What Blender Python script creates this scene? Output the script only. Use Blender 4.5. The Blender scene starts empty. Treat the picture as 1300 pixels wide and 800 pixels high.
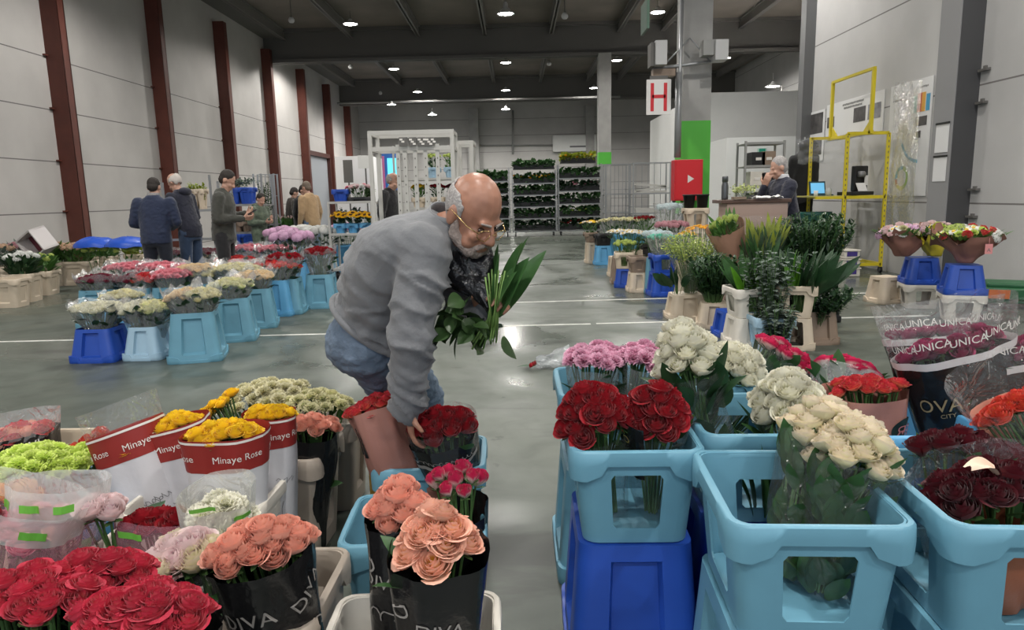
import bpy, math, random
from mathutils import Vector, Matrix, Euler, noise
sc = bpy.context.scene
COL = sc.collection
PI = math.pi
rnd = random.Random(7)

# ------------------------------------------------------------------ camera
F = 890.0
CAMH = 1.4
PITCH, ROLL, YAW = math.radians(9.7), math.radians(1.3), math.radians(0.45)
_f = Vector((-math.sin(YAW) * math.cos(PITCH), math.cos(YAW) * math.cos(PITCH), -math.sin(PITCH)))
_r0 = Vector((math.cos(YAW), math.sin(YAW), 0))
_u0 = _r0.cross(_f)
_r = _r0 * math.cos(ROLL) - _u0 * math.sin(ROLL)
_u = _r.cross(_f)
CAM = Vector((0, 0, CAMH))

def ray(px, py):
    return _f + _r * ((px - 650) / F) + _u * ((400 - py) / F)

def at(px, py, Y):
    d = ray(px, py)
    return CAM + d * (Y / d.y)

def onz(px, py, z=0.0):
    d = ray(px, py)
    return CAM + d * ((z - CAMH) / d.z)

def onx(px, py, X):
    d = ray(px, py)
    return CAM + d * (X / d.x)

def pxsize(p):
    """metres per photo pixel at a point"""
    return (p - CAM).dot(_f) / F

cd = bpy.data.cameras.new('camera')
cd.sensor_width = 36.0
cd.lens = 36.0 * F / 1300.0
cd.clip_end = 200
cam = bpy.data.objects.new('camera', cd)
COL.objects.link(cam)
m3 = Matrix((_r, _u, -_f)).transposed()
cam.matrix_world = Matrix.Translation(CAM) @ m3.to_4x4()
sc.camera = cam

# ------------------------------------------------------------------ materials
_M = {}

def mat(name, col, rough=0.5, metal=0.0, var=0.0, scale=20.0, bump=0.0, bscale=60.0, spec=0.5, sheen=0.0, transl=0.0, emit=None):
    if name in _M:
        return _M[name]
    m = bpy.data.materials.new(name)
    m.use_nodes = True
    nt = m.node_tree
    b = nt.nodes['Principled BSDF']
    b.inputs['Base Color'].default_value = (*col, 1)
    b.inputs['Roughness'].default_value = rough
    b.inputs['Metallic'].default_value = metal
    b.inputs['Specular IOR Level'].default_value = spec
    if sheen:
        b.inputs['Sheen Weight'].default_value = sheen
    if emit:
        b.inputs['Emission Color'].default_value = (*emit[0], 1)
        b.inputs['Emission Strength'].default_value = emit[1]
    tc = None
    if var or bump:
        tc = nt.nodes.new('ShaderNodeTexCoord')
    if var:
        n = nt.nodes.new('ShaderNodeTexNoise')
        n.inputs['Scale'].default_value = scale
        n.inputs['Detail'].default_value = 4
        nt.links.new(tc.outputs['Object'], n.inputs['Vector'])
        r = nt.nodes.new('ShaderNodeMapRange')
        r.inputs[1].default_value = .25
        r.inputs[2].default_value = .75
        r.inputs[3].default_value = 1 - var
        r.inputs[4].default_value = 1 + var
        nt.links.new(n.outputs['Fac'], r.inputs[0])
        mx = nt.nodes.new('ShaderNodeMix')
        mx.data_type = 'RGBA'
        mx.blend_type = 'MULTIPLY'
        mx.inputs[0].default_value = 1
        mx.inputs[6].default_value = (*col, 1)
        nt.links.new(r.outputs[0], mx.inputs[7])
        nt.links.new(mx.outputs[2], b.inputs['Base Color'])
    if bump:
        n2 = nt.nodes.new('ShaderNodeTexNoise')
        n2.inputs['Scale'].default_value = bscale
        n2.inputs['Detail'].default_value = 5
        nt.links.new(tc.outputs['Object'], n2.inputs['Vector'])
        bp = nt.nodes.new('ShaderNodeBump')
        bp.inputs['Strength'].default_value = bump
        bp.inputs['Distance'].default_value = .02
        nt.links.new(n2.outputs['Fac'], bp.inputs['Height'])
        nt.links.new(bp.outputs[0], b.inputs['Normal'])
    if transl:
        t = nt.nodes.new('ShaderNodeBsdfTranslucent')
        t.inputs[0].default_value = (*col, 1)
        ms = nt.nodes.new('ShaderNodeMixShader')
        ms.inputs[0].default_value = transl
        nt.links.new(b.outputs[0], ms.inputs[1])
        nt.links.new(t.outputs[0], ms.inputs[2])
        nt.links.new(ms.outputs[0], nt.nodes['Material Output'].inputs[0])
    _M[name] = m
    return m

def petal_mat(name, base, edge=None, heart=None, edge_at=.75, var=.12):
    """petal colour by UV: x = rank of the petal (0 heart, 1 outermost), y = along the petal (1 = tip)"""
    if name in _M:
        return _M[name]
    m = bpy.data.materials.new(name)
    m.use_nodes = True
    nt = m.node_tree
    b = nt.nodes['Principled BSDF']
    b.inputs['Roughness'].default_value = .55
    b.inputs['Specular IOR Level'].default_value = .3
    b.inputs['Sheen Weight'].default_value = .15
    uv = nt.nodes.new('ShaderNodeUVMap')
    sp = nt.nodes.new('ShaderNodeSeparateXYZ')
    nt.links.new(uv.outputs[0], sp.inputs[0])
    cur = None

    def mix(fac_out, a, c):
        mx = nt.nodes.new('ShaderNodeMix')
        mx.data_type = 'RGBA'
        nt.links.new(fac_out, mx.inputs[0])
        if isinstance(a, tuple):
            mx.inputs[6].default_value = (*a, 1)
        else:
            nt.links.new(a, mx.inputs[6])
        mx.inputs[7].default_value = (*c, 1)
        return mx.outputs[2]

    def rng(out, lo, hi):
        r = nt.nodes.new('ShaderNodeMapRange')
        r.inputs[1].default_value = lo
        r.inputs[2].default_value = hi
        nt.links.new(out, r.inputs[0])
        return r.outputs[0]
    cur = base
    if heart:
        cur = mix(rng(sp.outputs[0], .5, .12), cur, heart)
    if edge:
        cur = mix(rng(sp.outputs[1], edge_at - .2, edge_at + .15), cur, edge)
    tc = nt.nodes.new('ShaderNodeTexCoord')
    oi = nt.nodes.new('ShaderNodeObjectInfo')
    n = nt.nodes.new('ShaderNodeTexNoise')
    n.inputs['Scale'].default_value = 35
    nt.links.new(tc.outputs['Object'], n.inputs['Vector'])
    ad = nt.nodes.new('ShaderNodeMath')
    nt.links.new(n.outputs['Fac'], ad.inputs[0])
    nt.links.new(oi.outputs['Random'], ad.inputs[1])
    r = nt.nodes.new('ShaderNodeMapRange')
    r.inputs[1].default_value = .4
    r.inputs[2].default_value = 1.6
    r.inputs[3].default_value = 1 - var
    r.inputs[4].default_value = 1 + var
    nt.links.new(ad.outputs[0], r.inputs[0])
    mx = nt.nodes.new('ShaderNodeMix')
    mx.data_type = 'RGBA'
    mx.blend_type = 'MULTIPLY'
    mx.inputs[0].default_value = 1
    if isinstance(cur, tuple):
        mx.inputs[6].default_value = (*cur, 1)
    else:
        nt.links.new(cur, mx.inputs[6])
    nt.links.new(r.outputs[0], mx.inputs[7])
    nt.links.new(mx.outputs[2], b.inputs['Base Color'])
    t = nt.nodes.new('ShaderNodeBsdfTranslucent')
    nt.links.new(mx.outputs[2], t.inputs[0])
    ms = nt.nodes.new('ShaderNodeMixShader')
    ms.inputs[0].default_value = .25
    nt.links.new(b.outputs[0], ms.inputs[1])
    nt.links.new(t.outputs[0], ms.inputs[2])
    nt.links.new(ms.outputs[0], nt.nodes['Material Output'].inputs[0])
    _M[name] = m
    return m

def film_mat(name, col=(.9, .92, .95), opacity=.12, rough=.12, gloss=.25, milky=False):
    """cellophane: mostly see-through film with crinkled highlights"""
    if name in _M:
        return _M[name]
    m = bpy.data.materials.new(name)
    m.use_nodes = True
    nt = m.node_tree
    nt.nodes.remove(nt.nodes['Principled BSDF'])
    tr = nt.nodes.new('ShaderNodeBsdfTransparent')
    tr.inputs[0].default_value = (.97, .97, .97, 1)
    gl = nt.nodes.new('ShaderNodeBsdfGlossy')
    gl.inputs['Color'].default_value = (1, 1, 1, 1)
    gl.inputs['Roughness'].default_value = rough
    df = nt.nodes.new('ShaderNodeBsdfDiffuse')
    df.inputs[0].default_value = (*col, 1)
    tc = nt.nodes.new('ShaderNodeTexCoord')
    n = nt.nodes.new('ShaderNodeTexNoise')
    n.inputs['Scale'].default_value = 14
    n.inputs['Detail'].default_value = 3
    n.inputs['Distortion'].default_value = 1.5
    nt.links.new(tc.outputs['Object'], n.inputs['Vector'])
    bp = nt.nodes.new('ShaderNodeBump')
    bp.inputs['Strength'].default_value = .9
    bp.inputs['Distance'].default_value = .03
    nt.links.new(n.outputs['Fac'], bp.inputs['Height'])
    nt.links.new(bp.outputs[0], gl.inputs['Normal'])
    lw = nt.nodes.new('ShaderNodeFresnel')
    lw.inputs['IOR'].default_value = 1.35
    nt.links.new(bp.outputs[0], lw.inputs['Normal'])
    ad = nt.nodes.new('ShaderNodeMath')
    ad.operation = 'MULTIPLY_ADD'
    ad.inputs[1].default_value = gloss * 2.5
    ad.inputs[2].default_value = .02
    ad.use_clamp = True
    nt.links.new(lw.outputs[0], ad.inputs[0])
    m1 = nt.nodes.new('ShaderNodeMixShader')
    m1.inputs[0].default_value = opacity
    nt.links.new(tr.outputs[0], m1.inputs[1])
    nt.links.new(df.outputs[0], m1.inputs[2])
    m2 = nt.nodes.new('ShaderNodeMixShader')
    nt.links.new(ad.outputs[0], m2.inputs[0])
    nt.links.new(m1.outputs[0], m2.inputs[1])
    nt.links.new(gl.outputs[0], m2.inputs[2])
    nt.links.new(m2.outputs[0], nt.nodes['Material Output'].inputs[0])
    _M[name] = m
    return m

# ------------------------------------------------------------------ mesh builder
class MB:
    def __init__(s):
        s.v, s.f, s.m, s.uv = [], [], [], {}

    def add(s, verts, faces, mi=0, M=None, uvs=None):
        o = len(s.v)
        if M is not None:
            verts = [M @ Vector(p) for p in verts]
        s.v.extend([Vector(p) for p in verts])
        for f in faces:
            s.f.append(tuple(i + o for i in f))
            s.m.append(mi)
        if uvs:
            for i, t in enumerate(uvs):
                s.uv[o + i] = t
        return s

    def box(s, c, d, mi=0, R=None, M=None):
        hx, hy, hz = d[0] / 2, d[1] / 2, d[2] / 2
        vs = [Vector((x * hx, y * hy, z * hz)) for x in (-1, 1) for y in (-1, 1) for z in (-1, 1)]
        if R is not None:
            vs = [R @ p for p in vs]
        vs = [p + Vector(c) for p in vs]
        return s.add(vs, [(0, 1, 3, 2), (4, 6, 7, 5), (0, 4, 5, 1), (2, 3, 7, 6), (0, 2, 6, 4), (1, 5, 7, 3)], mi, M)

    def bar(s, a, b, w, h=None, mi=0, up=(0, 0, 1), M=None):
        """rectangular bar from a to b"""
        a, b = Vector(a), Vector(b)
        h = h or w
        d = (b - a)
        L = d.length
        d.normalize()
        up = Vector(up)
        if abs(d.dot(up)) > .95:
            up = Vector((0, 1, 0))
        x = d.cross(up).normalized()
        z = x.cross(d)
        R = Matrix((x, d, z)).transposed()
        return s.box((a + b) / 2, (w, L, h), mi, R, M)

    def tube(s, pts, rad, n=8, mi=0, caps=True, M=None):
        pts = [Vector(p) for p in pts]
        if not isinstance(rad, (list, tuple)):
            rad = [rad] * len(pts)
        vs, fs = [], []
        px = None
        for i, p in enumerate(pts):
            d = (pts[min(i + 1, len(pts) - 1)] - pts[max(i - 1, 0)])
            d = d.normalized() if d.length > 1e-9 else Vector((0, 0, 1))
            if px is None:
                a = Vector((1, 0, 0)) if abs(d.x) < .9 else Vector((0, 1, 0))
                px = (a - d * a.dot(d)).normalized()
            else:
                px = (px - d * px.dot(d)).normalized()
            py = d.cross(px)
            for k in range(n):
                t = 2 * PI * k / n
                vs.append(p + (px * math.cos(t) + py * math.sin(t)) * rad[i])
        for i in range(len(pts) - 1):
            for k in range(n):
                a, b = i * n + k, i * n + (k + 1) % n
                fs.append((a, b, b + n, a + n))
        if caps:
            fs.append(tuple(range(n))[::-1])
            fs.append(tuple(range((len(pts) - 1) * n, len(pts) * n)))
        return s.add(vs, fs, mi, M)

    def grid(s, fn, nu, nv, closed=False, mi=0, M=None, uv=None, flip=False):
        vs, fs, uvs = [], [], []
        for j in range(nv + 1):
            for i in range(nu if closed else nu + 1):
                u, v = i / nu, j / nv
                vs.append(Vector(fn(u, v)))
                if uv:
                    uvs.append(uv(u, v))
        w = nu if closed else nu + 1
        for j in range(nv):
            for i in range(nu):
                a, b = j * w + i, j * w + (i + 1) % w
                q = (a, b, b + w, a + w)
                fs.append(q[::-1] if flip else q)
        return s.add(vs, fs, mi, M, uvs or None)

    def lathe(s, prof, n=16, mi=0, M=None):
        vs, fs = [], []
        for r, z in prof:
            for k in range(n):
                t = 2 * PI * k / n
                vs.append((r * math.cos(t), r * math.sin(t), z))
        for i in range(len(prof) - 1):
            for k in range(n):
                a, b = i * n + k, i * n + (k + 1) % n
                fs.append((a, b, b + n, a + n))
        fs.append(tuple(range(n))[::-1])
        fs.append(tuple(range((len(prof) - 1) * n, len(prof) * n)))
        return s.add(vs, fs, mi, M)

    def ell(s, c, r, mi=0, R=None, n=14, k=9, M=None):
        vs, fs = [], []
        for j in range(k + 1):
            ph = PI * j / k
            for i in range(n):
                t = 2 * PI * i / n
                p = Vector((r[0] * math.sin(ph) * math.cos(t), r[1] * math.sin(ph) * math.sin(t), -r[2] * math.cos(ph)))
                if R is not None:
                    p = R @ p
                vs.append(p + Vector(c))
        for j in range(k):
            for i in range(n):
                a, b = j * n + i, j * n + (i + 1) % n
                fs.append((a, b, b + n, a + n))
        return s.add(vs, fs, mi, M)

    def cap(s, a, b, ra, rb, mi=0, n=14, M=None):
        """tapered capsule"""
        a, b = Vector(a), Vector(b)
        d = (b - a).normalized()
        pts, rs = [], []
        for t in (-1, -.85, -.5, 0):
            pts.append(a + d * ra * t)
            rs.append(ra * math.sqrt(max(0.0004, 1 - t * t)))
        for t in (0, .5, .85, 1):
            pts.append(b + d * rb * t)
            rs.append(rb * math.sqrt(max(0.0004, 1 - t * t)))
        return s.tube(pts, rs, n, mi, True, M)

    def loft(s, secs, n=20, mi=0, M=None):
        """secs: (centre, xaxis, yaxis) ; ellipse rings capped"""
        vs, fs = [], []
        for c, ax, ay in secs:
            c, ax, ay = Vector(c), Vector(ax), Vector(ay)
            for k in range(n):
                t = 2 * PI * k / n
                vs.append(c + ax * math.cos(t) + ay * math.sin(t))
        for i in range(len(secs) - 1):
            for k in range(n):
                a, b = i * n + k, i * n + (k + 1) % n
                fs.append((a, b, b + n, a + n))
        fs.append(tuple(range(n))[::-1])
        fs.append(tuple(range((len(secs) - 1) * n, len(secs) * n)))
        return s.add(vs, fs, mi, M)

    def mesh(s, name, mats, smooth=False):
        me = bpy.data.meshes.new(name)
        me.from_pydata([tuple(p) for p in s.v], [], s.f)
        for m in (mats if isinstance(mats, (list, tuple)) else [mats]):
            me.materials.append(m)
        me.polygons.foreach_set('material_index', s.m)
        me.polygons.foreach_set('use_smooth', [bool(smooth)] * len(s.f))
        if s.uv:
            l = me.uv_layers.new(name='UVMap')
            idx = [0] * len(me.loops)
            me.loops.foreach_get('vertex_index', idx)
            flat = []
            for i in idx:
                flat.extend(s.uv.get(i, (.5, .5)))
            l.data.foreach_set('uv', flat)
        me.update()
        return me

    def build(s, name, mats, parent=None, smooth=False, loc=None, bevel=0, angle=None):
        o = bpy.data.objects.new(name, s.mesh(name, mats, smooth))
        COL.objects.link(o)
        if parent:
            o.parent = parent
        if loc is not None:
            o.location = loc
        if bevel:
            b = o.modifiers.new('bevel', 'BEVEL')
            b.width = bevel
            b.segments = 2
            b.limit_method = 'ANGLE'
        if angle:
            me = o.data
            me.polygons.foreach_set('use_smooth', [True] * len(me.polygons))
            me.set_sharp_from_angle(angle=math.radians(angle))
        return o

def bake(o):
    """apply an object's modifiers"""
    dg = bpy.context.evaluated_depsgraph_get()
    me = bpy.data.meshes.new_from_object(o.evaluated_get(dg), depsgraph=dg)
    me.name = o.data.name
    o.modifiers.clear()
    o.data = me
    return o

def remesh(mb, name, mats, voxel, parent=None, smooth_it=4, disp=None, mi_of=None, smooth_f=.6):
    o = mb.build(name, mats, None, True)
    r = o.modifiers.new('r', 'REMESH')
    r.mode = 'VOXEL'
    r.voxel_size = voxel
    s = o.modifiers.new('s', 'SMOOTH')
    s.iterations = smooth_it
    s.factor = smooth_f
    bpy.context.view_layer.update()
    bake(o)
    me = o.data
    me.materials.clear()
    for m in (mats if isinstance(mats, (list, tuple)) else [mats]):
        me.materials.append(m)
    if disp:
        ns = [v.normal.copy() for v in me.vertices]
        for v, n in zip(me.vertices, ns):
            v.co = v.co + n * disp(v.co, n)
    for p in me.polygons:
        p.use_smooth = True
        if mi_of:
            p.material_index = mi_of(p.center)
    me.update()
    if parent:
        o.parent = parent
    return o

def tag(o, label=None, cat=None, group=None, kind=None):
    if label:
        o['label'] = label
    if cat:
        o['category'] = cat
    if group:
        o['group'] = group
    if kind:
        o['kind'] = kind
    return o

def empty(name, loc=(0, 0, 0), rz=0.0, label=None, cat=None, group=None, M=None):
    o = bpy.data.objects.new(name, None)
    COL.objects.link(o)
    o.empty_display_size = .05
    if M is not None:
        o.matrix_world = M
    else:
        o.location = loc
        o.rotation_euler = (0, 0, rz)
    return tag(o, label, cat, group)

def inst(name, me, parent, M):
    o = bpy.data.objects.new(name, me)
    COL.objects.link(o)
    o.parent = parent
    o.matrix_local = M
    return o

def frame(z, x=(1, 0, 0)):
    """rotation whose Z is z"""
    z = Vector(z).normalized()
    x = Vector(x)
    x = x - z * x.dot(z)
    if x.length < 1e-4:
        x = Vector((0, 1, 0)) - z * z.y
    x.normalize()
    y = z.cross(x)
    return Matrix((x, y, z)).transposed()

_TX = {}
def text_geo(body, bold=False):
    """2-D mesh of a word: cap height about 0.7, origin at left baseline; returns verts, faces, width"""
    if body in _TX:
        return _TX[body]
    c = bpy.data.curves.new('t', 'FONT')
    c.body = body
    c.resolution_u = 3
    o = bpy.data.objects.new('t', c)
    COL.objects.link(o)
    bpy.context.view_layer.update()
    dg = bpy.context.evaluated_depsgraph_get()
    me = bpy.data.meshes.new_from_object(o.evaluated_get(dg), depsgraph=dg)
    vs = [v.co.copy() for v in me.vertices]
    fs = [tuple(p.vertices) for p in me.polygons]
    bpy.data.objects.remove(o)
    bpy.data.curves.remove(c)
    w = max([v.x for v in vs] + [.01])
    _TX[body] = (vs, fs, w)
    return _TX[body]

def text_flat(mb, body, M, size, mi=0, lift=.002, center=True):
    """flat lettering in the XY plane of M"""
    vs, fs, w = text_geo(body)
    ox = -w / 2 if center else 0
    mb.add([((v.x + ox) * size, (v.y - (.35 if center else 0)) * size, lift) for v in vs], fs, mi, M)
# ------------------------------------------------------------------ the hall
XL, XR, YB, ZC = -9.4, 6.2, 44.0, 7.75
Y0 = -7.0

def nodes_mat(name):
    m = bpy.data.materials.new(name)
    m.use_nodes = True
    return m, m.node_tree, m.node_tree.nodes['Principled BSDF']

# floor: worn grey-green sealed concrete, damp patches, dark scuffs
m, nt, b = nodes_mat('sealed_concrete')
tc = nt.nodes.new('ShaderNodeTexCoord')
def tex(scale, detail=6, dist=0.0, stretch=None):
    n = nt.nodes.new('ShaderNodeTexNoise')
    n.inputs['Scale'].default_value = scale
    n.inputs['Detail'].default_value = detail
    n.inputs['Distortion'].default_value = dist
    if stretch:
        mp = nt.nodes.new('ShaderNodeMapping')
        mp.inputs['Scale'].default_value = stretch
        nt.links.new(tc.outputs['Object'], mp.inputs[0])
        nt.links.new(mp.outputs[0], n.inputs['Vector'])
    else:
        nt.links.new(tc.outputs['Object'], n.inputs['Vector'])
    return n.outputs['Fac']
def ramp(fac, stops):
    r = nt.nodes.new('ShaderNodeValToRGB')
    el = r.color_ramp.elements
    while len(el) < len(stops):
        el.new(.5)
    for e, (p, c) in zip(el, stops):
        e.position = p
        e.color = (*c, 1)
    nt.links.new(fac, r.inputs[0])
    return r.outputs[0]
def mul(a, c, f=1.0):
    mx = nt.nodes.new('ShaderNodeMix')
    mx.data_type = 'RGBA'
    mx.blend_type = 'MULTIPLY'
    mx.inputs[0].default_value = f
    nt.links.new(a, mx.inputs[6])
    nt.links.new(c, mx.inputs[7])
    return mx.outputs[2]
base = ramp(tex(.35, 8, .4), [(.3, (.066, .082, .066)), (.5, (.094, .110, .092)), (.7, (.138, .152, .128))])
fine = ramp(tex(3.2, 9, .8), [(.3, (.7, .72, .7)), (.55, (1, 1, 1)), (.8, (1.1, 1.1, 1.08))])
scuff = ramp(tex(1.3, 8, 1.2, (.45, 1.7, 1)), [(.0, (.28, .28, .28)), (.34, (.45, .45, .45)), (.41, (1, 1, 1)), (1, (1, 1, 1))])
spots = ramp(tex(5.0, 3, .3), [(.0, (.3, .3, .3)), (.26, (.45, .45, .45)), (.295, (1, 1, 1)), (1, (1, 1, 1))])
nt.links.new(mul(mul(mul(base, fine), scuff, .75), spots, .7), b.inputs['Base Color'])
rg = nt.nodes.new('ShaderNodeMapRange')
rg.inputs[1].default_value = .35
rg.inputs[2].default_value = .65
rg.inputs[3].default_value = .2
rg.inputs[4].default_value = .6
nt.links.new(tex(.8, 5, .5), rg.inputs[0])
nt.links.new(rg.outputs[0], b.inputs['Roughness'])
b.inputs['Specular IOR Level'].default_value = .45
FLOOR_M = m

mb = MB()
mb.box((1.4, 18.6, -.1), (22, 52, .2))
tag(mb.build('floor', FLOOR_M), kind='structure')

# painted lines on the floor
LINE_M = mat('white_floor_paint', (.62, .62, .58), .6, var=.25, scale=9)
def floor_line(name, pts, w):
    mb = MB()
    for a, c in pts:
        a, c = onz(*a), onz(*c)
        mb.bar((a.x, a.y, .001), (c.x, c.y, .001), w, .004)
    return tag(mb.build(name, LINE_M), kind='structure')
floor_line('trim_1', [((-200, 439), (425, 424)), ((545, 416), (750, 411.5)), ((757, 411), (862, 408.5)), ((1060, 404), (1180, 401))], .05)
floor_line('trim_2', [((640, 384.5), (880, 378)), ((1075, 373), (1125, 371.5))], .055)

# precast wall panels: joints every .775 m (left) / 1.55 m (right)
def wall_panel_mat(name, col, z0, dz, zmax=20.0):
    m, nt, b = nodes_mat(name)
    tc = nt.nodes.new('ShaderNodeTexCoord')
    sp = nt.nodes.new('ShaderNodeSeparateXYZ')
    nt.links.new(tc.outputs['Object'], sp.inputs[0])
    def mth(op, a, v):
        n = nt.nodes.new('ShaderNodeMath')
        n.operation = op
        nt.links.new(a, n.inputs[0])
        if isinstance(v, float):
            n.inputs[1].default_value = v
        else:
            nt.links.new(v, n.inputs[1])
        return n.outputs[0]
    t = mth('FRACT', mth('DIVIDE', mth('SUBTRACT', sp.outputs[2], z0), dz), 1.0)
    d = mth('ABSOLUTE', mth('SUBTRACT', t, .5), 1.0)
    g = mth('GREATER_THAN', d, .5 - .011 / dz)
    lt = nt.nodes.new('ShaderNodeMath')
    lt.operation = 'LESS_THAN'
    nt.links.new(sp.outputs[2], lt.inputs[0])
    lt.inputs[1].default_value = zmax
    g = mth('MULTIPLY', g, lt.outputs[0])
    n = nt.nodes.new('ShaderNodeTexNoise')
    n.inputs['Scale'].default_value = .9
    n.inputs['Detail'].default_value = 7
    nt.links.new(tc.outputs['Object'], n.inputs['Vector'])
    r = nt.nodes.new('ShaderNodeValToRGB')
    r.color_ramp.elements[0].position = .3
    r.color_ramp.elements[0].color = (*[c * .9 for c in col], 1)
    r.color_ramp.elements[1].position = .7
    r.color_ramp.elements[1].color = (*[c * 1.06 for c in col], 1)
    nt.links.new(n.outputs['Fac'], r.inputs[0])
    mx = nt.nodes.new('ShaderNodeMix')
    mx.data_type = 'RGBA'
    nt.links.new(g, mx.inputs[0])
    nt.links.new(r.outputs[0], mx.inputs[6])
    mx.inputs[7].default_value = (.16, .15, .145, 1)
    nt.links.new(mx.outputs[2], b.inputs['Base Color'])
    b.inputs['Roughness'].default_value = .75
    n2 = nt.nodes.new('ShaderNodeTexNoise')
    n2.inputs['Scale'].default_value = 45
    nt.links.new(tc.outputs['Object'], n2.inputs['Vector'])
    bp = nt.nodes.new('ShaderNodeBump')
    bp.inputs['Strength'].default_value = .12
    bp.inputs['Distance'].default_value = .01
    nt.links.new(n2.outputs['Fac'], bp.inputs['Height'])
    nt.links.new(bp.outputs[0], b.inputs['Normal'])
    return m
WALL_L = wall_panel_mat('precast_panel_left', (.52, .50, .482), 1.25, 1.035, 4.7)
WALL_R = wall_panel_mat('precast_panel_right', (.46, .455, .45), 1.15, 1.55)
WALL_B = wall_panel_mat('precast_panel_back', (.5, .49, .475), 1.09, .978)

mb = MB()
mb.box((XL - .1, 18.5, ZC / 2), (.2, 51.5, ZC))
tag(mb.build('wall_left', WALL_L), kind='structure')
mb = MB()
mb.box((XR + .1, 4.15, ZC / 2), (.2, 22.3, ZC))
tag(mb.build('wall_right', WALL_R), kind='structure')
mb = MB()
mb.box((1.4, YB + .1, ZC / 2), (22, .2, ZC))
tag(mb.build('wall_back', WALL_B), kind='structure')
mb = MB()
mb.box((9.1, 15.4, ZC / 2), (5.6, .2, ZC))
mb.box((12.1, 29.7, ZC / 2), (.2, 28.8, ZC))
tag(mb.build('wall_far_right', WALL_R), kind='structure')

CEIL_M = mat('dark_roof_deck', (.19, .165, .145), .8, var=.25, scale=.6)
mb = MB()
mb.box((1.4, 18.5, ZC + .1), (22, 51.5, .2))
tag(mb.build('ceiling', CEIL_M), kind='structure')

STEEL_D = mat('dark_girder_steel', (.12, .115, .108), .6)
STEEL_G = mat('grey_painted_steel', (.3, .3, .29), .55)
CONC = mat('grey_concrete_column', (.36, .355, .345), .8, var=.12, scale=3)
RUST = mat('rust_red_steel', (.115, .030, .019), .55, var=.15, scale=4)
RUST_D = mat('dark_rust_steel', (.075, .022, .016), .55)

def ibeam(mb, a, c, w, h, t=.03):
    a, c = Vector(a), Vector(c)
    z = Vector((0, 0, 1))
    mb.bar(a, c, t, h)
    for s in (-1, 1):
        mb.bar(a + z * s * (h - t) / 2, c + z * s * (h - t) / 2, w, t)

# transverse girders
for i, (gy, zb) in enumerate(((5.0, 6.55), (16.5, 6.55), (27.9, 6.53), (39.5, 6.40))):
    mb = MB()
    x1 = 12 if gy > 16 else 6.2
    ibeam(mb, (XL, gy, (zb + ZC) / 2), (x1, gy, (zb + ZC) / 2), .4, ZC - zb, .12)
    tag(mb.build('trim_%d' % (3 + i), STEEL_D), kind='structure')
# longitudinal purlins between girders
k = 7
PURL = mat('grey_purlin', (.2, .19, .18), .6)
for x in [-8.6, -6.05, -3.5, -1.0, 1.5, 4.05, 5.7, 8.6, 11.0]:
    mb = MB()
    ibeam(mb, (x, -7 if x < 6 else 15.5, ZC - .2), (x, YB, ZC - .2), .16, .38, .05)
    tag(mb.build('trim_%d' % k, PURL), kind='structure')
    k += 1
# eaves box above the left wall and the dark soffit along it
mb = MB()
mb.box((XL + .3, 18.5, ZC - .16), (.6, 51, .3))
tag(mb.build('trim_%d' % k, STEEL_D), kind='structure'); k += 1

# rust red steel columns on the left wall
for i in range(-2, 8):
    y = 14.9 + 4.23 * i
    if y > YB - .5:
        continue
    mb = MB()
    x = XL + .16
    hh = 7.0
    mb.box((x, y - .11, hh / 2), (.36, .03, hh))
    mb.box((x, y + .11, hh / 2), (.36, .03, hh))
    mb.box((x, y, hh / 2), (.03, .18, hh))
    mb.box((x + .17, y, hh / 2), (.02, .24, hh))
    for z in (1.25, 2.28, 3.32, 4.36):
        mb.box((XL + .03, y - .17, z + .03), (.06, .1, .03))
    tag(mb.build('trim_%d' % k, RUST), kind='structure'); k += 1
# door frame in the left wall
yd0, yd1 = 32.1, 35.8
mb = MB()
mb.box((XL + .1, yd0, 1.75), (.25, .16, 3.5)); mb.box((XL + .1, yd1, 1.75), (.25, .16, 3.5)); mb.box((XL + .1, (yd0 + yd1) / 2, 3.5), (.25, yd1 - yd0, .2))
d = mb.build('door_1', RUST_D)
tag(d, kind='structure')
mb = MB(); mb.box((XL + .04, (yd0 + yd1) / 2, 1.7), (.06, yd1 - yd0 - .16, 3.4))
mb.build('door_leaf', mat('grey_door', (.35, .37, .4), .5), d)

# columns of the middle row
def h_column(name, x, y, w, h, top, green):
    gt = 2.62 if y < 20 else 2.95
    mb = MB()
    mb.box((x, y, h / 2), (w, w, h))
    mb.box((x, y, (gt + green) / 2), (w + .012, w + .012, gt - green), 1)
    return tag(mb.build(name, [CONC, mat('green_column_paint', (.09, .48, .05), .5)]), kind='structure')
h_column('trim_%d' % k, 3.22, 13.0, .5, 7.7, 0, 1.0); k += 1
h_column('trim_%d' % k, 3.5, 27.9, .48, 6.6, 0, 2.5); k += 1
h_column('trim_%d' % k, -2.4, 43.7, .6, 6.6, 0, 2.94); k += 1
h_column('trim_%d' % k, 4.6, 43.7, .5, 6.6, 0, 2.94); k += 1
# steel column on right wall
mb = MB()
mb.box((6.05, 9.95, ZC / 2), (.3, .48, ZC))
GREYC = mat('dark_grey_steel_column', (.13, .132, .135), .5)
mb.box((5.894, 9.95, ZC / 2), (.012, .46, ZC), 1)  # added thin skin: light falling on the left face, put into colour
tag(mb.build('trim_%d' % k, [mat('column_shaded_grey', (.055, .055, .058), .5), mat('column_lit_grey', (.24, .24, .245), .6)]), kind='structure'); k += 1  # body colour darkened to paint in the front's shade, skin paler for the lit side
mb = MB()
mb.box((6.12, 15.2, ZC / 2), (.26, .26, ZC))
tag(mb.build('trim_%d' % k, GREYC), kind='structure'); k += 1
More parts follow.
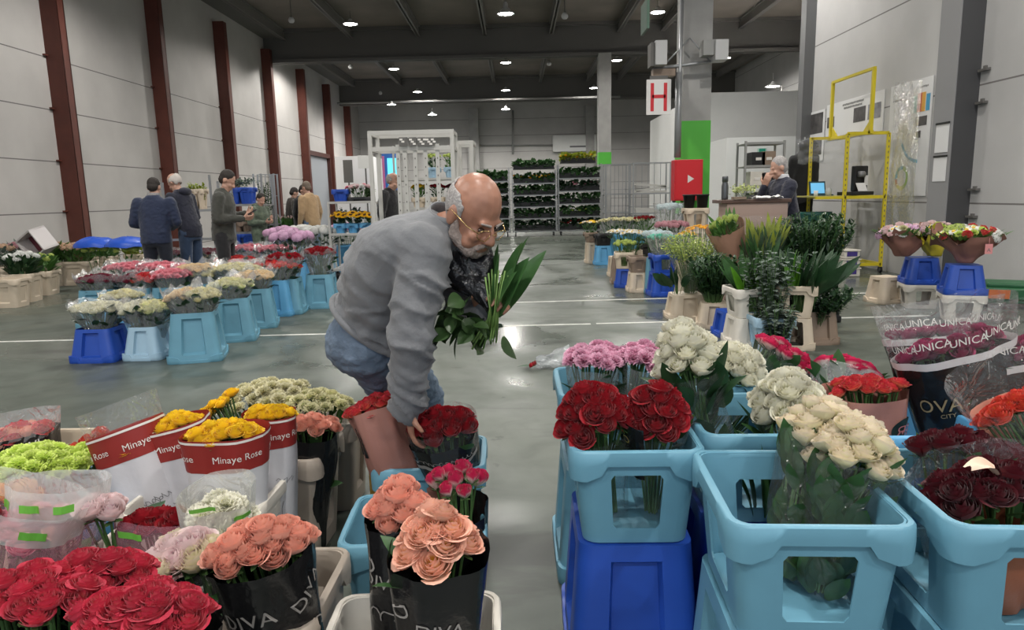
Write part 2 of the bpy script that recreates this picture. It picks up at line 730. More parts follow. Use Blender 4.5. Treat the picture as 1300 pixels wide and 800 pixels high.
# pipes on the back wall
PIPE = mat('grey_pipe', (.33, .33, .32), .45, .3)
mb = MB(); mb.tube([(-9.2, 38.0, 6.35), (5.6, 38.0, 6.35)], .06)
tag(mb.build('trim_%d' % k, PIPE, smooth=True), kind='structure'); k += 1
mb = MB(); mb.tube([at(651, 140, 43.8), at(651, 196, 43.8)], .06)
tag(mb.build('trim_%d' % k, PIPE, smooth=True), kind='structure'); k += 1
mb = MB(); mb.tube([at(590, 184, 43.8), at(715, 184, 43.8)], .04)
tag(mb.build('trim_%d' % k, PIPE, smooth=True), kind='structure'); k += 1

# white cold room at the far right
WHITE_P = mat('white_insulated_panel', (.66, .665, .65), .5, var=.04, scale=2)
def block(name, x0, x1, y0, y1, z1, m):
    mb = MB()
    mb.box(((x0 + x1) / 2, (y0 + y1) / 2, z1 / 2), (x1 - x0, y1 - y0, z1))
    return tag(mb.build(name, m), kind='structure')
block('wall_cold_room', 5.2, 11.9, 20.0, 27.5, 4.05, WHITE_P)
block('wall_cold_room_annex', 5.02, 8.0, 17.0, 19.9, 2.62, mat('bright_white_panel', (.78, .79, .78), .45))
# white lean-to at the far left behind the door
block('wall_office_far_left', XL, -7.5, 37.5, 42.0, 3.6, mat('office_white', (.8, .8, .8), .6))

# ------------------------------------------------------------------ lighting
LAMP_BODY = mat('lamp_white_body', (.6, .6, .6), .4)
LAMP_GLOW = mat('lamp_glow', (1, 1, 1), .5, emit=((1.0, .97, .92), 40))
def lamp_proto():
    mb = MB(); mb.lathe([(.03, .3), (.05, .26), (.06, .16), (.19, .03), (.21, 0), (.2, -.01), (.17, .03), (.04, .14)], 20)
    a = mb.mesh('lamp_housing', LAMP_BODY, True)
    mb = MB(); mb.lathe([(.01, .03), (.17, .028), (.17, .015), (.01, -.005)], 20)
    c = mb.mesh('lamp_diffuser', LAMP_GLOW, True)
    mb = MB(); mb.tube([(0, 0, .28), (0, 0, .75)], .008, 6)
    return a, c, mb.mesh('lamp_rod', STEEL_D)
LP = lamp_proto()
def high_bay(p, label, energy):
    r = empty('high_bay_lamp', p, 0, label, 'ceiling lamp', 'round high bay lamps under the roof')
    r.scale = (1.35, 1.35, 1.2)
    for n, me in zip(('housing', 'diffuser', 'hanging_rod'), LP):
        inst(n, me, r, Matrix())
    ld = bpy.data.lights.new('lamp_light', 'SPOT')
    ld.energy = energy
    ld.spot_size = math.radians(150)
    ld.spot_blend = .6
    ld.shadow_soft_size = .17
    ld.color = (1.0, .965, .91)
    lo = bpy.data.objects.new('lamp_light', ld)
    COL.objects.link(lo)
    lo.parent = r
    lo.location = (0, 0, -.04)
    return r
ZL = 6.9
LAMP_E = 640
seen = [((445, 31), 'round ceiling lamp, large and bright, left front one above the tall brown columns'),
        ((642, 18), 'round ceiling lamp at the top middle of the roof, nearest of the middle row'),
        ((835, 16), 'round ceiling lamp just left of the top of the concrete column with the sign'),
        ((416, 74), 'round ceiling lamp closest to the left wall, second from front'),
        ((500, 88), 'round ceiling lamp under the big girder, right of the one nearest the left wall'),
        ((642, 80), 'round ceiling lamp in the middle row, second from front, below the girder'),
        ((783, 77), 'round ceiling lamp just right of the slim middle post under the girder'),
        ((530, 117), 'small far ceiling lamp left of the middle row, above the trolley frames'),
        ((497, 133), 'small far ceiling lamp nearest the far left corner of the hall'),
        ((642, 115), 'small far ceiling lamp of the middle row, third from front'),
        ((754, 112), 'small far ceiling lamp just left of the slim middle post'),
        ((642, 139), 'small far ceiling lamp of the middle row, farthest, above the back wall'),
        ((549, 146), 'small far ceiling lamp low over the back wall left of the middle row'),
        ((921, 74), 'round ceiling lamp just right of the concrete column bracket'),
        ((981, 110), 'round ceiling lamp above the white cold room, near the right wall end'),
        ((992, 124), 'tiny far ceiling lamp at the top right corner of the white cold room')]
for (p, l) in seen:
    d = ray(*p)
    q = CAM + d * ((ZL - CAMH) / d.z)
    if p[0] > 970:
        q = at(p[0], p[1], 24.0)
    if q.y > 37:
        q = at(p[0], p[1], 37.0)
    lamp = high_bay(q, l, LAMP_E if q.y < 30 else LAMP_E * .6)
    if q.y > 23:
        lamp.scale = (1.2, 1.2, .55)
# the rows go on overhead and behind the photographer
for y in (-4.5, 1.2, 7.5, 14.5):
    for x in (-6.2, -.4, 4.3):
        high_bay((x, y, ZL), 'round ceiling lamp of the rows overhead, above the photographer', LAMP_E * .9)

w = bpy.data.worlds.new('world')
sc.world = w
w.use_nodes = True
w.node_tree.nodes['Background'].inputs[0].default_value = (.82, .9, 1.0, 1)
w.node_tree.nodes['Background'].inputs[1].default_value = .9   # overcast day through the open gate behind the photographer
# ------------------------------------------------------------------ plastic flower containers
PL = {
    'lightblue': mat('light_blue_plastic', (.135, .325, .435), .42, var=.07, scale=6),
    'skyblue': mat('sky_blue_plastic', (.11, .36, .62), .42, var=.07, scale=6),
    'paleblue': mat('pale_blue_plastic', (.36, .53, .66), .42, var=.07, scale=6),
    'blue': mat('royal_blue_plastic', (.018, .075, .42), .38, var=.08, scale=6),
    'cream': mat('cream_plastic', (.62, .52, .40), .5, var=.07, scale=6),
    'white': mat('off_white_plastic', (.68, .64, .57), .5, var=.07, scale=6),
    'greige': mat('grey_beige_plastic', (.42, .36, .30), .5, var=.09, scale=6),
    'black': mat('black_plastic', (.012, .012, .013), .4),
    'brown': mat('brown_plastic', (.26, .19, .14), .5, var=.07, scale=6),
}
TB = [(-1.0, 0), (-.72, 0), (-.60, 1), (-.52, 2), (-.18, 2), (.18, 2), (.52, 2), (.60, 1), (.72, 0), (1.0, 0)]

def rring(hx, hy, rc, cs=4):
    """rounded rectangle as [(x, y, nx, ny, t, tagcol, side)], sides: front(-y), right, back, left"""
    out = []
    dirs = [((0, -1), (1, 0)), ((1, 0), (0, 1)), ((0, 1), (-1, 0)), ((-1, 0), (0, -1))]
    for s, (n, d) in enumerate(dirs):
        half = (hx if s % 2 == 0 else hy) - rc
        off = hy if s % 2 == 0 else hx
        for t, c in TB:
            x = n[0] * off + d[0] * half * t
            y = n[1] * off + d[1] * half * t
            out.append((x, y, n[0], n[1], t, c, s))
        cx = (n[0] * (hy if s % 2 == 0 else hx) + d[0] * (hx if s % 2 == 0 else hy))
        cy = (n[1] * (hy if s % 2 == 0 else hx) + d[1] * (hx if s % 2 == 0 else hy))
        ccx = cx - (n[0] + d[0]) * rc
        ccy = cy - (n[1] + d[1]) * rc
        for k in range(1, cs):
            a = PI / 2 * k / cs
            nx = n[0] * math.cos(a) + d[0] * math.sin(a)
            ny = n[1] * math.cos(a) + d[1] * math.sin(a)
            out.append((ccx + nx * rc, ccy + ny * rc, nx, ny, 9, 0, s))
    return out

_BK = {}
def bucket_meshes(w, d, h, taper, mode, cap, inverted, zwin=(.16, .74), rim_h=(.042, .085)):
    sink = .03 if inverted else .016
    if inverted:
        zwin, rim_h = (.11, .84), (.03, .07)
    """one moulded container. Outer size at the rim w x d, height h; base narrower by taper.
    mode 'window' = open holes, 'recess' = sunk panels; front/back and sides alike. Returns (shell, rim)"""
    key = (w, d, h, taper, mode, cap, inverted, zwin)
    if key in _BK:
        return _BK[key]
    rc = .045
    rows = [0, .035, zwin[0], zwin[0] + .045, (zwin[0] + zwin[1]) / 2, zwin[1] - .045, zwin[1], .93, 1]
    mb = MB()
    n = None
    for r, fz in enumerate(rows):
        s = fz
        ins = .004 if inverted else .012
        hx = (w / 2 - ins) - taper * (1 - s)
        hy = (d / 2 - ins) - taper * (1 - s)
        ring = rring(hx, hy, rc)
        n = len(ring)
        for (x, y, nx, ny, t, c, sd) in ring:
            px, py = x, y
            if mode == 'recess' and c == 2 and 3 <= r <= 5:
                px -= nx * sink
                py -= ny * sink
            mb.v.append(Vector((px, py, fz * h)))
    ring = rring(w / 2, d / 2, rc)
    for r in range(len(rows) - 1):
        for k in range(n):
            k2 = (k + 1) % n
            a, b_, c_, d_ = r * n + k, r * n + k2, (r + 1) * n + k2, (r + 1) * n + k
            c0, c1 = ring[k][5], ring[k2][5]
            if mode == 'window' and 2 <= r <= 5 and c0 >= 1 and c1 >= 1:
                corner = (c0 == 1 or c1 == 1) and r in (2, 5)
                if not corner:
                    continue
                if r == 2:
                    f = (a, b_, d_) if c0 == 1 else (a, b_, c_)
                else:
                    f = (a, c_, d_) if c0 == 1 else (b_, c_, d_)
                mb.f.append(f); mb.m.append(0)
                continue
            mb.f.append((a, b_, c_, d_)); mb.m.append(0)
    if cap:
        mb.f.append(tuple(range(n))[::-1]); mb.m.append(0)
    o = mb.build('container_shell', PL['blue'])
    so = o.modifiers.new('s', 'SOLIDIFY')
    so.thickness = .005
    so.offset = -1
    bpy.context.view_layer.update()
    bake(o)
    shell = o.data
    bpy.data.objects.remove(o)
    shell.polygons.foreach_set('use_smooth', [True] * len(shell.polygons))
    shell.set_sharp_from_angle(angle=math.radians(35))
    # rim band: deeper at the corners, arched over the middle of each side
    mb = MB()
    prof = [(-.016, 0), (0.004, 0), (.006, -.5), (.004, -.97), (-.004, -1.0), (-.014, -1.0), (-.018, -.9)]
    prs = 7
    for q in range(prs):
        for (x, y, nx, ny, t, c, sd) in ring:
            dep = rim_h[1] if (t == 9 or abs(t) > .8) else (rim_h[1] * .62 + rim_h[0] * .38 if abs(t) > .65 else rim_h[0])
            off, fz = [(-.014, 0), (.002, 0), (.004, .5), (.002, .93), (-.003, 1.0), (-.014, 1.0), (-.019, .8)][q]
            mb.v.append(Vector((x + nx * off, y + ny * off, h - dep * (1 - fz) + .003)))
    for q in range(prs):
        for k in range(n):
            k2 = (k + 1) % n
            a, b_ = q * n + k, q * n + k2
            c_, d_ = ((q + 1) % prs) * n + k2, ((q + 1) % prs) * n + k
            mb.f.append((a, b_, c_, d_)); mb.m.append(0)
    rim = mb.mesh('container_rim', PL['blue'], True)
    rim.set_sharp_from_angle(angle=math.radians(50))
    if inverted:
        R = Matrix.Translation((0, 0, h)) @ Matrix.Rotation(PI, 4, 'X')
        shell.transform(R)
        rim.transform(R)
    _BK[key] = (shell, rim)
    return _BK[key]

_BKC = {}
def coloured(me, m):
    k = (me.name, m.name)
    if k not in _BKC:
        c = me.copy()
        c.materials.clear()
        c.materials.append(m)
        _BKC[k] = c
    return _BKC[k]

def container(kind, loc, rz, color, label, group=None, w=.4, d=.46, h=.28, name=None, taper=.03, mode=None):
    """kind: crate (upright, open windows), stool (upside down, closed top), tub (wide foot, open top), pail (upright, sunk panels)"""
    w, d, h = round(w, 2), round(d, 2), round(h, 2)
    spec = {'crate': ('window', True, False), 'pail': ('recess', True, False),
            'stool': ('recess', True, True), 'tub': ('recess', False, True), 'frame_stool': ('window', True, True)}[kind]
    me = bucket_meshes(w, d, h, taper, *spec)
    r = empty(name or {'crate': 'flower_crate', 'pail': 'flower_bucket', 'stool': 'upturned_flower_bucket',
                       'tub': 'flower_tub', 'frame_stool': 'upturned_flower_crate'}[kind],
              loc, rz, label, 'flower container', group)
    for nm, q in zip(('shell', 'rim' if kind in ('crate', 'pail') else 'foot_rim'), me):
        inst(nm, coloured(q, PL[color]), r, Matrix())
    if kind == 'tub':
        mb = MB()
        mb.box((0, 0, h * .45), (w - .19, d - .19, .01))
        inst('inner_floor', mb.mesh('tub_inner_floor', PL[color]), r, Matrix())
    return r

# ------------------------------------------------------------------ blooms
def rose_mesh(seed, opened=.5, n_in=6, n_mid=7, n_out=7, R=.034, H=.05, res=(5, 5)):
    """spiral of cupped petals, tight at the heart, lips turned out at the rim; origin at the calyx"""
    g = random.Random(seed)
    mb = MB()
    total = n_in + n_mid + n_out
    for i in range(total):
        q = i / (total - 1)
        ang = i * 2.3999 + g.uniform(-.25, .25)
        wid = (1.25 - .35 * q) * (1 + g.uniform(-.1, .1))
        rr = R * (.16 + .84 * q ** .85 * (.75 + .35 * opened))
        hh = H * (.96 - .26 * q * (.4 + opened) + g.uniform(-.04, .04))
        flare = R * (.42 * opened ** 1.3 * q ** 1.5 + .05) * g.uniform(.7, 1.3)
        curl = H * .3 * opened ** 1.3 * q ** 2 * g.uniform(.5, 1.3)
        tw = g.uniform(-.15, .15)

        def fn(u, v, ang=ang, wid=wid, rr=rr, hh=hh, flare=flare, curl=curl, q=q, tw=tw):
            a = (u - .5) * 2
            vv = v * (1 - .22 * abs(a) ** 2.5)
            bell = math.sin(min(1, vv * 1.55) * PI / 2)
            r = rr * (.18 + .82 * bell) - rr * .28 * (1 - q) * max(0, vv - .6) / .4
            r += flare * max(0, vv - .62) ** 1.4 * 3.2
            r += R * .06 * abs(a) ** 2 * (q + .2)
            z = hh * vv ** .82 - curl * max(0, vv - .7) ** 1.5 * 5
            th = ang + a * wid * (.55 + .45 * (1 - q * .2)) + tw * vv
            return (r * math.cos(th), r * math.sin(th), z)
        mb.grid(fn, res[0], res[1], uv=lambda u, v, q=q: (q, v))
    # calyx: five sepals
    me_i = 1
    for k in range(5):
        t0 = k * 2 * PI / 5

        def sp(u, v, t0=t0):
            a = (u - .5) * 2 * .5 * (1 - v) ** .7
            r = .004 + R * .55 * math.sin(min(1, v * 1.3) * PI / 2) + R * .3 * v ** 3
            return (r * math.cos(t0 + a), r * math.sin(t0 + a), -.004 + H * .34 * v - H * .1 * v ** 3)
        mb.grid(sp, 2, 4, mi=1)
    return mb

def carnation_mesh(seed, R=.034, H=.03, n=44):
    g = random.Random(seed)
    mb = MB()
    for i in range(n):
        q = (i + .5) / n
        ang = i * 2.3999
        tilt = q ** .6 * 1.35
        L = R * (.75 + .25 * q) * g.uniform(.9, 1.1)
        ph = g.uniform(0, 6)
        c, s_ = math.cos(ang), math.sin(ang)

        def fn(u, v, tilt=tilt, L=L, ph=ph, c=c, s_=s_, q=q):
            a = (u - .5) * 2
            w = a * L * .62 * v
            r = L * v * math.sin(tilt)
            z = H * .25 * (1 - q) + L * v * math.cos(tilt) * .85
            ruf = .16 * L * math.sin(a * 7 + ph) * v * v
            r += ruf * math.cos(tilt)
            z += ruf * math.sin(tilt) - .1 * L * a * a
            return (r * c - w * s_, r * s_ + w * c, z)
        mb.grid(fn, 6, 2, uv=lambda u, v, q=q: (q, v))
    return mb

def daisy_mesh(seed, R=.04, n=16, layers=2, heart=.35, cup=.25):
    g = random.Random(seed)
    mb = MB()
    for l in range(layers):
        for i in range(n):
            ang = (i + .5 * l) * 2 * PI / n + g.uniform(-.06, .06)
            L = R * (1 - .18 * l) * g.uniform(.93, 1.05)
            c, s_ = math.cos(ang), math.sin(ang)

            def fn(u, v, L=L, c=c, s_=s_, l=l):
                a = (u - .5) * 2
                w = a * L * 2.6 / n * math.sin(PI * (.15 + .75 * v))
                r = L * (.2 + .8 * v)
                z = .006 + .006 * l + cup * L * v * v * (.3 + .6 * l) - .1 * L * abs(a)
                return (r * c - w * s_, r * s_ + w * c, z)
            mb.grid(fn, 2, 3, uv=lambda u, v: (.9, v))
    mb.lathe([(R * .02, .004), (R * heart, .006), (R * heart * .95, .014), (R * heart * .5, .02), (R * .02, .021)], 12, 1)
    return mb

def puff_mesh(seed, R=.05, n=46, squash=.75):
    """round head of many small florets (hydrangea, chrysanthemum)"""
    g = random.Random(seed)
    mb = MB()
    for i in range(n):
        z = 1 - (i + .5) / n * 1.45
        a = i * 2.3999
        rr = math.sqrt(max(0, 1 - z * z))
        d = Vector((rr * math.cos(a), rr * math.sin(a), z))
        M = Matrix.Translation(Vector((d.x * R, d.y * R, d.z * R * squash))) @ frame(d).to_4x4() @ Matrix.Rotation(g.uniform(0, 6), 4, 'Z')
        s = R * g.uniform(.26, .36)
        for k in range(4):
            t = k * PI / 2
            c, s_ = math.cos(t), math.sin(t)
            mb.add([(0, 0, 0), (s * (c * .5 - s_ * .45), s * (s_ * .5 + c * .45), s * .18), (s * c, s * s_, s * .1), (s * (c * .5 + s_ * .45), s * (s_ * .5 - c * .45), s * .18)],
                   [(0, 3, 2, 1)], 0, M, [(.3, .2), (.8, .7), (.9, 1), (.8, .7)])
    return mb

def leaf_into(mb, base, direction, length, width, bend=.3, mi=0, roll=0, fold=.25, nu=2, nv=5, tip=1.0):
    d = Vector(direction).normalized()
    Fm = frame(d, (0, 0, 1) if abs(d.z) < .9 else (0, 1, 0))
    M = Matrix.Translation(base) @ Fm.to_4x4() @ Matrix.Rotation(roll, 4, 'Z')

    def fn(u, v):
        a = (u - .5) * 2
        w = width * .5 * math.sin(PI * min(1, .06 + .94 * v ** .85)) ** .8
        return (-bend * length * v * v + fold * abs(a) * w, a * w, length * v * (1 - .12 * bend * v))
    return mb.grid(fn, nu, nv, mi=mi, M=M, uv=lambda u, v: (u, v))

LEAF = mat('rose_leaf_green', (.045, .12, .035), .45, var=.35, scale=18, transl=.18)
LEAF2 = mat('fresh_leaf_green', (.085, .2, .045), .45, var=.3, scale=18, transl=.2)
LEAF_D = mat('dark_leaf_green', (.02, .06, .022), .42, var=.35, scale=14, transl=.12)
LEAF_Y = mat('yellow_green_leaf', (.30, .36, .04), .5, var=.25, scale=18, transl=.25)
LEAF_G = mat('grey_green_leaf', (.13, .17, .14), .6, var=.25, scale=18, transl=.15)
LEAF_BR = mat('bright_broad_leaf', (.10, .28, .02), .4, var=.2, scale=8, transl=.25)
STEM = mat('stem_green', (.08, .17, .05), .5)
HEART_Y = mat('flower_heart_yellow', (.75, .5, .06), .7)
HEART_B = mat('sunflower_heart_brown', (.045, .02, .01), .9)
HEART_G = mat('flower_heart_green', (.3, .42, .08), .7)

C = {  # petals: base, edge, heart
    'red': petal_mat('petals_red', (.42, .008, .018), (.30, .004, .012), None, .8),
    'darkred': petal_mat('petals_dark_red', (.13, .003, .010), (.075, .002, .008)),
    'burgundy': petal_mat('petals_burgundy', (.13, .006, .022), (.20, .012, .035)),
    'magenta': petal_mat('petals_burgundy_pink', (.22, .01, .06), (.3, .02, .09)),
    'coral': petal_mat('petals_coral_red', (.66, .055, .10), (.52, .022, .055), (.75, .16, .16), .8),
    'peach': petal_mat('petals_peach', (.83, .47, .36), (.83, .40, .30), (.83, .42, .22)),
    'peachyel': petal_mat('petals_peach_yellow_heart', (.84, .54, .38), (.85, .47, .35), (.86, .50, .05)),
    'orange': petal_mat('petals_orange', (.70, .13, .035), (.62, .05, .03), (.8, .3, .05)),
    'orangepink': petal_mat('petals_orange_pink', (.78, .22, .10), (.60, .03, .05), (.8, .35, .1)),
    'yellow': petal_mat('petals_yellow', (.88, .56, .012), (.90, .62, .02), (.85, .42, .0)),
    'orangeyel': petal_mat('petals_orange_yellow', (.9, .40, .01), (.9, .45, .01)),
    'cream': petal_mat('petals_cream', (.72, .66, .36), (.76, .72, .50), (.66, .66, .26)),
    'creamgreen': petal_mat('petals_cream_green', (.60, .66, .30), (.76, .72, .46), (.5, .6, .18)),
    'creampeach': petal_mat('petals_cream_peach', (.78, .58, .34), (.8, .66, .44), (.8, .45, .2)),
    'white': petal_mat('petals_ivory_white', (.76, .74, .56), (.80, .78, .66), (.66, .68, .36)),
    'creampink': petal_mat('petals_cream_pink_edge', (.80, .75, .50), (.82, .71, .57), (.72, .72, .34), .85),
    'lime': petal_mat('petals_lime', (.62, .76, .10), (.70, .82, .22), (.45, .62, .05)),
    'pink': petal_mat('petals_pink', (.70, .24, .42), (.80, .46, .60), (.55, .10, .25)),
    'hotpink': petal_mat('petals_rosy_pink', (.76, .14, .25), (.82, .34, .40), (.6, .05, .12)),
    'palepink': petal_mat('petals_pale_pink', (.80, .58, .56), (.82, .66, .66), (.76, .44, .58)),
    'bicolor': petal_mat('petals_white_red_edge', (.82, .62, .58), (.60, .02, .10), None, .62),
    'lilac': petal_mat('petals_lilac', (.72, .42, .62), (.8, .58, .74)),
    'purewhite': petal_mat('petals_white', (.78, .78, .74), (.82, .82, .8)),
    'mint': petal_mat('petals_dyed_mint', (.06, .58, .38), (.3, .74, .6)),
    'sky': petal_mat('petals_pale_sky', (.55, .68, .7), (.66, .76, .78)),
    'heather': petal_mat('florets_heather', (.5, .22, .27), (.55, .3, .3)),
    'sungold': petal_mat('petals_sunflower', (.80, .42, .006), (.85, .50, .01)),
    'chart': petal_mat('florets_chartreuse', (.42, .52, .10), (.5, .6, .2)),
    'beigepink': petal_mat('florets_beige_pink', (.58, .42, .26), (.62, .35, .28)),
}
_BL = {}
def bloom(kind, color, var):
    k = (kind, color, var)
    if k in _BL:
        return _BL[k]
    if kind == 'rose':
        mb = rose_mesh(10 + var, .35 + .15 * var)
    elif kind == 'bigrose':
        mb = rose_mesh(30 + var, .30 + .12 * var, 7, 8, 9, R=.036, H=.058)
    elif kind == 'openrose':
        mb = rose_mesh(35 + var, .62 + .12 * var, 8, 9, 9, R=.031, H=.044)
    elif kind == 'rosebud':
        mb = rose_mesh(20 + var, .12 + .1 * var, 5, 5, 6, R=.026, H=.056)
    elif kind == 'smallrose':
        mb = rose_mesh(40 + var, .5, 3, 5, 5, R=.034, H=.045, res=(3, 3))
    elif kind == 'spray':
        mb = rose_mesh(50 + var, .6, 6, 7, 8, R=.026, H=.036, res=(4, 4))
    elif kind == 'carnation':
        mb = carnation_mesh(60 + var)
    elif kind == 'daisy':
        mb = daisy_mesh(70 + var)
    elif kind == 'sunflower':
        mb = daisy_mesh(75 + var, R=.075, n=20, layers=2, heart=.45, cup=.1)
    elif kind == 'puff':
        mb = puff_mesh(80 + var)
    elif kind == 'bigpuff':
        mb = puff_mesh(85 + var, R=.10, n=90)
    elif kind == 'tulip':
        mb = rose_mesh(90 + var, .0, 0, 3, 3, R=.022, H=.05, res=(3, 4))
    second = {'sunflower': HEART_B, 'daisy': HEART_Y}.get(kind, STEM)
    _BL[k] = mb.mesh('%s_%s_bloom' % (color, kind), [C[color], second], True)
    return _BL[k]

BNAME = {'rose': 'rose_bloom', 'bigrose': 'rose_bloom', 'openrose': 'rose_bloom', 'rosebud': 'rose_bloom', 'smallrose': 'rose_bloom', 'spray': 'spray_rose_bloom',
         'carnation': 'carnation_bloom', 'daisy': 'daisy_bloom', 'sunflower': 'sunflower_bloom', 'puff': 'flower_head', 'bigpuff': 'flower_head', 'tulip': 'tulip_bloom'}

# ------------------------------------------------------------------ sleeves
SL = {
    'black': mat('black_sleeve_film', (.011, .011, .012), .22, bump=.35, bscale=14),
    'kraft': mat('kraft_wrap', (.40, .22, .15), .6, bump=.3, bscale=12, var=.1, scale=5),
    'pinkfoil': mat('pink_bronze_wrap', (.44, .21, .17), .28, bump=.3, bscale=10, metal=.15),
    'pinkpaper': mat('salmon_pink_wrap', (.66, .30, .22), .5, bump=.25, bscale=12),
    'orangewrap': mat('orange_brown_wrap', (.36, .12, .06), .4, bump=.25, bscale=12),
    'white': mat('white_paper_sleeve', (.60, .60, .63), .5, bump=.25, bscale=9),
    'brown': mat('brown_paper_wrap', (.26, .12, .09), .65, bump=.25, bscale=10),
    'yellowwrap': mat('yellow_wrap', (.5, .42, .03), .5),
    'bluewrap': mat('blue_film_cover', (.015, .09, .55), .4, bump=.3, bscale=10),
    'film': film_mat('clear_cellophane', opacity=.03, gloss=.13),
    'filmhazy': film_mat('hazy_cellophane', (.86, .88, .9), .17, .22, .28),
    'filmwhite': film_mat('milky_sleeve_film', (.84, .86, .84), .42, .3, .15),
    'filmpink': film_mat('pink_tinted_sleeve_film', (.66, .30, .38), .36, .3, .10),
}
BANDRED = mat('dark_red_sleeve_band', (.27, .022, .018), .45)
TXT_W = mat('white_print', (.75, .72, .68), .5)
TXT_G = mat('gold_print', (.36, .29, .16), .4)
TXT_S = mat('grey_print', (.30, .28, .26), .5)
TXT_GREEN = mat('green_print', (.16, .50, .06), .5)
TXT_K = mat('dark_print', (.14, .14, .15), .6)
TXT_RED = mat('red_print', (.45, .02, .03), .5)

class Sleeve:
    """oval paper or film cone around a bunch. local Z = bunch axis; angle 0 = +X, -90deg = front (-Y)"""
    def __init__(s, h, rb, rt, slant=0.0, slant_dir=-PI / 2, seed=0, crinkle=.02, z0=0.0, pow_=1.0, ruffle=.0, sq=3.0):
        s.h, s.rb, s.rt, s.slant, s.sd, s.seed, s.cr, s.z0, s.pw, s.ru, s.sq = h, rb, rt, slant, slant_dir, seed, crinkle, z0, pow_, ruffle, sq

    def pt(s, th, v, lift=0.0):
        vv = v ** s.pw
        rx = s.rb[0] + (s.rt[0] - s.rb[0]) * vv
        ry = s.rb[1] + (s.rt[1] - s.rb[1]) * vv
        c, n = math.cos(th), math.sin(th)
        k = (abs(c) ** s.sq + abs(n) ** s.sq) ** (-1 / s.sq)
        k = 1 + (k - 1) * .6
        cr = noise.noise(Vector((c * 1.6 + s.seed, n * 1.6, v * 2.2 + s.seed))) * s.cr + noise.noise(Vector((c * 5 + s.seed, n * 5, v * 3))) * s.cr * .35
        rx, ry = (rx + cr + lift) * k, (ry + cr + lift) * k
        z = s.z0 + s.h * v * (1 - s.slant * (math.cos(th - s.sd) * .5 + .5))
        z += s.ru * v ** 4 * noise.noise(Vector((c * 3 + s.seed, n * 3, 5.0)))
        return Vector((rx * c, ry * n, z))

    def build(s, name, m, parent, v0=0.0, v1=1.0, a0=0.0, a1=2 * PI, nu=36, nv=12, lift=0.0, bottom=False):
        mb = MB()
        full = abs(a1 - a0 - 2 * PI) < .01
        mb.grid(lambda u, v: s.pt(a0 + (a1 - a0) * u, v0 + (v1 - v0) * v, lift), nu, nv, closed=full)
        if bottom:
            n = nu
            mb.f.append(tuple(range(n))[::-1]); mb.m.append(0)
        return mb.build(name, m, parent, True)

    def text(s, mb, body, th, v, size, lift=.0025, tilt=0.0, mi=0, face=1):
        """lettering lying on the sleeve, centred at angle th, height fraction v"""
        vs, fs, w = text_geo(body)
        rad = (s.rt[0] + s.rb[0]) / 2 + (s.rt[0] - s.rb[0]) * (v - .5)
        out = []
        for p in vs:
            x, y = (p.x - w / 2) * size, (p.y - .35) * size
            x, y = x * math.cos(tilt) - y * math.sin(tilt), x * math.sin(tilt) + y * math.cos(tilt)
            out.append(s.pt(th + face * x / max(.03, rad), min(1.05, max(0.01, v + y / s.h)), lift))
        mb.add(out, fs, mi)

def scribble(s, mb, th, v, size, seed, mi=0, lift=.0025, wdt=.0035):
    """handwritten squiggle printed on a sleeve"""
    g = random.Random(seed)
    rad = (s.rt[0] + s.rb[0]) / 2
    pts = []
    t = 0
    n = 26
    for i in range(n):
        t = i / (n - 1)
        x = (t - .5) * size * 2 + size * .16 * math.sin(t * 19 + g.uniform(-.3, .3))
        y = size * .33 * math.cos(t * 19 + seed) * g.uniform(.6, 1.1)
        pts.append((x, y))
    for i in range(n - 1):
        (x0, y0), (x1, y1) = pts[i], pts[i + 1]
        d = Vector((x1 - x0, y1 - y0, 0))
        if d.length < 1e-6:
            continue
        p = Vector((-d.y, d.x, 0)).normalized() * wdt / 2
        q = [(x0 + p.x, y0 + p.y), (x1 + p.x, y1 + p.y), (x1 - p.x, y1 - p.y), (x0 - p.x, y0 - p.y)]
        mb.add([s.pt(th + a / rad, min(1, max(0.01, v + b_ / s.h)), lift) for a, b_ in q], [(3, 2, 1, 0)], mi)

# ------------------------------------------------------------------ bunches
def packed(n, rx, ry, g, jit=.12):
    pts = []
    for i in range(n):
        r = math.sqrt((i + .5) / n)
        a = i * 2.39996 + g.uniform(-jit, jit)
        pts.append((r * math.cos(a) * rx, r * math.sin(a) * ry, r))
    return pts

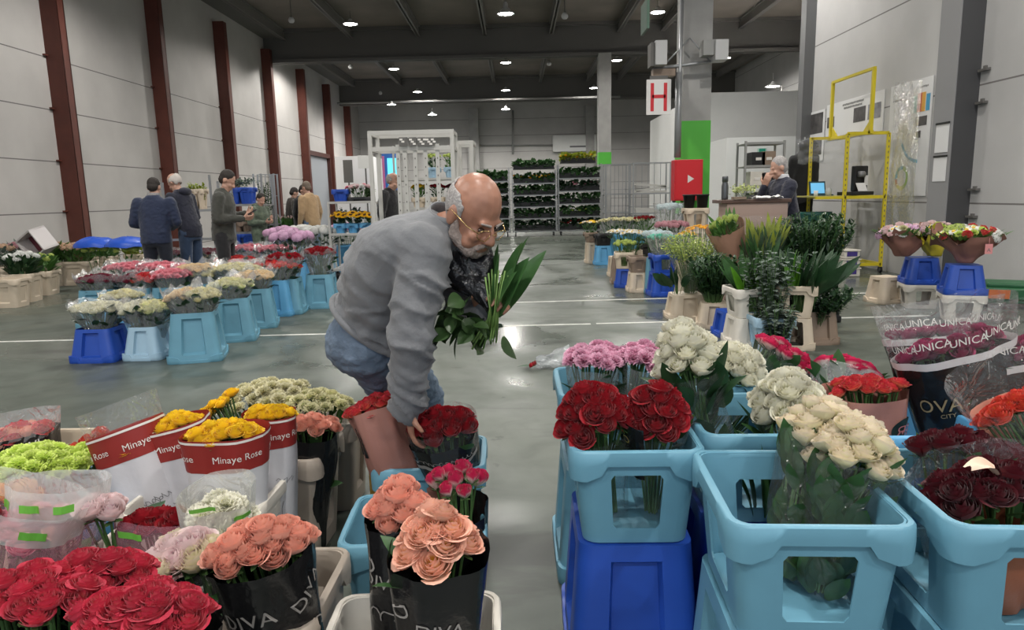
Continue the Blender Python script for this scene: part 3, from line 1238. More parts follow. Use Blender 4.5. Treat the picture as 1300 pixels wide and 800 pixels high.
def bunch(label, head, base, rx, ry, n, kind, color, cat='flower bunch', dome=.03, leaves=10, leaf_len=.09, leaf_w=.045, leaf_m=None,
          scale=1.0, tilt_out=.45, seed=0, group=None, stems=True, merged=False, name='rose_bunch', spin=0.0, xdir=(1, 0, 0), mix=None,
          leaf_zone=(.45, .95), stem_r=.0035, flat=0.0, cut=0.0, leaf_tilt=.55):
    """a bunch of cut flowers: blooms spread over an oval of rx, ry at the head, stems gathered at the base. Returns root, length"""
    g = random.Random(seed * 31 + 5)
    head, base = Vector(head), Vector(base)
    ax = head - base
    L = ax.length
    R = frame(ax, xdir)
    M = Matrix.Translation(base) @ R.to_4x4() @ Matrix.Rotation(spin, 4, 'Z')
    r = empty(name, label=label, cat=cat, group=group, M=M)
    tops = []
    mbb = MB() if merged else None
    for i, (x, y, q) in enumerate(packed(n, rx, ry, g)):
        z = L + dome * (1 - q * q) + g.uniform(-.012, .012) - cut * x / rx
        d = Vector((x / max(rx, .01) * tilt_out, y / max(ry, .01) * tilt_out, 1 - flat)).normalized()
        d = (d + Vector((g.uniform(-.18, .18), g.uniform(-.18, .18), 0))).normalized()
        s = scale * g.uniform(.9, 1.1)
        v = g.randrange(3)
        hgt = {'rose': .04, 'bigrose': .046, 'openrose': .036, 'spray': .026, 'rosebud': .045, 'smallrose': .034, 'tulip': .04}.get(kind, .01) * s
        p = Vector((x, y, z)) - d * hgt
        c = color if not mix else (mix[g.randrange(len(mix))] if g.random() < .5 else color)
        bm = bloom(kind, c, v)
        Mb = Matrix.Translation(p) @ frame(d).to_4x4() @ Matrix.Rotation(g.uniform(0, 6.28), 4, 'Z') @ Matrix.Scale(s, 4)
        if merged:
            k = 0 if c == color else 1
            mbb.add([vv.co for vv in bm.vertices], [tuple(pp.vertices) for pp in bm.polygons], 0, Mb)
            uvl = bm.uv_layers.active.data if bm.uv_layers.active else None
            o0 = len(mbb.v) - len(bm.vertices)
            if uvl:
                for lp in bm.loops:
                    mbb.uv[o0 + lp.vertex_index] = tuple(uvl[lp.index].uv)
        else:
            inst(BNAME[kind], bm, r, Mb)
        tops.append((p, d))
    if merged:
        mbb.build('blooms', C[color], r, True)
    if stems:
        ms = MB()
        for p, d in tops:
            b0 = Vector((p.x * .28, p.y * .28, 0))
            mid = (p - d * L * .25) * .5 + (p * .45 + b0 * .55) * .5
            ms.tube([b0, mid, p + d * .004], stem_r, 5, caps=False)
        ms.build('stems', STEM, r, True)
    if leaves:
        ml = MB()
        for i in range(leaves):
            a = g.uniform(0, 2 * PI)
            f = g.uniform(*leaf_zone)
            rr = (.3 + .62 * f) * g.uniform(.55, 1.0)
            b0 = Vector((rx * rr * math.cos(a), ry * rr * math.sin(a), L * f - .03))
            d = Vector((math.cos(a) * leaf_tilt, math.sin(a) * leaf_tilt, g.uniform(.25, 1)))
            leaf_into(ml, b0, d, leaf_len * g.uniform(.7, 1.2), leaf_w * g.uniform(.8, 1.2), g.uniform(-.1, .35), roll=g.uniform(-.6, .6))
        ml.build('leaves', leaf_m or LEAF, r, True)
    r['L'] = L
    del r['L']
    return r, L
# ------------------------------------------------------------------ foreground, right of the aisle
RIM = .70
SH = .42
G_ST = 'containers stacked right of the aisle'
def stack(x, y, rz, top_col, bot_col, lab_top, lab_bot, w=.38, d=.46, bot='stool'):
    a = container(bot, (x, y, 0), rz, bot_col, lab_bot, 'upturned containers carrying crates', w + .02, d + .02, SH, taper=.03)
    b = container('crate', (x, y, SH + .004), rz, top_col, lab_top, 'open crates of roses right of the aisle', w, d, RIM - SH - .004, taper=.025)
    return a, b

stack(.325, 2.03, -.02, 'lightblue', 'blue', 'light blue crate holding red roses, on a royal blue upturned bucket by the aisle', 'royal blue upturned bucket under the light blue crate of red roses', .37, .44)
stack(.735, 2.14, -.04, 'lightblue', 'blue', 'light blue crate of ivory roses, behind the frontmost empty-looking crate', 'dark blue upturned bucket half hidden behind the frontmost light blue crate', .40, .44)
stack(.645, 1.585, -.06, 'lightblue', 'lightblue', 'frontmost light blue crate with cream roses standing at its right side', 'light blue upturned bucket under the frontmost crate of cream roses', .385, .45)
stack(1.115, 1.565, -.07, 'lightblue', 'lightblue', 'light blue crate at the right picture edge with dark red roses', 'light blue upturned bucket under the crate of dark red roses', .42, .46)
stack(.33, 2.56, .0, 'lightblue', 'lightblue', 'light blue crate hidden under the pink roses', 'light blue upturned bucket under the pink roses', .38, .44)
stack(.76, 2.66, .0, 'lightblue', 'lightblue', 'light blue crate behind, under the white roses and the pink-edged ones', 'light blue upturned bucket farthest back in the right foreground group', .40, .44)
stack(1.165, 2.10, -.03, 'skyblue', 'lightblue', 'light blue crate between the cream roses and the black sleeves', 'light blue upturned bucket below the orange-red rose bunch', .38, .44)
stack(1.60, 2.24, -.03, 'white', 'cream', 'off-white crate with the tall black printed sleeves', 'cream upturned bucket under the off-white crate of black sleeves', .42, .46)
stack(1.61, 1.72, -.03, 'white', 'cream', 'off-white crate at the right edge with the orange bunch in salmon wrap', 'cream upturned bucket below the orange bunch in salmon wrap', .42, .46)
ZB = SH + .02

def B(label, px, py, Y, base, w_px, h_ratio, n, kind, color, **kw):
    h = at(px, py, Y)
    s = pxsize(h)
    rx = w_px * s / 2
    return bunch(label, h, base, rx, rx * h_ratio, n, kind, color, **kw)

GR = 'rose bunches right of the aisle'
# red roses in the first crate
r, L = B('bunch of deep red roses at the left of the first light blue crate', 755, 528, 1.96, (.27, 2.02, ZB), 98, 1.05, 30, 'rose', 'red', scale=1.0, seed=1, dome=.10, tilt_out=.8, leaves=16, leaf_len=.07, leaf_tilt=.25, group=GR, leaf_zone=(.4, .85))
Sleeve(L * .93, (.05, .05), (.105, .1), .05, seed=1).build('cellophane', SL['film'], r)
r, L = B('bunch of deep red roses with a black lettered strip, right half of the first crate', 832, 528, 1.97, (.40, 2.02, ZB), 86, 1.1, 26, 'rose', 'red', scale=1.0, seed=2, dome=.10, tilt_out=.8, leaves=12, group=GR, leaf_zone=(.4, .9))
s = Sleeve(L * 1.02, (.05, .05), (.1, .098), .12, seed=2)
s.build('cellophane', SL['film'], r)
s.build('black_strip', SL['black'], r, v0=.55, v1=1.16, a0=PI * 1.02, a1=PI * 1.36, nu=8, lift=.012)
mb = MB(); s.text(mb, 'NCO', PI * 1.14, 1.02, .035, .016, tilt=-1.0); mb.build('lettering', mat('yellow_print', (.6, .5, .08), .5), r)
mb = MB(); s.text(mb, 'ECO', PI * 1.28, .70, .045, .016, tilt=-.3)
mb.build('lettering', mat('yellow_print', (.6, .5, .08), .5), r)
# pink roses behind
for i, (x, w, l) in enumerate(((757, 72, 'bunch of ruffled pink roses, left one behind the red roses'), (820, 66, 'bunch of ruffled pink roses, right one beside the cream bunch'))):
    r, L = B(l, x, 452, 2.5, (.26 + .15 * i, 2.56, ZB), w, .95, 26, 'carnation', 'pink', scale=.95, seed=3 + i, dome=.02, leaves=8, group=GR, name='pink_rose_bunch')
    Sleeve(L * .98, (.05, .05), (.1, .1), .05, seed=4 + i).build('cellophane', SL['filmhazy'], r)
# cream/ivory bunches of the middle crates
r, L = B('bunch of cream ruffled roses with broad leaves just right of the red roses', 872, 455, 2.12, (.63, 2.10, ZB), 82, 1.1, 26, 'bigrose', 'white', scale=1.08, seed=5, dome=.12, tilt_out=.8, leaves=44, leaf_len=.13, leaf_w=.06, leaf_m=LEAF_D, group=GR, leaf_zone=(.3, .88), leaf_tilt=.3)
Sleeve(L * .95, (.05, .05), (.1, .1), .05, seed=6).build('cellophane', SL['film'], r)
r, L = B('bunch of white ruffled roses in the back crate between cream and pink-edged bunches', 933, 462, 2.55, (.70, 2.62, ZB), 82, 1.0, 28, 'bigrose', 'white', scale=1.15, seed=7, dome=.08, tilt_out=.7, leaves=20, group=GR)
Sleeve(L * .97, (.05, .05), (.12, .11), .05, seed=7).build('cellophane', SL['film'], r)
r, L = B('bunch of large ivory roses at the centre of the right foreground group', 1003, 515, 2.06, (.84, 2.10, ZB), 88, 1.25, 28, 'bigrose', 'white', scale=1.12, seed=8, dome=.11, tilt_out=.8, leaves=34, leaf_len=.14, leaf_w=.06, group=GR, leaf_zone=(.35, .85), leaf_tilt=.35)
Sleeve(L * .97, (.05, .05), (.11, .11), .05, seed=8).build('cellophane', SL['film'], r)
# the big smooth leaves standing in the crate
t = bunch('upright broad green leaves standing in the crate left of the ivory roses', at(952, 520, 1.99), (.72, 2.0, ZB), .03, .03, 2, 'tulip', 'lime', cat='foliage bunch', name='broad_leaf_bunch', leaves=0, stems=False, scale=.3)[0]
for ch in list(t.children):
    bpy.data.objects.remove(ch)
for i, (dx, dz, w_, bend) in enumerate(((-.03, .30, .075, .12), (.02, .27, .08, -.1), (.06, .22, .07, -.2), (-.06, .2, .06, .25), (.0, .24, .07, .0))):
    ml = MB()
    leaf_into(ml, (dx * .5, -.01 * i, .0), (dx * 1.6, -.12, 1), dz + .02, w_, bend, nu=4, nv=8, roll=-PI / 2 + dx * 4)
    ml.build('leaf', LEAF, t, True)
r, L = B('bunch of crimson-edged white roses behind the ivory ones', 1000, 452, 2.72, (.83, 2.68, ZB), 84, .95, 34, 'rose', 'bicolor', scale=1.0, seed=9, dome=.04, leaves=30, group=GR)
Sleeve(L * .97, (.05, .05), (.13, .12), .05, seed=9).build('cellophane', SL['film'], r)
r, L = B('bunch of crimson-edged white roses behind the orange-red ones in salmon wrap', 1074, 470, 2.5, (1.07, 2.3, ZB), 74, .85, 28, 'rose', 'bicolor', scale=1.0, seed=10, dome=.04, leaves=26, group=GR)
Sleeve(L * .99, (.05, .05), (.11, .11), .05, seed=10).build('cellophane', SL['filmhazy'], r)
# orange-red roses in pink wrap with a round dark label
r, L = B('bunch of orange-red roses in salmon wrap with a round dark label', 1100, 488, 2.12, (1.10, 2.1, ZB), 92, .62, 30, 'spray', 'orangepink', scale=.95, seed=11, dome=.02, leaves=4, group=GR)
s = Sleeve(L * 1.0, (.055, .055), (.122, .095), .10, seed=11)
s.build('wrap', SL['pinkfoil'], r)
def round_label(s, r, th, v, rad, letter='R'):
    mb = MB()
    ring = []
    n = 28
    rr = (s.rt[0] + s.rb[0]) / 2 + (s.rt[0] - s.rb[0]) * (v - .5)
    c = s.pt(th, v, .003)
    vs = [c] + [s.pt(th + rad * math.cos(2 * PI * i / n) / rr, v + rad * math.sin(2 * PI * i / n) / s.h, .003) for i in range(n)]
    mb.add(vs, [(0, 1 + i, 1 + (i + 1) % n) for i in range(n)], 0)
    s.text(mb, 'Я', th - rad * .35 / rr, v, rad * 1.1, .005, mi=1)
    for k in range(3):
        scribble(s, mb, th + rad * .36 / rr, v + (.34 - .34 * k) * rad / s.h, rad * .34, k, 1, .005, .0016)
    lab = mb.build('round_label', [mat('label_dark_green', (.012, .03, .026), .5), mat('label_print_rose', (.55, .2, .2), .5)], r)
round_label(s, r, -.9, .70, .042)
# cream-pink roses in the front crate
r, L = B('tall bunch of creamy white roses in cellophane, front right of the frontmost crate', 1086, 582, 1.60, (.72, 1.56, ZB), 104, .85, 24, 'bigrose', 'creampink', scale=1.0, seed=12, dome=.10, leaves=90, leaf_len=.10, leaf_w=.045, leaf_m=LEAF, group=GR, leaf_zone=(.05, .93), leaf_tilt=.25, tilt_out=.5)
Sleeve(L * .98, (.06, .06), (.105, .09), .0, seed=12, crinkle=.015).build('cellophane', SL['film'], r)
r, L = B('tall bunch of creamy roses directly behind the front one, in the frontmost crate', 1040, 552, 1.72, (.655, 1.63, ZB), 84, .95, 22, 'bigrose', 'creampink', scale=1.0, seed=13, dome=.10, leaves=70, leaf_len=.10, leaf_w=.045, leaf_m=LEAF, group=GR, leaf_zone=(.05, .93), leaf_tilt=.25)
Sleeve(L * .98, (.05, .05), (.095, .09), .0, seed=13, crinkle=.015).build('cellophane', SL['film'], r)
# dark red roses, right crate
r, L = B('bunch of dark red roses in brown wrap with a loose cream petal on top', 1250, 612, 1.50, (1.12, 1.52, ZB), 150, .62, 22, 'rose', 'darkred', scale=1.1, seed=14, dome=.04, leaves=14, group=GR, leaf_zone=(.6, .9))
s = Sleeve(L * 1.0, (.06, .06), (.15, .11), .26, seed=14)
s.build('wrap', SL['orangewrap'], r, v1=.86)
s.build('cellophane', SL['film'], r, v0=.86, v1=1.14)
round_label(s, r, -2.35, .60, .05)
r2, L2 = B('bunch of dark red roses behind the brown-wrapped one, upright and green-sleeved', 1232, 563, 1.72, (1.10, 1.68, ZB), 130, .55, 18, 'rose', 'darkred', scale=1.1, seed=15, dome=.03, leaves=18, leaf_m=LEAF, group=GR, leaf_zone=(.5, .9))
Sleeve(L2 * .97, (.05, .05), (.13, .09), .05, seed=15).build('cellophane', SL['film'], r2)
mb = MB()
mb.grid(lambda u, v: ((u - .5) * .075, (v - .5) * .045 * (1 - (2 * u - 1) ** 2 * .5), .012 * math.sin(u * 4) + .008 * math.sin(v * 5 + u * 3)), 8, 5)
p = mb.build('loose_petal', mat('cream_petal', (.80, .58, .44), .55), None, True, loc=at(1248, 594, 1.47))
p.rotation_euler = (.35, .1, .15)
tag(p, 'loose cream petal lying on the dark red roses', 'petal')

# black printed sleeves with burgundy flowers
def nova(label, px, py, Y, base, wpx, seed, words, clear=.2, oval='OV'):
    h = at(px, py, Y)
    sz = pxsize(h)
    rx = wpx * sz / 2
    r, L = bunch(label, h, base, rx * .8, rx * .30, 18, 'rose', 'magenta', scale=.9, seed=seed, dome=.0, leaves=4, group='black printed sleeves', name='sleeved_rose_bunch')
    s = Sleeve(L * 1.08, (.10, .06), (rx, rx * .45), .0, seed=seed, crinkle=.014, sq=2.6)
    s.build('black_sleeve', SL['black'], r, v1=.84)
    mb = MB(); mb.grid(lambda u, v: s.pt(2 * PI * u, .84 + .045 * v, .001), 36, 1, closed=True)
    mb.build('white_band', mat('sleeve_white_band', (.62, .6, .6), .45), r, True)
    s.build('clear_top', SL['film'], r, v0=.885, v1=1.13, nv=4)
    for w, th, v, size, t in words:
        mb = MB(); s.text(mb, w, th, v, size, .004, tilt=t); mb.build('lettering', TXT_S, r)
    mb = MB()
    for k in range(5):
        s.text(mb, 'UNICA', -PI / 2 - 1.05 + k * .52, .99 if k % 2 else .975, .034, .004)
        s.text(mb, 'UNICA', -PI / 2 - .9 + k * .52, 1.08, .028, .004)
    mb.build('rim_lettering', TXT_W, r)
    return r, s
GOLD = [('OVA', -PI / 2 - .62, .62, .062, -.05), ('CITY', -PI / 2 - .5, .55, .02, 0)]
r, s = nova('tall black sleeve with burgundy roses, rear left of the three black ones', 1192, 418, 2.45, (1.53, 2.36, ZB), 152, 21, [])
r, s = nova('tall black sleeve lettered OVA in gold, front middle one', 1208, 432, 2.12, (1.46, 2.16, ZB), 156, 22, GOLD)
for ch in r.children:
    if ch.name.startswith('lettering'):
        ch.data.materials[0] = TXT_G
r, s = nova('tall black sleeve cut by the right picture edge, lettered VA', 1300, 436, 2.12, (1.72, 2.2, ZB), 150, 23, [('VA', -PI / 2 - .55, .62, .062, -.1)])
# orange bunch in salmon wrap at the right edge
r, L = B('bunch of orange carnations in salmon wrap with round dark label, at the right picture edge', 1288, 512, 1.80, (1.50, 1.74, ZB), 100, .6, 24, 'spray', 'orange', scale=1.05, seed=16, dome=.02, leaves=0, group=GR, name='carnation_bunch')
s = Sleeve(L * 1.12, (.06, .055), (.12, .09), .22, seed=16)
s.build('wrap', SL['pinkpaper'], r, v1=.9)
s.build('cellophane', SL['film'], r, v0=.9, v1=1.16)
round_label(s, r, -PI / 2 + .25, .68, .05)

# ------------------------------------------------------------------ foreground, left of the aisle
GC = 'crates left of the aisle'
container('crate', (-.325, 2.04, 0), .03, 'lightblue', 'light blue crate right of the cream ones, empty at its left side', GC, .43, .36, .42, taper=.03)
container('crate', (-.345, 2.60, 0), .02, 'lightblue', 'light blue crate the man reaches into, with red roses', GC, .42, .36, .42, taper=.03)
container('crate', (-.255, 1.43, 0), .02, 'white', 'off-white crate at the bottom edge under the black peach-rose sleeves', GC, .40, .38, .42, taper=.03)
container('pail', (-1.07, 2.27, 0), -.03, 'white', 'off-white crate holding the yellow roses in white sleeves', GC, .46, .40, .42, taper=.03)
container('pail', (-.99, 2.72, 0), -.06, 'greige', 'grey-beige crate with the black sleeve of salmon roses', GC, .46, .36, .42, taper=.03)
container('pail', (-.95, 3.13, 0), -.06, 'greige', 'grey-beige crate farthest back in the left foreground row', GC, .46, .34, .42, taper=.03)
container('pail', (-1.02, 1.84, 0), -.03, 'white', 'off-white crate with the red roses in pink film', GC, .46, .38, .42, taper=.03)
container('pail', (-.60, 1.66, 0), -.03, 'greige', 'grey-beige crate under the peach roses in the lettered black sleeve', GC, .22, .40, .42, taper=.02)
container('pail', (-1.0, 1.25, 0), 0, 'black', 'black crate at the bottom left corner under the coral roses', GC, .60, .42, .42, taper=.03)
container('pail', (-1.58, 2.30, 0), 0, 'skyblue', 'blue crate under the lime carnations', GC, .46, .44, .42, taper=.03)
container('pail', (-1.55, 1.74, 0), 0, 'cream', 'cream crate at the left edge under the milky pink sleeves', GC, .46, .44, .42, taper=.03)
container('pail', (-2.05, 2.78, 0), 0, 'cream', 'cream crate at the left edge under the coral bunch in black sleeve', GC, .46, .4, .42, taper=.03)
container('pail', (-1.55, 2.80, 0), 0, 'cream', 'cream crate behind the lime carnations', GC, .44, .4, .42, taper=.03)
mb = MB(); mb.box((0, 0, .24), (.05, .02, .48))
p = tag(mb.build('wooden_slat', mat('yellow_wood', (.55, .33, .07), .6, var=.2, scale=9), bevel=.003, loc=(-.665, 3.02, .003)), 'yellow wooden slat standing beside the grey-beige crate', 'slat')
p.rotation_euler = (0, 0, .1)
ZF = .022
GL = 'rose bunches left of the aisle'
# peach roses, aisle side
for i, (px, py, Y, bx, by, w, n, c, l) in enumerate((
        (508, 650, 1.62, -.285, 1.56, 80, 17, 'peach', 'bunch of peach roses in black sleeve, left half of the aisle-side peach pair'),
        (556, 690, 1.42, -.185, 1.42, 98, 17, 'peachyel', 'bunch of peach roses with yellow hearts in black lettered sleeve, nearest the aisle'))):
    r, L = B(l, px, py, Y, (bx, by, ZF), w, 1.0, n, 'openrose' if i else 'bigrose', c, scale=1.22 if i else .95, seed=31 + i, dome=.09, leaves=3, group=GL, tilt_out=.75)
    s = Sleeve(L * 1.0, (.06, .06), (.092 + .012 * i, .088 + .008 * i), .03 + .02 * i, seed=31 + i)
    s.build('black_sleeve', SL['black'], r, bottom=True)
    mb = MB(); s.text(mb, 'DIVA', -PI / 2 + .1 - .5 * (1 - i), .80, .045, tilt=-.12); mb.build('lettering', TXT_S, r)
    mb = MB(); s.text(mb, 'D', -PI / 2 - .75, .86, .05, tilt=-1.2); mb.build('lettering', TXT_S, r)
    for k in range(3):
        mb = MB(); scribble(s, mb, -PI / 2 - .5 + .5 * k, .66 - .1 * (k % 2), .05, k + i); mb.build('handwriting', TXT_S, r)
# bicolor small bunch and red bunch in the crate by the man
r, L = B('small bunch of white roses edged in crimson, beside the aisle behind the peach roses', 580, 610, 1.98, (-.17, 2.0, ZF), 78, .95, 12, 'rosebud', 'bicolor', scale=1.0, seed=34, dome=.05, leaves=3, group=GL, tilt_out=.5)
s = Sleeve(L * .99, (.05, .05), (.09, .085), .1, seed=34)
s.build('wrap', SL['pinkfoil'], r, a0=PI * .6, a1=PI * 1.3, nu=14)
s.build('black_sleeve', SL['black'], r, v1=.9, a0=PI * 1.3, a1=PI * 2.6, nu=26)
r, L = B('bunch of velvety red roses in black sleeve under the bending man\'s hand', 560, 538, 2.42, (-.225, 2.56, ZF), 80, .85, 17, 'rose', 'red', scale=1.2, seed=35, dome=.045, leaves=3, group=GL)
s = Sleeve(L * .97, (.06, .06), (.122, .10), .06, seed=35)
s.build('black_sleeve', SL['black'], r)
mb = MB(); mb.grid(lambda u, v: s.pt(PI * (1.02 + .96 * u), .845 + .03 * v, .0015), 24, 1)
for k in range(4):
    scribble(s, mb, -PI / 2 - .75 + k * .5, .91, .022, k, 0, .004, .002)
mb.build('printed_band', TXT_S, r)
Sleeve(L * 1.04, (.06, .06), (.128, .106), .02, seed=35).build('cellophane', SL['film'], r, v0=.8)
r, L = B('bunch of orange roses in shiny pink-bronze wrap leaning left of the man\'s hand', 474, 512, 2.50, (-.36, 2.53, ZF), 66, .8, 18, 'spray', 'orangepink', scale=1.0, seed=36, dome=.02, leaves=0, group=GL, xdir=(1, .3, 0))
s = Sleeve(L * 1.0, (.055, .055), (.105, .095), .0, seed=36, crinkle=.03)
s.build('wrap', SL['pinkfoil'], r)
mb = MB(); mb.grid(lambda u, v: s.pt(PI * (1.0 + .22 * u), .74 + .16 * v, .002), 8, 3)
mb.build('black_label', SL['black'], r)
# yellow roses in white sleeves with red bands
def minaye(label, px, py, Y, base, w, seed, slant=.1, top=.0, n=24, sd=-PI / 2):
    r, L = B(label, px, py, Y, base, w * .92, .72, int(n * 1.25), 'spray', 'yellow', scale=1.12, seed=seed, dome=.02, leaves=0, group='yellow roses in white sleeves')
    h = at(px, py, Y)
    rx = w * pxsize(h) / 2 + .012
    s = Sleeve(L * (1.05 + top), (.075, .065), (rx, rx * .76), slant, sd, seed=seed, crinkle=.012)
    s.build('white_sleeve', SL['white'], r, v1=.80, bottom=True)
    s.build('red_band', BANDRED, r, v0=.80, v1=.965, nv=3, lift=.0008)
    mb = MB(); mb.grid(lambda u, v: s.pt(2 * PI * u, .945 + .012 * v, .0025), 36, 1, closed=True)
    mb.build('band_edge', TXT_W, r)
    for k in range(3):
        mb = MB()
        s.text(mb, 'Minaye Rose', -PI / 2 - 1.5 + 1.75 * k + seed % 3 * .3, .872, .032, .003, tilt=.03)
        mb.build('lettering', TXT_W, r)
    mb = MB()
    g = random.Random(seed)
    for k in range(6):
        scribble(s, mb, -PI / 2 - .7 + .3 * k, .5 + g.uniform(-.12, .12), .02 + g.random() * .02, k + seed, wdt=.0018)
        a = -PI / 2 - .8 + .28 * k
        mb.tube([s.pt(a + .05 * math.sin(q * 1.7 + k), .3 + .04 * q, .002) for q in range(6)], .0008, 4)
    mb.build('line_drawing', TXT_K, r)
    if top:
        s.build('clear_top', SL['film'], r, v0=.965, v1=1.0 + top, nv=2)
    return r
minaye('white sleeve of yellow roses, leftmost, mostly clear film above its red band', 168, 566, 2.33, (-1.21, 2.28, ZF), 84, 41, -.03, .10, n=20, sd=0)
minaye('white sleeve of yellow roses, second from the left', 222, 535, 2.36, (-1.08, 2.34, ZF), 72, 42, .03)
minaye('white sleeve of yellow roses, front right and largest of the yellow ones', 286, 546, 2.20, (-.95, 2.16, ZF), 98, 43, .03, n=34)
minaye('white sleeve of yellow roses, farthest right beside the salmon bunch', 342, 524, 2.42, (-.90, 2.38, ZF), 60, 44, .03, n=18)
r, L = B('loose yellow rose bunch behind the white sleeves', 262, 524, 2.55, (-1.10, 2.56, .5), 96, .6, 26, 'spray', 'yellow', scale=1.0, seed=45, dome=.01, leaves=0, group='yellow roses in white sleeves')
# cream carnations behind, two bunches
r, L = B('bunch of cream carnations with green tint, left of the pair behind the yellow roses', 335, 503, 2.95, (-1.05, 2.98, ZF), 112, .75, 34, 'carnation', 'cream', scale=1.05, seed=46, dome=.05, leaves=6, group=GL, name='carnation_bunch')
Sleeve(L * .97, (.06, .06), (.18, .14), .05, seed=46).build('cellophane', SL['film'], r)
r, L = B('bunch of cream and pale green carnations, right of the pair, above the salmon roses', 396, 513, 2.88, (-.90, 2.9, ZF), 92, .75, 30, 'carnation', 'creamgreen', scale=1.0, seed=47, dome=.04, leaves=8, leaf_m=LEAF2, group=GL, name='carnation_bunch')
Sleeve(L * .9, (.06, .06), (.15, .13), .05, seed=47).build('cellophane', SL['filmhazy'], r)
r, L = B('bunch of salmon roses in a black lettered sleeve above the grey-beige crates', 396, 536, 2.62, (-.86, 2.66, ZF), 64, .8, 14, 'spray', 'peach', scale=1.2, seed=48, dome=.02, leaves=4, group=GL)
s = Sleeve(L * .97, (.06, .06), (.10, .09), .06, seed=48)
s.build('black_sleeve', SL['black'], r)
mb = MB(); s.text(mb, 'DIVA', -PI / 2 - .35, .82, .045); scribble(s, mb, -PI / 2 - .3, .66, .04, 3); mb.build('lettering', TXT_W, r)
# peach roses, lettered black sleeve (left)
r, L = B('bunch of peach roses in a big black sleeve lettered in grey, left foreground', 328, 694, 1.50, (-.585, 1.60, ZF), 132, .52, 24, 'bigrose', 'peach', scale=1.0, seed=49, dome=.06, leaves=3, group=GL, xdir=(1, .55, 0), tilt_out=.5)
s = Sleeve(L * 1.0, (.065, .055), (.122, .085), .03, seed=49, crinkle=.022)
s.build('black_sleeve', SL['black'], r, bottom=True)
mb = MB(); s.text(mb, 'DIVA', -PI / 2 - .55, .80, .055, tilt=.1); mb.build('lettering', TXT_S, r)
mb = MB(); s.text(mb, 'DIVA', -PI / 2 + .75, .84, .05, tilt=.5); mb.build('lettering', TXT_S, r)
for k in range(4):
    mb = MB(); scribble(s, mb, -PI / 2 - .7 + .42 * k, .62 + .05 * (k % 2), .055, k + 9); mb.build('handwriting', TXT_S, r)
# pale pink roses
r, L = B('bunch of pale pink and ivory roses between the coral and the peach roses', 228, 704, 1.58, (-.74, 1.68, ZF), 92, .8, 9, 'bigrose', 'palepink', scale=1.25, seed=50, dome=.05, leaves=5, group=GL, mix=['creampink'])
s = Sleeve(L * .95, (.05, .05), (.085, .075), .05, seed=50)
s.build('dark_sleeve', SL['black'], r, v1=.85)
s.build('cellophane', SL['film'], r, v0=.5, v1=1.03)
r, L = B('single bunch of pale pink roses above the milky sleeves at the left', 122, 640, 1.78, (-1.10, 1.86, ZF), 64, .8, 6, 'bigrose', 'palepink', scale=1.1, seed=51, dome=.03, leaves=4, leaf_len=.13, leaf_w=.1, leaf_m=LEAF_D, group=GL, leaf_zone=(.6, .8))
# white carnations in a milky cone
r, L = B('white carnations inside a milky film cone with green print', 280, 655, 1.74, (-.86, 1.86, ZF), 74, .8, 12, 'carnation', 'white', scale=1.15, seed=52, dome=.03, leaves=3, group=GL, name='carnation_bunch')
s = Sleeve(L * 1.17, (.05, .05), (.095, .08), .06, -PI * .75, seed=52)
s.build('milky_sleeve', SL['filmwhite'], r)
mb = MB()
for th, v, w_ in ((-PI / 2 - .5, .80, .035), (-PI / 2 + .3, .83, .03), (-PI / 2 - .1, 1.02, .03), (-PI / 2 + .9, .95, .02)):
    mb.grid(lambda u, q, th=th, v=v, w_=w_: s.pt(th + (u - .5) * w_ * 2 / .09, v + .012 * math.sin(u * 3) + (q - .5) * .02, .002), 8, 1)
mb.build('green_print', TXT_GREEN, r)
# red roses in pink film
r, L = B('red roses sunk in a pink-tinted film sleeve with green print', 205, 655, 1.84, (-1.0, 1.84, ZF), 92, .6, 14, 'rose', 'red', scale=1.0, seed=53, dome=.01, leaves=4, group=GL)
s = Sleeve(L * 1.05, (.06, .06), (.12, .085), .06, 0.0, seed=53)
s.build('pink_sleeve', SL['filmpink'], r, a0=PI * .9, a1=PI * 2.1, nu=24)
mb = MB()
for th, v in ((-PI / 2 - .45, .93), (-PI / 2 + .7, .9)):
    mb.grid(lambda u, q, th=th, v=v: s.pt(th + (u - .5) * .6, v + (q - .5) * .035, .002), 8, 1)
mb.build('green_print', TXT_GREEN, r)
# milky pink sleeves at the left edge
for i, (px, py, Y, bx, w, l) in enumerate(((20, 668, 1.70, -1.62, 150, 'milky pink sleeve of roses cut by the left picture edge'), (74, 652, 1.78, -1.40, 110, 'milky pink sleeve of roses with a green printed rim, left of the pale pink rose'))):
    r, L = B(l, px, py, Y, (bx + .1, 1.74, ZF), w * .75, .6, 11, 'rose', 'hotpink', scale=1.05, seed=54 + i, dome=.01, leaves=6, group=GL, mix=['peach', 'red'])
    h = at(px, py, Y)
    s = Sleeve(L * 1.10, (.08, .07), (w * pxsize(h) / 2, .095), .0, seed=54 + i)
    s.build('milky_sleeve', SL['filmpink'], r, v1=.93)
    s.build('clear_rim', SL['filmwhite'], r, v0=.93, v1=1.06, nv=3)
    for k in range(3):
        mb = MB()
        mb.grid(lambda u, q, k=k: s.pt(-PI / 2 - .8 + .7 * k + (u - .5) * .4, .985 + (q - .5) * .035, .002), 8, 1)
        mb.build('green_print', TXT_GREEN, r)
    if i:
        mb = MB(); scribble(s, mb, -PI / 2 + .75, .74, .035, 4, 0, .004); mb.build('red_print', TXT_RED, r)
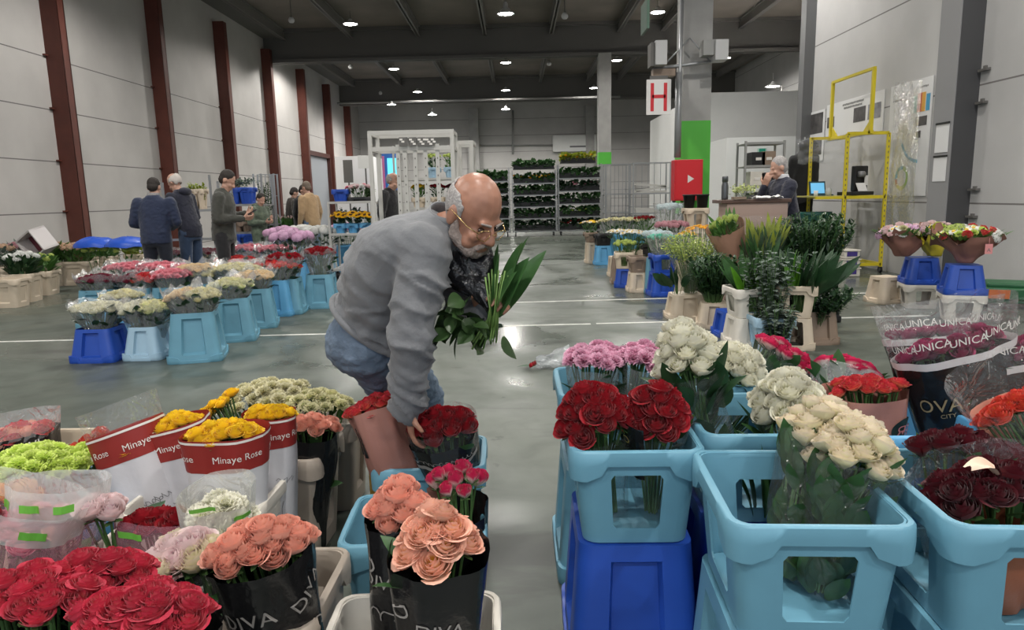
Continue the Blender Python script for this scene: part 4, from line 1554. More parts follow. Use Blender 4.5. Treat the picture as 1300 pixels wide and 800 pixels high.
# coral red roses in the bottom left corner
for i, (px, py, Y, w, n, l) in enumerate((
        (40, 752, 1.27, 190, 34, 'bunch of coral red roses at the bottom left corner, left of three'),
        (180, 772, 1.20, 165, 32, 'bunch of coral red roses in the bottom left, right and nearest of three'),
        (132, 722, 1.36, 120, 18, 'bunch of coral red roses in the bottom left, farther back of three'))):
    h = at(px, py, Y)
    r, L = B(l, px, py, Y, (h.x * .9 - .08, h.y * .96 + .03, ZF), w, .62, n, 'openrose', 'coral', scale=1.0, seed=57 + i, dome=.04, leaves=6, group='coral roses in the corner', tilt_out=.4)
    s = Sleeve(L * .93, (.08, .07), (w * pxsize(h) / 2, w * pxsize(h) * .33), .05, seed=57 + i)
    s.build('dark_sleeve', SL['black'], r)
# lime carnations etc.
for i, (px, py, Y, w, l) in enumerate(((30, 590, 2.30, 104, 'bunch of lime green carnations at the left picture edge'), (94, 588, 2.36, 96, 'bunch of lime green carnations left of the white sleeves'))):
    r, L = B(l, px, py, Y, (-1.66 + .16 * i, 2.32, ZF), w, .95, 26, 'carnation', 'lime', scale=1.1, seed=60 + i, dome=.035, leaves=4, leaf_m=LEAF2, group=GL, name='carnation_bunch')
    Sleeve(L * .95, (.06, .06), (.145, .12), .05, seed=60 + i).build('cellophane', SL['filmhazy'], r)
r, L = B('few orange-yellow roses below the lime carnations at the left edge', 22, 622, 2.02, (-1.62, 1.9, ZF), 62, .6, 7, 'bigrose', 'orangeyel', scale=1.15, seed=62, dome=.02, leaves=2, group=GL)
r, L = B('bunch of coral pink roses in a black lettered sleeve at the far left edge', 22, 548, 2.80, (-2.05, 2.8, ZF), 92, .7, 16, 'rose', 'orangepink', scale=1.15, seed=63, dome=.03, leaves=3, group=GL, mix=['peach'])
s = Sleeve(L * .99, (.06, .06), (.155, .11), .0, seed=63)
s.build('black_sleeve', SL['black'], r)
mb = MB(); s.text(mb, 'WI', -PI / 2 + .75, .91, .05, .004, tilt=.1); mb.build('lettering', TXT_W, r)
s.build('cellophane', SL['filmhazy'], r, v1=1.16, v0=.95, nv=2)
r, L = B('small bunch of orange roses peeking out behind the lime carnations', 108, 560, 2.78, (-1.55, 2.8, ZF), 60, .6, 14, 'spray', 'orange', scale=1.0, seed=64, dome=.01, leaves=2, group=GL)
s = Sleeve(L * 1.0, (.05, .05), (.10, .08), .05, seed=64)
s.build('burgundy_sleeve', BANDRED, r)
# ------------------------------------------------------------------ people
SKIN = mat('skin_light', (.52, .30, .22), .5, var=.06, scale=30)
SKIN_T = mat('skin_tan', (.36, .175, .115), .40, var=.16, scale=20)
HAIR_GREY = mat('grey_hair', (.36, .34, .33), .8, var=.3, scale=60, bump=.4, bscale=120)
HAIR_DARK = mat('dark_hair', (.022, .016, .013), .7, bump=.3, bscale=100)
HAIR_BROWN = mat('brown_grey_hair', (.16, .12, .09), .7, bump=.3, bscale=100)
def cloth(name, col, rough=.85, var=.12):
    return mat(name, col, rough, var=var, scale=12, bump=.25, bscale=30, sheen=.2)
NAVY = cloth('navy_jacket', (.012, .021, .055))
DNAVY = cloth('dark_navy_trousers', (.010, .013, .024))
DBLUE = cloth('dark_jeans', (.03, .055, .11))
BLACKC = cloth('black_cloth', (.010, .010, .012))
INDIGO = cloth('indigo_hoodie', (.012, .014, .030))
OLIVE = cloth('olive_jacket', (.045, .046, .038))
TAN = cloth('tan_jacket', (.42, .28, .15))
CAMO = cloth('camouflage_jacket', (.10, .13, .09), var=.5)
JEANS = cloth('blue_jeans', (.12, .19, .29), var=.2)
SHOE = mat('dark_shoes', (.015, .014, .014), .5)
GREYJ = cloth('grey_cotton_jacket', (.155, .16, .17), var=.10)

def wrinkle(seed, amp, sx=14, sy=14, sz=34):
    def f(p, n):
        q = Vector((p.x * sx + seed, p.y * sy, p.z * sz))
        a = noise.noise(q)
        b = noise.noise(q * 2.1 + Vector((7, 3, 1)))
        return amp * (abs(a) * 1.2 - .35 + b * .45)
    return f

def head_into(mb, M, s=1.0):
    """a head about 0.235 tall, face towards local -Y, chin to crown along Z, centre of the skull at the origin"""
    mb.ell((0, .012 * s, .022 * s), (.074 * s, .094 * s, .098 * s), M=M, n=18, k=12)
    mb.ell((0, -.022 * s, -.042 * s), (.058 * s, .066 * s, .080 * s), M=M, n=18, k=12)
    mb.ell((0, -.066 * s, -.098 * s), (.026 * s, .022 * s, .022 * s), M=M)
    for sx in (-1, 1):
        mb.ell((sx * .036 * s, -.064 * s, -.040 * s), (.024 * s, .022 * s, .020 * s), M=M)
        mb.ell((sx * .042 * s, -.012 * s, -.080 * s), (.022 * s, .042 * s, .028 * s), M=M)
        mb.ell((sx * .079 * s, .012 * s, -.012 * s), (.011 * s, .021 * s, .034 * s), M=M)
    mb.cap((-.034 * s, -.076 * s, .010 * s), (.034 * s, -.076 * s, .010 * s), .011 * s, .011 * s, M=M)
    mb.cap((0, -.088 * s, -.002 * s), (0, -.108 * s, -.040 * s), .0085 * s, .0135 * s, M=M)
    for sx in (-1, 1):
        mb.ell((sx * .013 * s, -.098 * s, -.042 * s), (.010 * s, .012 * s, .009 * s), M=M)
    mb.cap((-.018 * s, -.086 * s, -.070 * s), (.018 * s, -.086 * s, -.070 * s), .0085 * s, .0085 * s, M=M)
    mb.cap((-.015 * s, -.084 * s, -.081 * s), (.015 * s, -.084 * s, -.081 * s), .0085 * s, .0085 * s, M=M)

def fringe_into(mb, M, s=1.0, lift=.004, front=-.012, top=.050):
    """short hair on the sides and back of a bald head, following the skull"""
    c = Vector((0, .012, .022)) * s
    n, k = 40, 26
    keep = {}
    vs, fs = [], []
    for j in range(k + 1):
        ph = PI * j / k
        for i in range(n):
            t = 2 * PI * i / n
            u = Vector((math.sin(ph) * math.cos(t), math.sin(ph) * math.sin(t), -math.cos(ph)))
            rr = Vector((.074 * s * u.x, .094 * s * u.y, .098 * s * u.z))
            l = lift * s * (1 + .5 * noise.noise(u * 14))
            vs.append(c + rr + u * l)
    for j in range(k):
        for i in range(n):
            a, b_ = j * n + i, j * n + (i + 1) % n
            q = (vs[a] + vs[b_] + vs[a + n] + vs[b_ + n]) / 4 / s
            edge = .012 * noise.noise(q * 40)
            side_ = abs(q.x) > .055
            if q.y > front + edge + (max(0, q.z - .02) * .5) and -.062 + edge < q.z < top + .02 * q.y / .1 + edge:
                if not (side_ and q.z < -.01 and q.y < .035):
                    fs.append((a, b_, b_ + n, a + n))
    mb.add(vs, fs, 0, M)

def eyes_into(mb, M, s=1.0):
    for sx in (-1, 1):
        mb.ell((sx * .031 * s, -.076 * s, -.010 * s), (.0125 * s, .0115 * s, .0085 * s), M=M)

def hand_into(mb, wrist, d, palm_n, s=1.0, curl=.5, spread=.12, thumb=1):
    """hand from the wrist along d; palm faces palm_n; five tapering fingers bent by curl"""
    d = Vector(d).normalized()
    pn = Vector(palm_n)
    pn = (pn - d * pn.dot(d)).normalized()
    x = d.cross(pn).normalized() * thumb
    w = Vector(wrist)
    def P(a, b_, c):
        return w + d * a * s + x * b_ * s + pn * c * s
    for b_ in (-.030, -.010, .010, .030):
        mb.cap(P(.01, b_ * .75, 0), P(.085, b_, 0), .0135 * s, .0125 * s, n=10)
    for k, (b_, L) in enumerate(((.031, .072), (.0105, .080), (-.0105, .074), (-.031, .058))):
        p = P(.088, b_, 0)
        dirv = d
        ang = 0
        r = .0098 * s
        for j, f in enumerate((.45, .32, .26)):
            ang += curl * (.65, .95, .7)[j]
            dv = (d * math.cos(ang) + pn * math.sin(ang) + x * spread * (b_ / .031) * (.5 if j == 0 else .2)).normalized()
            q = p + dv * L * f * s
            mb.cap(p, q, r, r * .9, n=9)
            p = q
            r *= .9
    p = P(.022, .036, .004)
    a1 = (d * .62 + x * .72 + pn * .35).normalized()
    q = p + a1 * .038 * s
    mb.cap(P(.02, .02, .002), p, .015 * s, .014 * s, n=9)
    mb.cap(p, q, .0135 * s, .0115 * s, n=9)
    a2 = (d * .75 + x * .25 + pn * (.35 + curl * .5)).normalized()
    mb.cap(q, q + a2 * .032 * s, .011 * s, .0092 * s, n=9)

def person(label, loc, facing, h=1.76, top=NAVY, legs=DNAVY, hair=HAIR_DARK, arms='phone', collar=None, lean=.04, bald=False, head_down=.45, group=None, hood=False, coat=False, vox=.016, stout=1.0):
    """standing figure; facing = angle of the face direction in the ground plane (0 = +X)"""
    k = h / 1.76
    R = Matrix.Rotation(facing + PI / 2, 4, 'Z')     # local -Y is the face side
    r = empty('person', label=label, cat='person', group=group, M=Matrix.Translation(loc) @ R @ Matrix.Scale(k, 4))
    ly = -lean
    hipz, shz = .93, 1.44
    hip = [Vector((s_ * .095, 0, hipz)) for s_ in (-1, 1)]
    kne = [Vector((s_ * .105, -.015, .50)) for s_ in (-1, 1)]
    ank = [Vector((s_ * .11, .01, .09)) for s_ in (-1, 1)]
    sh = [Vector((s_ * .185 * stout, ly - .005, shz - .03)) for s_ in (-1, 1)]
    if arms == 'phone':
        el = [Vector((s_ * .24 * stout, ly + .03, 1.13)) for s_ in (-1, 1)]
        wr = [Vector((s_ * .075, ly - .25, 1.17 + .03 * s_)) for s_ in (-1, 1)]
    elif arms == 'front':
        el = [Vector((s_ * .26 * stout, ly + .02, 1.14)) for s_ in (-1, 1)]
        wr = [Vector((s_ * .12, ly - .22, 1.06)) for s_ in (-1, 1)]
    elif arms == 'chin':
        el = [Vector((-.20, ly - .20, 1.20)), Vector((.24, ly - .12, 1.15))]
        wr = [Vector((-.06, ly - .19, 1.42)), Vector((.04, ly - .28, 1.13))]
    else:
        el = [Vector((s_ * .25 * stout, ly + .02, 1.13)) for s_ in (-1, 1)]
        wr = [Vector((s_ * .25 * stout, ly - .05, .88)) for s_ in (-1, 1)]
    hc = Vector((0, ly - .05 - .05 * head_down, 1.63 - .015 * head_down))
    HM = Matrix.Translation(hc) @ Matrix.Rotation(head_down, 4, 'X')
    # body: one continuous figure under the clothes
    mb = MB()
    head_into(mb, HM)
    mb.cap((0, ly + .005, shz), hc + Vector((0, .01, -.06)), .062, .055)
    mb.loft([((0, 0, .86), (.13, 0, 0), (0, .095, 0)), ((0, 0, 1.05), (.12, 0, 0), (0, .085, 0)), ((0, ly, 1.28), (.145, 0, 0), (0, .095, 0)), ((0, ly, 1.45), (.12, 0, 0), (0, .07, 0)), ((0, ly, 1.50), (.05, 0, 0), (0, .05, 0))])
    for i in (0, 1):
        mb.cap(hip[i], kne[i], .072, .05); mb.cap(kne[i], ank[i], .05, .035)
        mb.cap(ank[i], ank[i] + Vector((0, -.11, -.04)), .034, .032)
        mb.cap(sh[i], el[i], .048, .038); mb.cap(el[i], wr[i], .037, .028)
        d = (wr[i] - el[i]).normalized()
        hand_into(mb, wr[i], d, Vector((-.8 * (-1, 1)[i], 0, .6)) if arms != 'chin' else Vector((0, .5, 1)), 1.05, .6, thumb=(1, -1)[i])
    body = remesh(mb, 'body', SKIN, vox * .62, r, 2)
    # trousers
    mb = MB()
    st = stout
    mb.loft([((0, 0, .82), (.165 * st, 0, 0), (0, .125, 0)), ((0, 0, .93), (.172 * st, 0, 0), (0, .13, 0)), ((0, 0, 1.04), (.155 * st, 0, 0), (0, .12, 0))])
    for i in (0, 1):
        mb.cap(hip[i], kne[i], .098 * st, .075); mb.cap(kne[i], ank[i], .073, .06)
    remesh(mb, 'trousers', legs, vox, r, 4, wrinkle(3, .006))
    # jacket
    mb = MB()
    hem = .86 if not coat else .62
    mb.loft([((0, .005, hem), (.185 * st, 0, 0), (0, .142, 0)), ((0, .005, 1.0), (.18 * st, 0, 0), (0, .14, 0)), ((0, ly * .5, 1.15), (.185 * st, 0, 0), (0, .142, 0)), ((0, ly, 1.30), (.20 * st, 0, 0), (0, .145, 0)),
             ((0, ly + .005, 1.42), (.185 * st, 0, 0), (0, .115, 0)), ((0, ly + .01, 1.49), (.11, 0, 0), (0, .085, 0)), ((0, ly, 1.525), (.075, 0, 0), (0, .07, 0))])
    for i in (0, 1):
        mb.cap(sh[i], el[i], .078 * st, .064); mb.cap(el[i], wr[i] - (wr[i] - el[i]).normalized() * .015, .062, .046)
    jk = remesh(mb, 'jacket', top, vox, r, 4, wrinkle(9 + h, .009))
    if collar:
        mb = MB(); mb.loft([((0, ly, 1.49), (.085, 0, 0), (0, .08, 0)), ((0, ly - .015, 1.55), (.076, 0, 0), (0, .074, 0))])
        remesh(mb, 'collar', collar, vox * .6, r, 2)
    if hood:
        mb = MB(); mb.ell((0, ly + .08, 1.49), (.12, .07, .06))
        remesh(mb, 'hood', top, vox, r, 2)
    # hair
    mb = MB()
    g = .012 if bald else .0
    if bald:
        fringe_into(mb, HM, 1.0, .012)
    else:
        mb.ell((0, .024, .042), (.082, .095, .092), M=HM)
        mb.ell((0, .055, -.01), (.074, .06, .07), M=HM)
    if bald:
        o = mb.build('hair', hair, None, True)
        so = o.modifiers.new('s', 'SOLIDIFY'); so.thickness = .014; so.offset = -.5
        bpy.context.view_layer.update(); bake(o); o.parent = r
    else:
        remesh(mb, 'hair', hair, vox * .55, r, 2, wrinkle(1, .004, 60, 60, 60))
    # shoes
    for i in (0, 1):
        mb = MB()
        mb.cap(ank[i] + Vector((0, .035, -.045)), ank[i] + Vector((0, -.14, -.05)), .044, .04)
        mb.cap(ank[i] + Vector((0, .02, -.01)), ank[i] + Vector((0, -.02, -.03)), .05, .045)
        o = remesh(mb, 'shoe', SHOE, vox * .7, r, 3)
        for v in o.data.vertices:
            v.co.z = max(v.co.z, .003)
    return r, wr, R, k

def fpos(px, Y):
    p = at(px, 250, Y)
    return (p.x, p.y, 0)

PHONE = mat('phone_black', (.01, .01, .012), .25)
def held(name, label, r, wr, k, size, m=PHONE, off=(0, -.09, .04), cat=None, tilt=-.5):
    p = r.matrix_world @ ((wr[0] + wr[1]) / 2 + Vector(off))
    mb = MB(); mb.box((0, 0, 0), size)
    o = mb.build(name, m, bevel=.004)
    o.matrix_world = Matrix.Translation(p) @ Matrix.Rotation(r.rotation_euler.z, 4, 'Z') @ Matrix.Rotation(tilt, 4, 'X')
    return tag(o, label, cat or name)

person('person in navy work jacket seen from behind, left of the trio by the wall', fpos(193, 9.6), PI / 2 + .1, 1.75, NAVY, DNAVY, HAIR_DARK, 'front', collar=cloth('grey_scarf', (.25, .24, .24)), stout=1.12, head_down=.3)
person('person with short white hair in dark hoodie leaning forward, middle of the trio', fpos(237, 10.3), PI - .25, 1.84, INDIGO, DBLUE, mat('white_hair', (.55, .5, .46), .8), 'phone', hood=True, lean=.10, bald=True, head_down=.6)
r, wr, R, k = person('person in olive jacket and dark trousers looking down at a phone, right of the trio', fpos(280, 9.4), .10, 1.82, OLIVE, BLACKC, HAIR_DARK, 'phone', lean=.03, head_down=.55)
held('phone', 'dark phone held by the person in the olive jacket', r, wr, k, (.075, .15, .01))
person('person in camouflage jacket behind the pale tulips, near the roll cage', fpos(326, 13.3), -.5, 1.55, CAMO, CAMO, HAIR_DARK, 'phone', hood=True, head_down=.5)
person('person in dark brown coat, left of three far people by the wall', fpos(368, 15.5), .6, 1.68, cloth('brown_coat', (.035, .028, .022)), BLACKC, HAIR_DARK, 'down', coat=True)
person('person in long black coat with pale collar, middle of three far people', fpos(380, 15.0), -.2, 1.72, BLACKC, DNAVY, HAIR_DARK, 'down', collar=cloth('pale_scarf', (.5, .48, .45)), coat=True)
person('person in tan jacket and blue jeans, right of three far people', fpos(394, 14.6), 2.6, 1.78, TAN, JEANS, HAIR_BROWN, 'down', head_down=.3)
person('grey haired person in black jacket seen between the white trolley frames', fpos(492, 11.2), -.3, 1.80, BLACKC, DNAVY, HAIR_GREY, 'down', bald=True, head_down=.35, stout=1.1)
person('person in dark navy suit, hand at chin, standing behind the counter', fpos(1001, 8.62), PI + .1, 1.79, INDIGO, DNAVY, HAIR_GREY, 'chin', collar=cloth('white_shirt_collar', (.6, .6, .62)), head_down=.25, lean=.08, stout=1.08, vox=.014)

# ------------------------------------------------------------------ the bending man
def man():
    A = at
    hipc = A(474, 420, 2.66)
    chest = A(522, 335, 2.55)
    neck = A(567, 287, 2.47)
    waist = A(484, 395, 2.63)
    headc = A(602, 270, 2.40)
    shR = A(540, 318, 2.36)
    elR = A(521, 425, 2.30)
    wrR = A(519, 516, 2.36)
    shL = A(570, 318, 2.62)
    elL = A(598, 400, 2.66)
    wrL = A(612, 402, 2.46)
    root = empty('person', (hipc.x, hipc.y, 0), 0, 'bald bearded man in grey jacket bending over the crates with a bunch of roses', 'person')
    back = root.matrix_world.inverted() if False else Matrix.Translation((-hipc.x, -hipc.y, 0))
    def fin(o):
        o.parent = root
        o.data.transform(back)
        return o
    # legs: standing behind the crates, knees a little bent
    hipR, hipL = hipc + Vector((.0, -.10, -.03)), hipc + Vector((.02, .10, -.03))
    knR, knL = Vector((hipc.x + .06, hipc.y + .26, .50)), Vector((hipc.x + .14, hipc.y + .40, .50))
    anR, anL = Vector((hipc.x - .02, hipc.y + .34, .09)), Vector((hipc.x + .06, hipc.y + .48, .09))
    # head frame: face direction azimuth towards the right and the camera, pitched down
    az = math.radians(-42)
    pitch = math.radians(33)
    fd = Vector((math.cos(az) * math.cos(pitch), math.sin(az) * math.cos(pitch), -math.sin(pitch)))
    up = Vector((0, 0, 1))
    side = fd.cross(up).normalized()
    hup = side.cross(fd).normalized()
    HM = Matrix.Translation(headc) @ Matrix((side * -1, -fd, hup)).transposed().to_4x4()
    if HM.to_3x3().determinant() < 0:
        HM = Matrix.Translation(headc) @ Matrix((side, -fd, hup)).transposed().to_4x4()
    HS = 1.10
    mb = MB()
    head_into(mb, HM, HS)
    # cheeks, brow and jaw of an older man
    for sx in (-1, 1):
        mb.ell((sx * .040 * HS, -.055 * HS, -.066 * HS), (.024 * HS, .024 * HS, .024 * HS), M=HM)
    mb.cap(neck + (chest - neck) * .12, headc + HM.to_3x3() @ Vector((0, .03, -.07)), .064, .062)
    lat = Vector((.1, 1, 0)).normalized()
    ax = (neck - hipc).normalized()
    nrm = lat.cross(ax).normalized()
    def sec(c, a, b_):
        return (c, lat * a, nrm * b_)
    mb.loft([sec(hipc, .14, .10), sec(waist, .14, .10), sec(chest, .16, .11), sec(neck + (chest - neck) * .35, .14, .08), sec(neck, .06, .06)])
    for h_, kn, an in ((hipR, knR, anR), (hipL, knL, anL)):
        mb.cap(h_, kn, .085, .055); mb.cap(kn, an, .055, .04); mb.cap(an, an + Vector((.11, -.05, -.045)), .036, .034)
    for s_, e, w_ in ((shR, elR, wrR), (shL, elL, wrL)):
        mb.cap(s_, e, .052, .042); mb.cap(e, w_, .042, .031)
    hand_into(mb, wrR, Vector((.02, .06, -1)), Vector((1, .2, 0)), 1.0, .45, thumb=1)
    hand_into(mb, wrL, Vector((.45, -.35, .45)), Vector((.1, -.6, .1)), 1.1, .95, thumb=-1)
    bm = MB()
    o = remesh(mb, 'body', SKIN_T, .0062, None, 2, lambda p, n: .0012 * noise.noise(p * 40))
    fin(o)
    # eyes (closed to slits, looking down) + brows
    # beard: short grey stubble shell
    mb = MB()
    s = HS
    mb.ell((0, -.058 * s, -.096 * s), (.034 * s, .034 * s, .030 * s), M=HM)
    for sx in (-1, 1):
        mb.cap((sx * .028 * s, -.062 * s, -.092 * s), (sx * .060 * s, -.010 * s, -.066 * s), .025 * s, .021 * s, M=HM)
        mb.cap((sx * .060 * s, -.010 * s, -.066 * s), (sx * .069 * s, .002 * s, -.020 * s), .019 * s, .011 * s, M=HM)
        mb.cap((sx * .024 * s, -.084 * s, -.072 * s), (sx * .008 * s, -.092 * s, -.060 * s), .010 * s, .009 * s, M=HM)
    fin(remesh(mb, 'beard', mat('grey_stubble', (.33, .27, .24), .85, var=.25, scale=90, bump=.5, bscale=160), .005, None, 3, wrinkle(4, .002, 90, 90, 90)))
    mb = MB()
    # hair: fringe on sides and back, bald crown
    fringe_into(mb, HM, s)
    o = mb.build('hair', HAIR_GREY, None, True)
    so = o.modifiers.new('s', 'SOLIDIFY'); so.thickness = .009; so.offset = -.5
    su = o.modifiers.new('u', 'SUBSURF'); su.levels = 1
    bpy.context.view_layer.update(); bake(o); fin(o)
    mb = MB()
    for sx in (-1, 1):
        mb.cap((sx * .014 * s, -.092 * s, .010 * s), (sx * .046 * s, -.082 * s, .014 * s), .0048 * s, .0032 * s, M=HM)
    fin(remesh(mb, 'eyebrows', mat('grey_eyebrow', (.28, .24, .22), .8), .0025, None, 1))
    for sx in (-1, 1):
        mb = MB()
        mb.ell((sx * .031 * s, -.077 * s, -.011 * s), (.0125 * s, .010 * s, .0065 * s), M=HM)
        fin(mb.build('eye', mat('eye_dark', (.05, .03, .025), .2), None, True))
    # glasses: thin gold wire
    mb = MB()
    GW = mat('gold_wire', (.5, .36, .16), .25, metal=1.0)
    for sx in (-1, 1):
        ring = [HM @ Vector(((sx * .034 + .025 * math.cos(t)) * s, (-.107 + .008 * abs(math.cos(t)) + .006 * (sx * math.cos(t) > 0)) * s, (-.016 + .018 * math.sin(t)) * s)) for t in [2 * PI * q / 18 for q in range(19)]]
        mb.tube(ring, .0015, 6)
        mb.tube([HM @ Vector((sx * .059 * s, -.095 * s, -.010 * s)), HM @ Vector((sx * .079 * s, -.06 * s, -.006 * s)), HM @ Vector((sx * .087 * s, .012 * s, .006 * s)), HM @ Vector((sx * .086 * s, .03 * s, -.008 * s))], .0019, 6)
    mb.tube([HM @ Vector((-.010 * s, -.106 * s, -.012 * s)), HM @ Vector((0, -.112 * s, -.007 * s)), HM @ Vector((.010 * s, -.106 * s, -.012 * s))], .0015, 6)
    fr = fin(mb.build('glasses', GW, None, True))
    # jeans
    mb = MB()
    mb.loft([sec(hipc + ax * .16, .165, .125), sec(hipc + ax * .06, .185, .15), sec(hipc - ax * .02, .19, .155)])
    mb.ell(hipc + Vector((-.03, 0, -.04)), (.16, .19, .14))
    for h_, kn, an in ((hipR, knR, anR), (hipL, knL, anL)):
        mb.cap(h_ + Vector((0, 0, -.02)), kn, .112, .085); mb.cap(kn, an, .083, .07)
    fin(remesh(mb, 'jeans', mat('washed_blue_jeans', (.12, .165, .23), .85, var=.3, scale=7, bump=.3, bscale=60), .011, None, 4, wrinkle(5, .010)))
    # jacket
    mb = MB()
    bk = nrm if nrm.z > 0 else -nrm
    mb.loft([sec(hipc + ax * .015 + bk * .02, .195, .165), sec(hipc + ax * .10 + bk * .025, .20, .165), sec(waist + bk * .03, .205, .165), sec((waist + chest) / 2 + bk * .045, .225, .17), sec(chest + bk * .045, .235, .168),
             sec(chest + (neck - chest) * .5 + bk * .03, .225, .14), sec(neck + (chest - neck) * .14 + bk * .01, .15, .10), sec(neck + ax * .015, .09, .082)], n=28)
    mb.ell(waist + Vector((.03, 0, -.07)), (.15, .17, .11))
    for s_, e, w_ in ((shR, elR, wrR), (shL, elL, wrL)):
        mb.ell(s_ + Vector((-.02, 0, .005)), (.095, .085, .095))
        mb.cap(s_, e, .092, .074); mb.cap(e, w_ - (w_ - e).normalized() * .01, .072, .058)
    def jw(p, n):
        q = p
        w = noise.noise(q * 4.0)
        d1 = noise.noise(Vector((q.x * 7 + w * 2, q.y * 6, q.z * 13 + q.x * 9)))
        d2 = noise.noise(Vector((q.x * 16 + 3 + w, q.y * 15, q.z * 30 + q.x * 14 + w * 3)))
        rd = (1 - abs(d1)) ** 5
        arm = 1.0 if (q.x > -.42 and q.z < 1.16) else (.9 if q.z < 1.02 else .35)
        return .022 * rd * arm * (.5 + abs(w) * 1.8) + .0075 * d2 * arm - .003
    fin(remesh(mb, 'jacket', GREYJ, .0095, None, 4, jw))
    # cuff, collar, hem band, seam
    mb = MB()
    d = (wrR - elR).normalized()
    mb.tube([wrR - d * .055, wrR - d * .05, wrR + d * .002, wrR + d * .006], [.060, .063, .061, .056], 22)
    fin(mb.build('cuff', GREYJ, None, True))
    mb = MB()
    cx = (headc - neck).normalized()
    c0 = neck + ax * .0
    fr_ = frame((ax + Vector((0, 0, .6))).normalized(), lat)
    mb.grid(lambda u, v: c0 + fr_ @ Vector(((.092 - .012 * v) * math.cos(u * 2 * PI), (.088 - .01 * v) * math.sin(u * 2 * PI), -.01 + .06 * v + .008 * math.sin(u * 2 * PI * 2))), 30, 4, closed=True)
    o = mb.build('collar', GREYJ, None, True)
    so = o.modifiers.new('s', 'SOLIDIFY'); so.thickness = .006
    bpy.context.view_layer.update(); bake(o); fin(o)
    mb = MB()
    ring = [hipc + ax * .02 + bk * .02 + lat * .203 * math.cos(t) + nrm * .172 * math.sin(t) for t in [2 * PI * q / 30 for q in range(31)]]
    for i in range(30):
        pass
    mb.tube(ring, .012, 8, caps=False)
    fin(mb.build('hem', GREYJ, None, True))
    # shoes
    for an in (anR, anL):
        mb = MB()
        mb.cap(an + Vector((-.04, .0, -.045)), an + Vector((.15, -.06, -.05)), .046, .042)
        mb.cap(an + Vector((-.01, .0, 0)), an + Vector((.03, 0, -.03)), .052, .046)
        o = remesh(mb, 'shoe', SHOE, .011, None, 3)
        for v in o.data.vertices:
            v.co.z = max(v.co.z, .003)
        fin(o)
    return headc, wrL, neck
HEADC, WRL, _ = man()

# the bunch in his left hand: black film, long leaves up and to the right, rose foliage hanging below
grip = at(628, 392, 2.40)
r = empty('rose_bunch', grip, 0, 'bunch held by the bending man, black film and long dark green leaves', 'flower bunch')
def L_(p):
    return Vector(p) - grip
s = Sleeve((at(575, 322, 2.50) - grip).length * 1.05, (.035, .035), (.115, .085), .1, seed=71, crinkle=.04)
o = s.build('black_film', mat('black_crinkled_film', (.012, .012, .014), .16, bump=1.0, bscale=22), r, bottom=True, nv=20, nu=48)
o.rotation_euler = frame(at(584, 318, 2.50) - grip).to_euler()
g = random.Random(5)
for (px, py, Y, w_, bend) in ((664, 303, 2.36, .085, .05), (652, 310, 2.30, .10, .1), (640, 316, 2.42, .09, -.1), (684, 318, 2.38, .075, .18), (656, 330, 2.28, .085, .2), (634, 325, 2.34, .085, 0), (672, 336, 2.44, .05, .1), (646, 345, 2.26, .07, .1), (660, 372, 2.40, .03, .1)):
    ml = MB()
    tip = at(px, py, Y)
    b0 = grip + Vector((g.uniform(-.02, .02), g.uniform(-.02, .02), -.03))
    leaf_into(ml, L_(b0), tip - b0, (tip - b0).length * 1.05, w_, bend, nu=4, nv=10, roll=g.uniform(-.4, .4) + PI / 2)
    ml.build('leaf', LEAF, r, True)
ml = MB()
for i in range(46):
    px, py = g.gauss(588, 20), g.gauss(412, 16)
    b0 = at(px, py, g.uniform(2.32, 2.48))
    d = Vector((g.uniform(-1, .7), g.uniform(-.9, .3), g.uniform(-.9, .5)))
    leaf_into(ml, L_(b0), d, g.uniform(.06, .10), g.uniform(.045, .065), g.uniform(0, .4), roll=g.uniform(-1, 1), nu=4, nv=6)
ml.build('hanging_foliage', mat('deep_rose_leaf', (.035, .075, .022), .4, var=.4, scale=16, transl=.12), r, True)
ms = MB()
for i in range(9):
    a = at(600 + g.uniform(-12, 12), 335, 2.46)
    c = at(612 + g.uniform(-14, 14), 438 + g.uniform(-8, 6), 2.38 + g.uniform(-.04, .04))
    ms.tube([L_(a), Vector((g.uniform(-.015, .015), g.uniform(-.015, .015), 0)), L_(c)], .0035, 6)
for i in range(8):
    a = at(616 + i * 2.0, 425 + (i * 7) % 13, 2.36 + .01 * (i % 3))
    ms.tube([L_(a), L_(at(622 + i * 1.6, 392, 2.34 + .008 * (i % 4))), L_(at(616 + i * 4.2, 352 - (i * 5) % 11, 2.33 + .012 * (i % 3)))], .003, 6)
ms.build('stems', mat('light_stem', (.16, .28, .07), .5), r, True)
# ------------------------------------------------------------------ left middle distance: tubs of sleeved flowers on the floor
G_T = 'flower tubs in the block left of the man'
G_B = 'sleeved bunches in the block left of the man'
_patch_seed = [200]
def on_floor(px, py):
    p = onz(px, py, 0)
    return p
TUBS = {}
def tub(px, py, color, label, w=.42, d=.42, h=.44, rz=0.0, kind='tub', group=G_T):
    p = onz(px, py, 0)
    return container(kind, (p.x, p.y + d / 2 * .9, 0), rz, color, label, group, w, d, h, taper=.05), p.x, p.y + d / 2 * .9

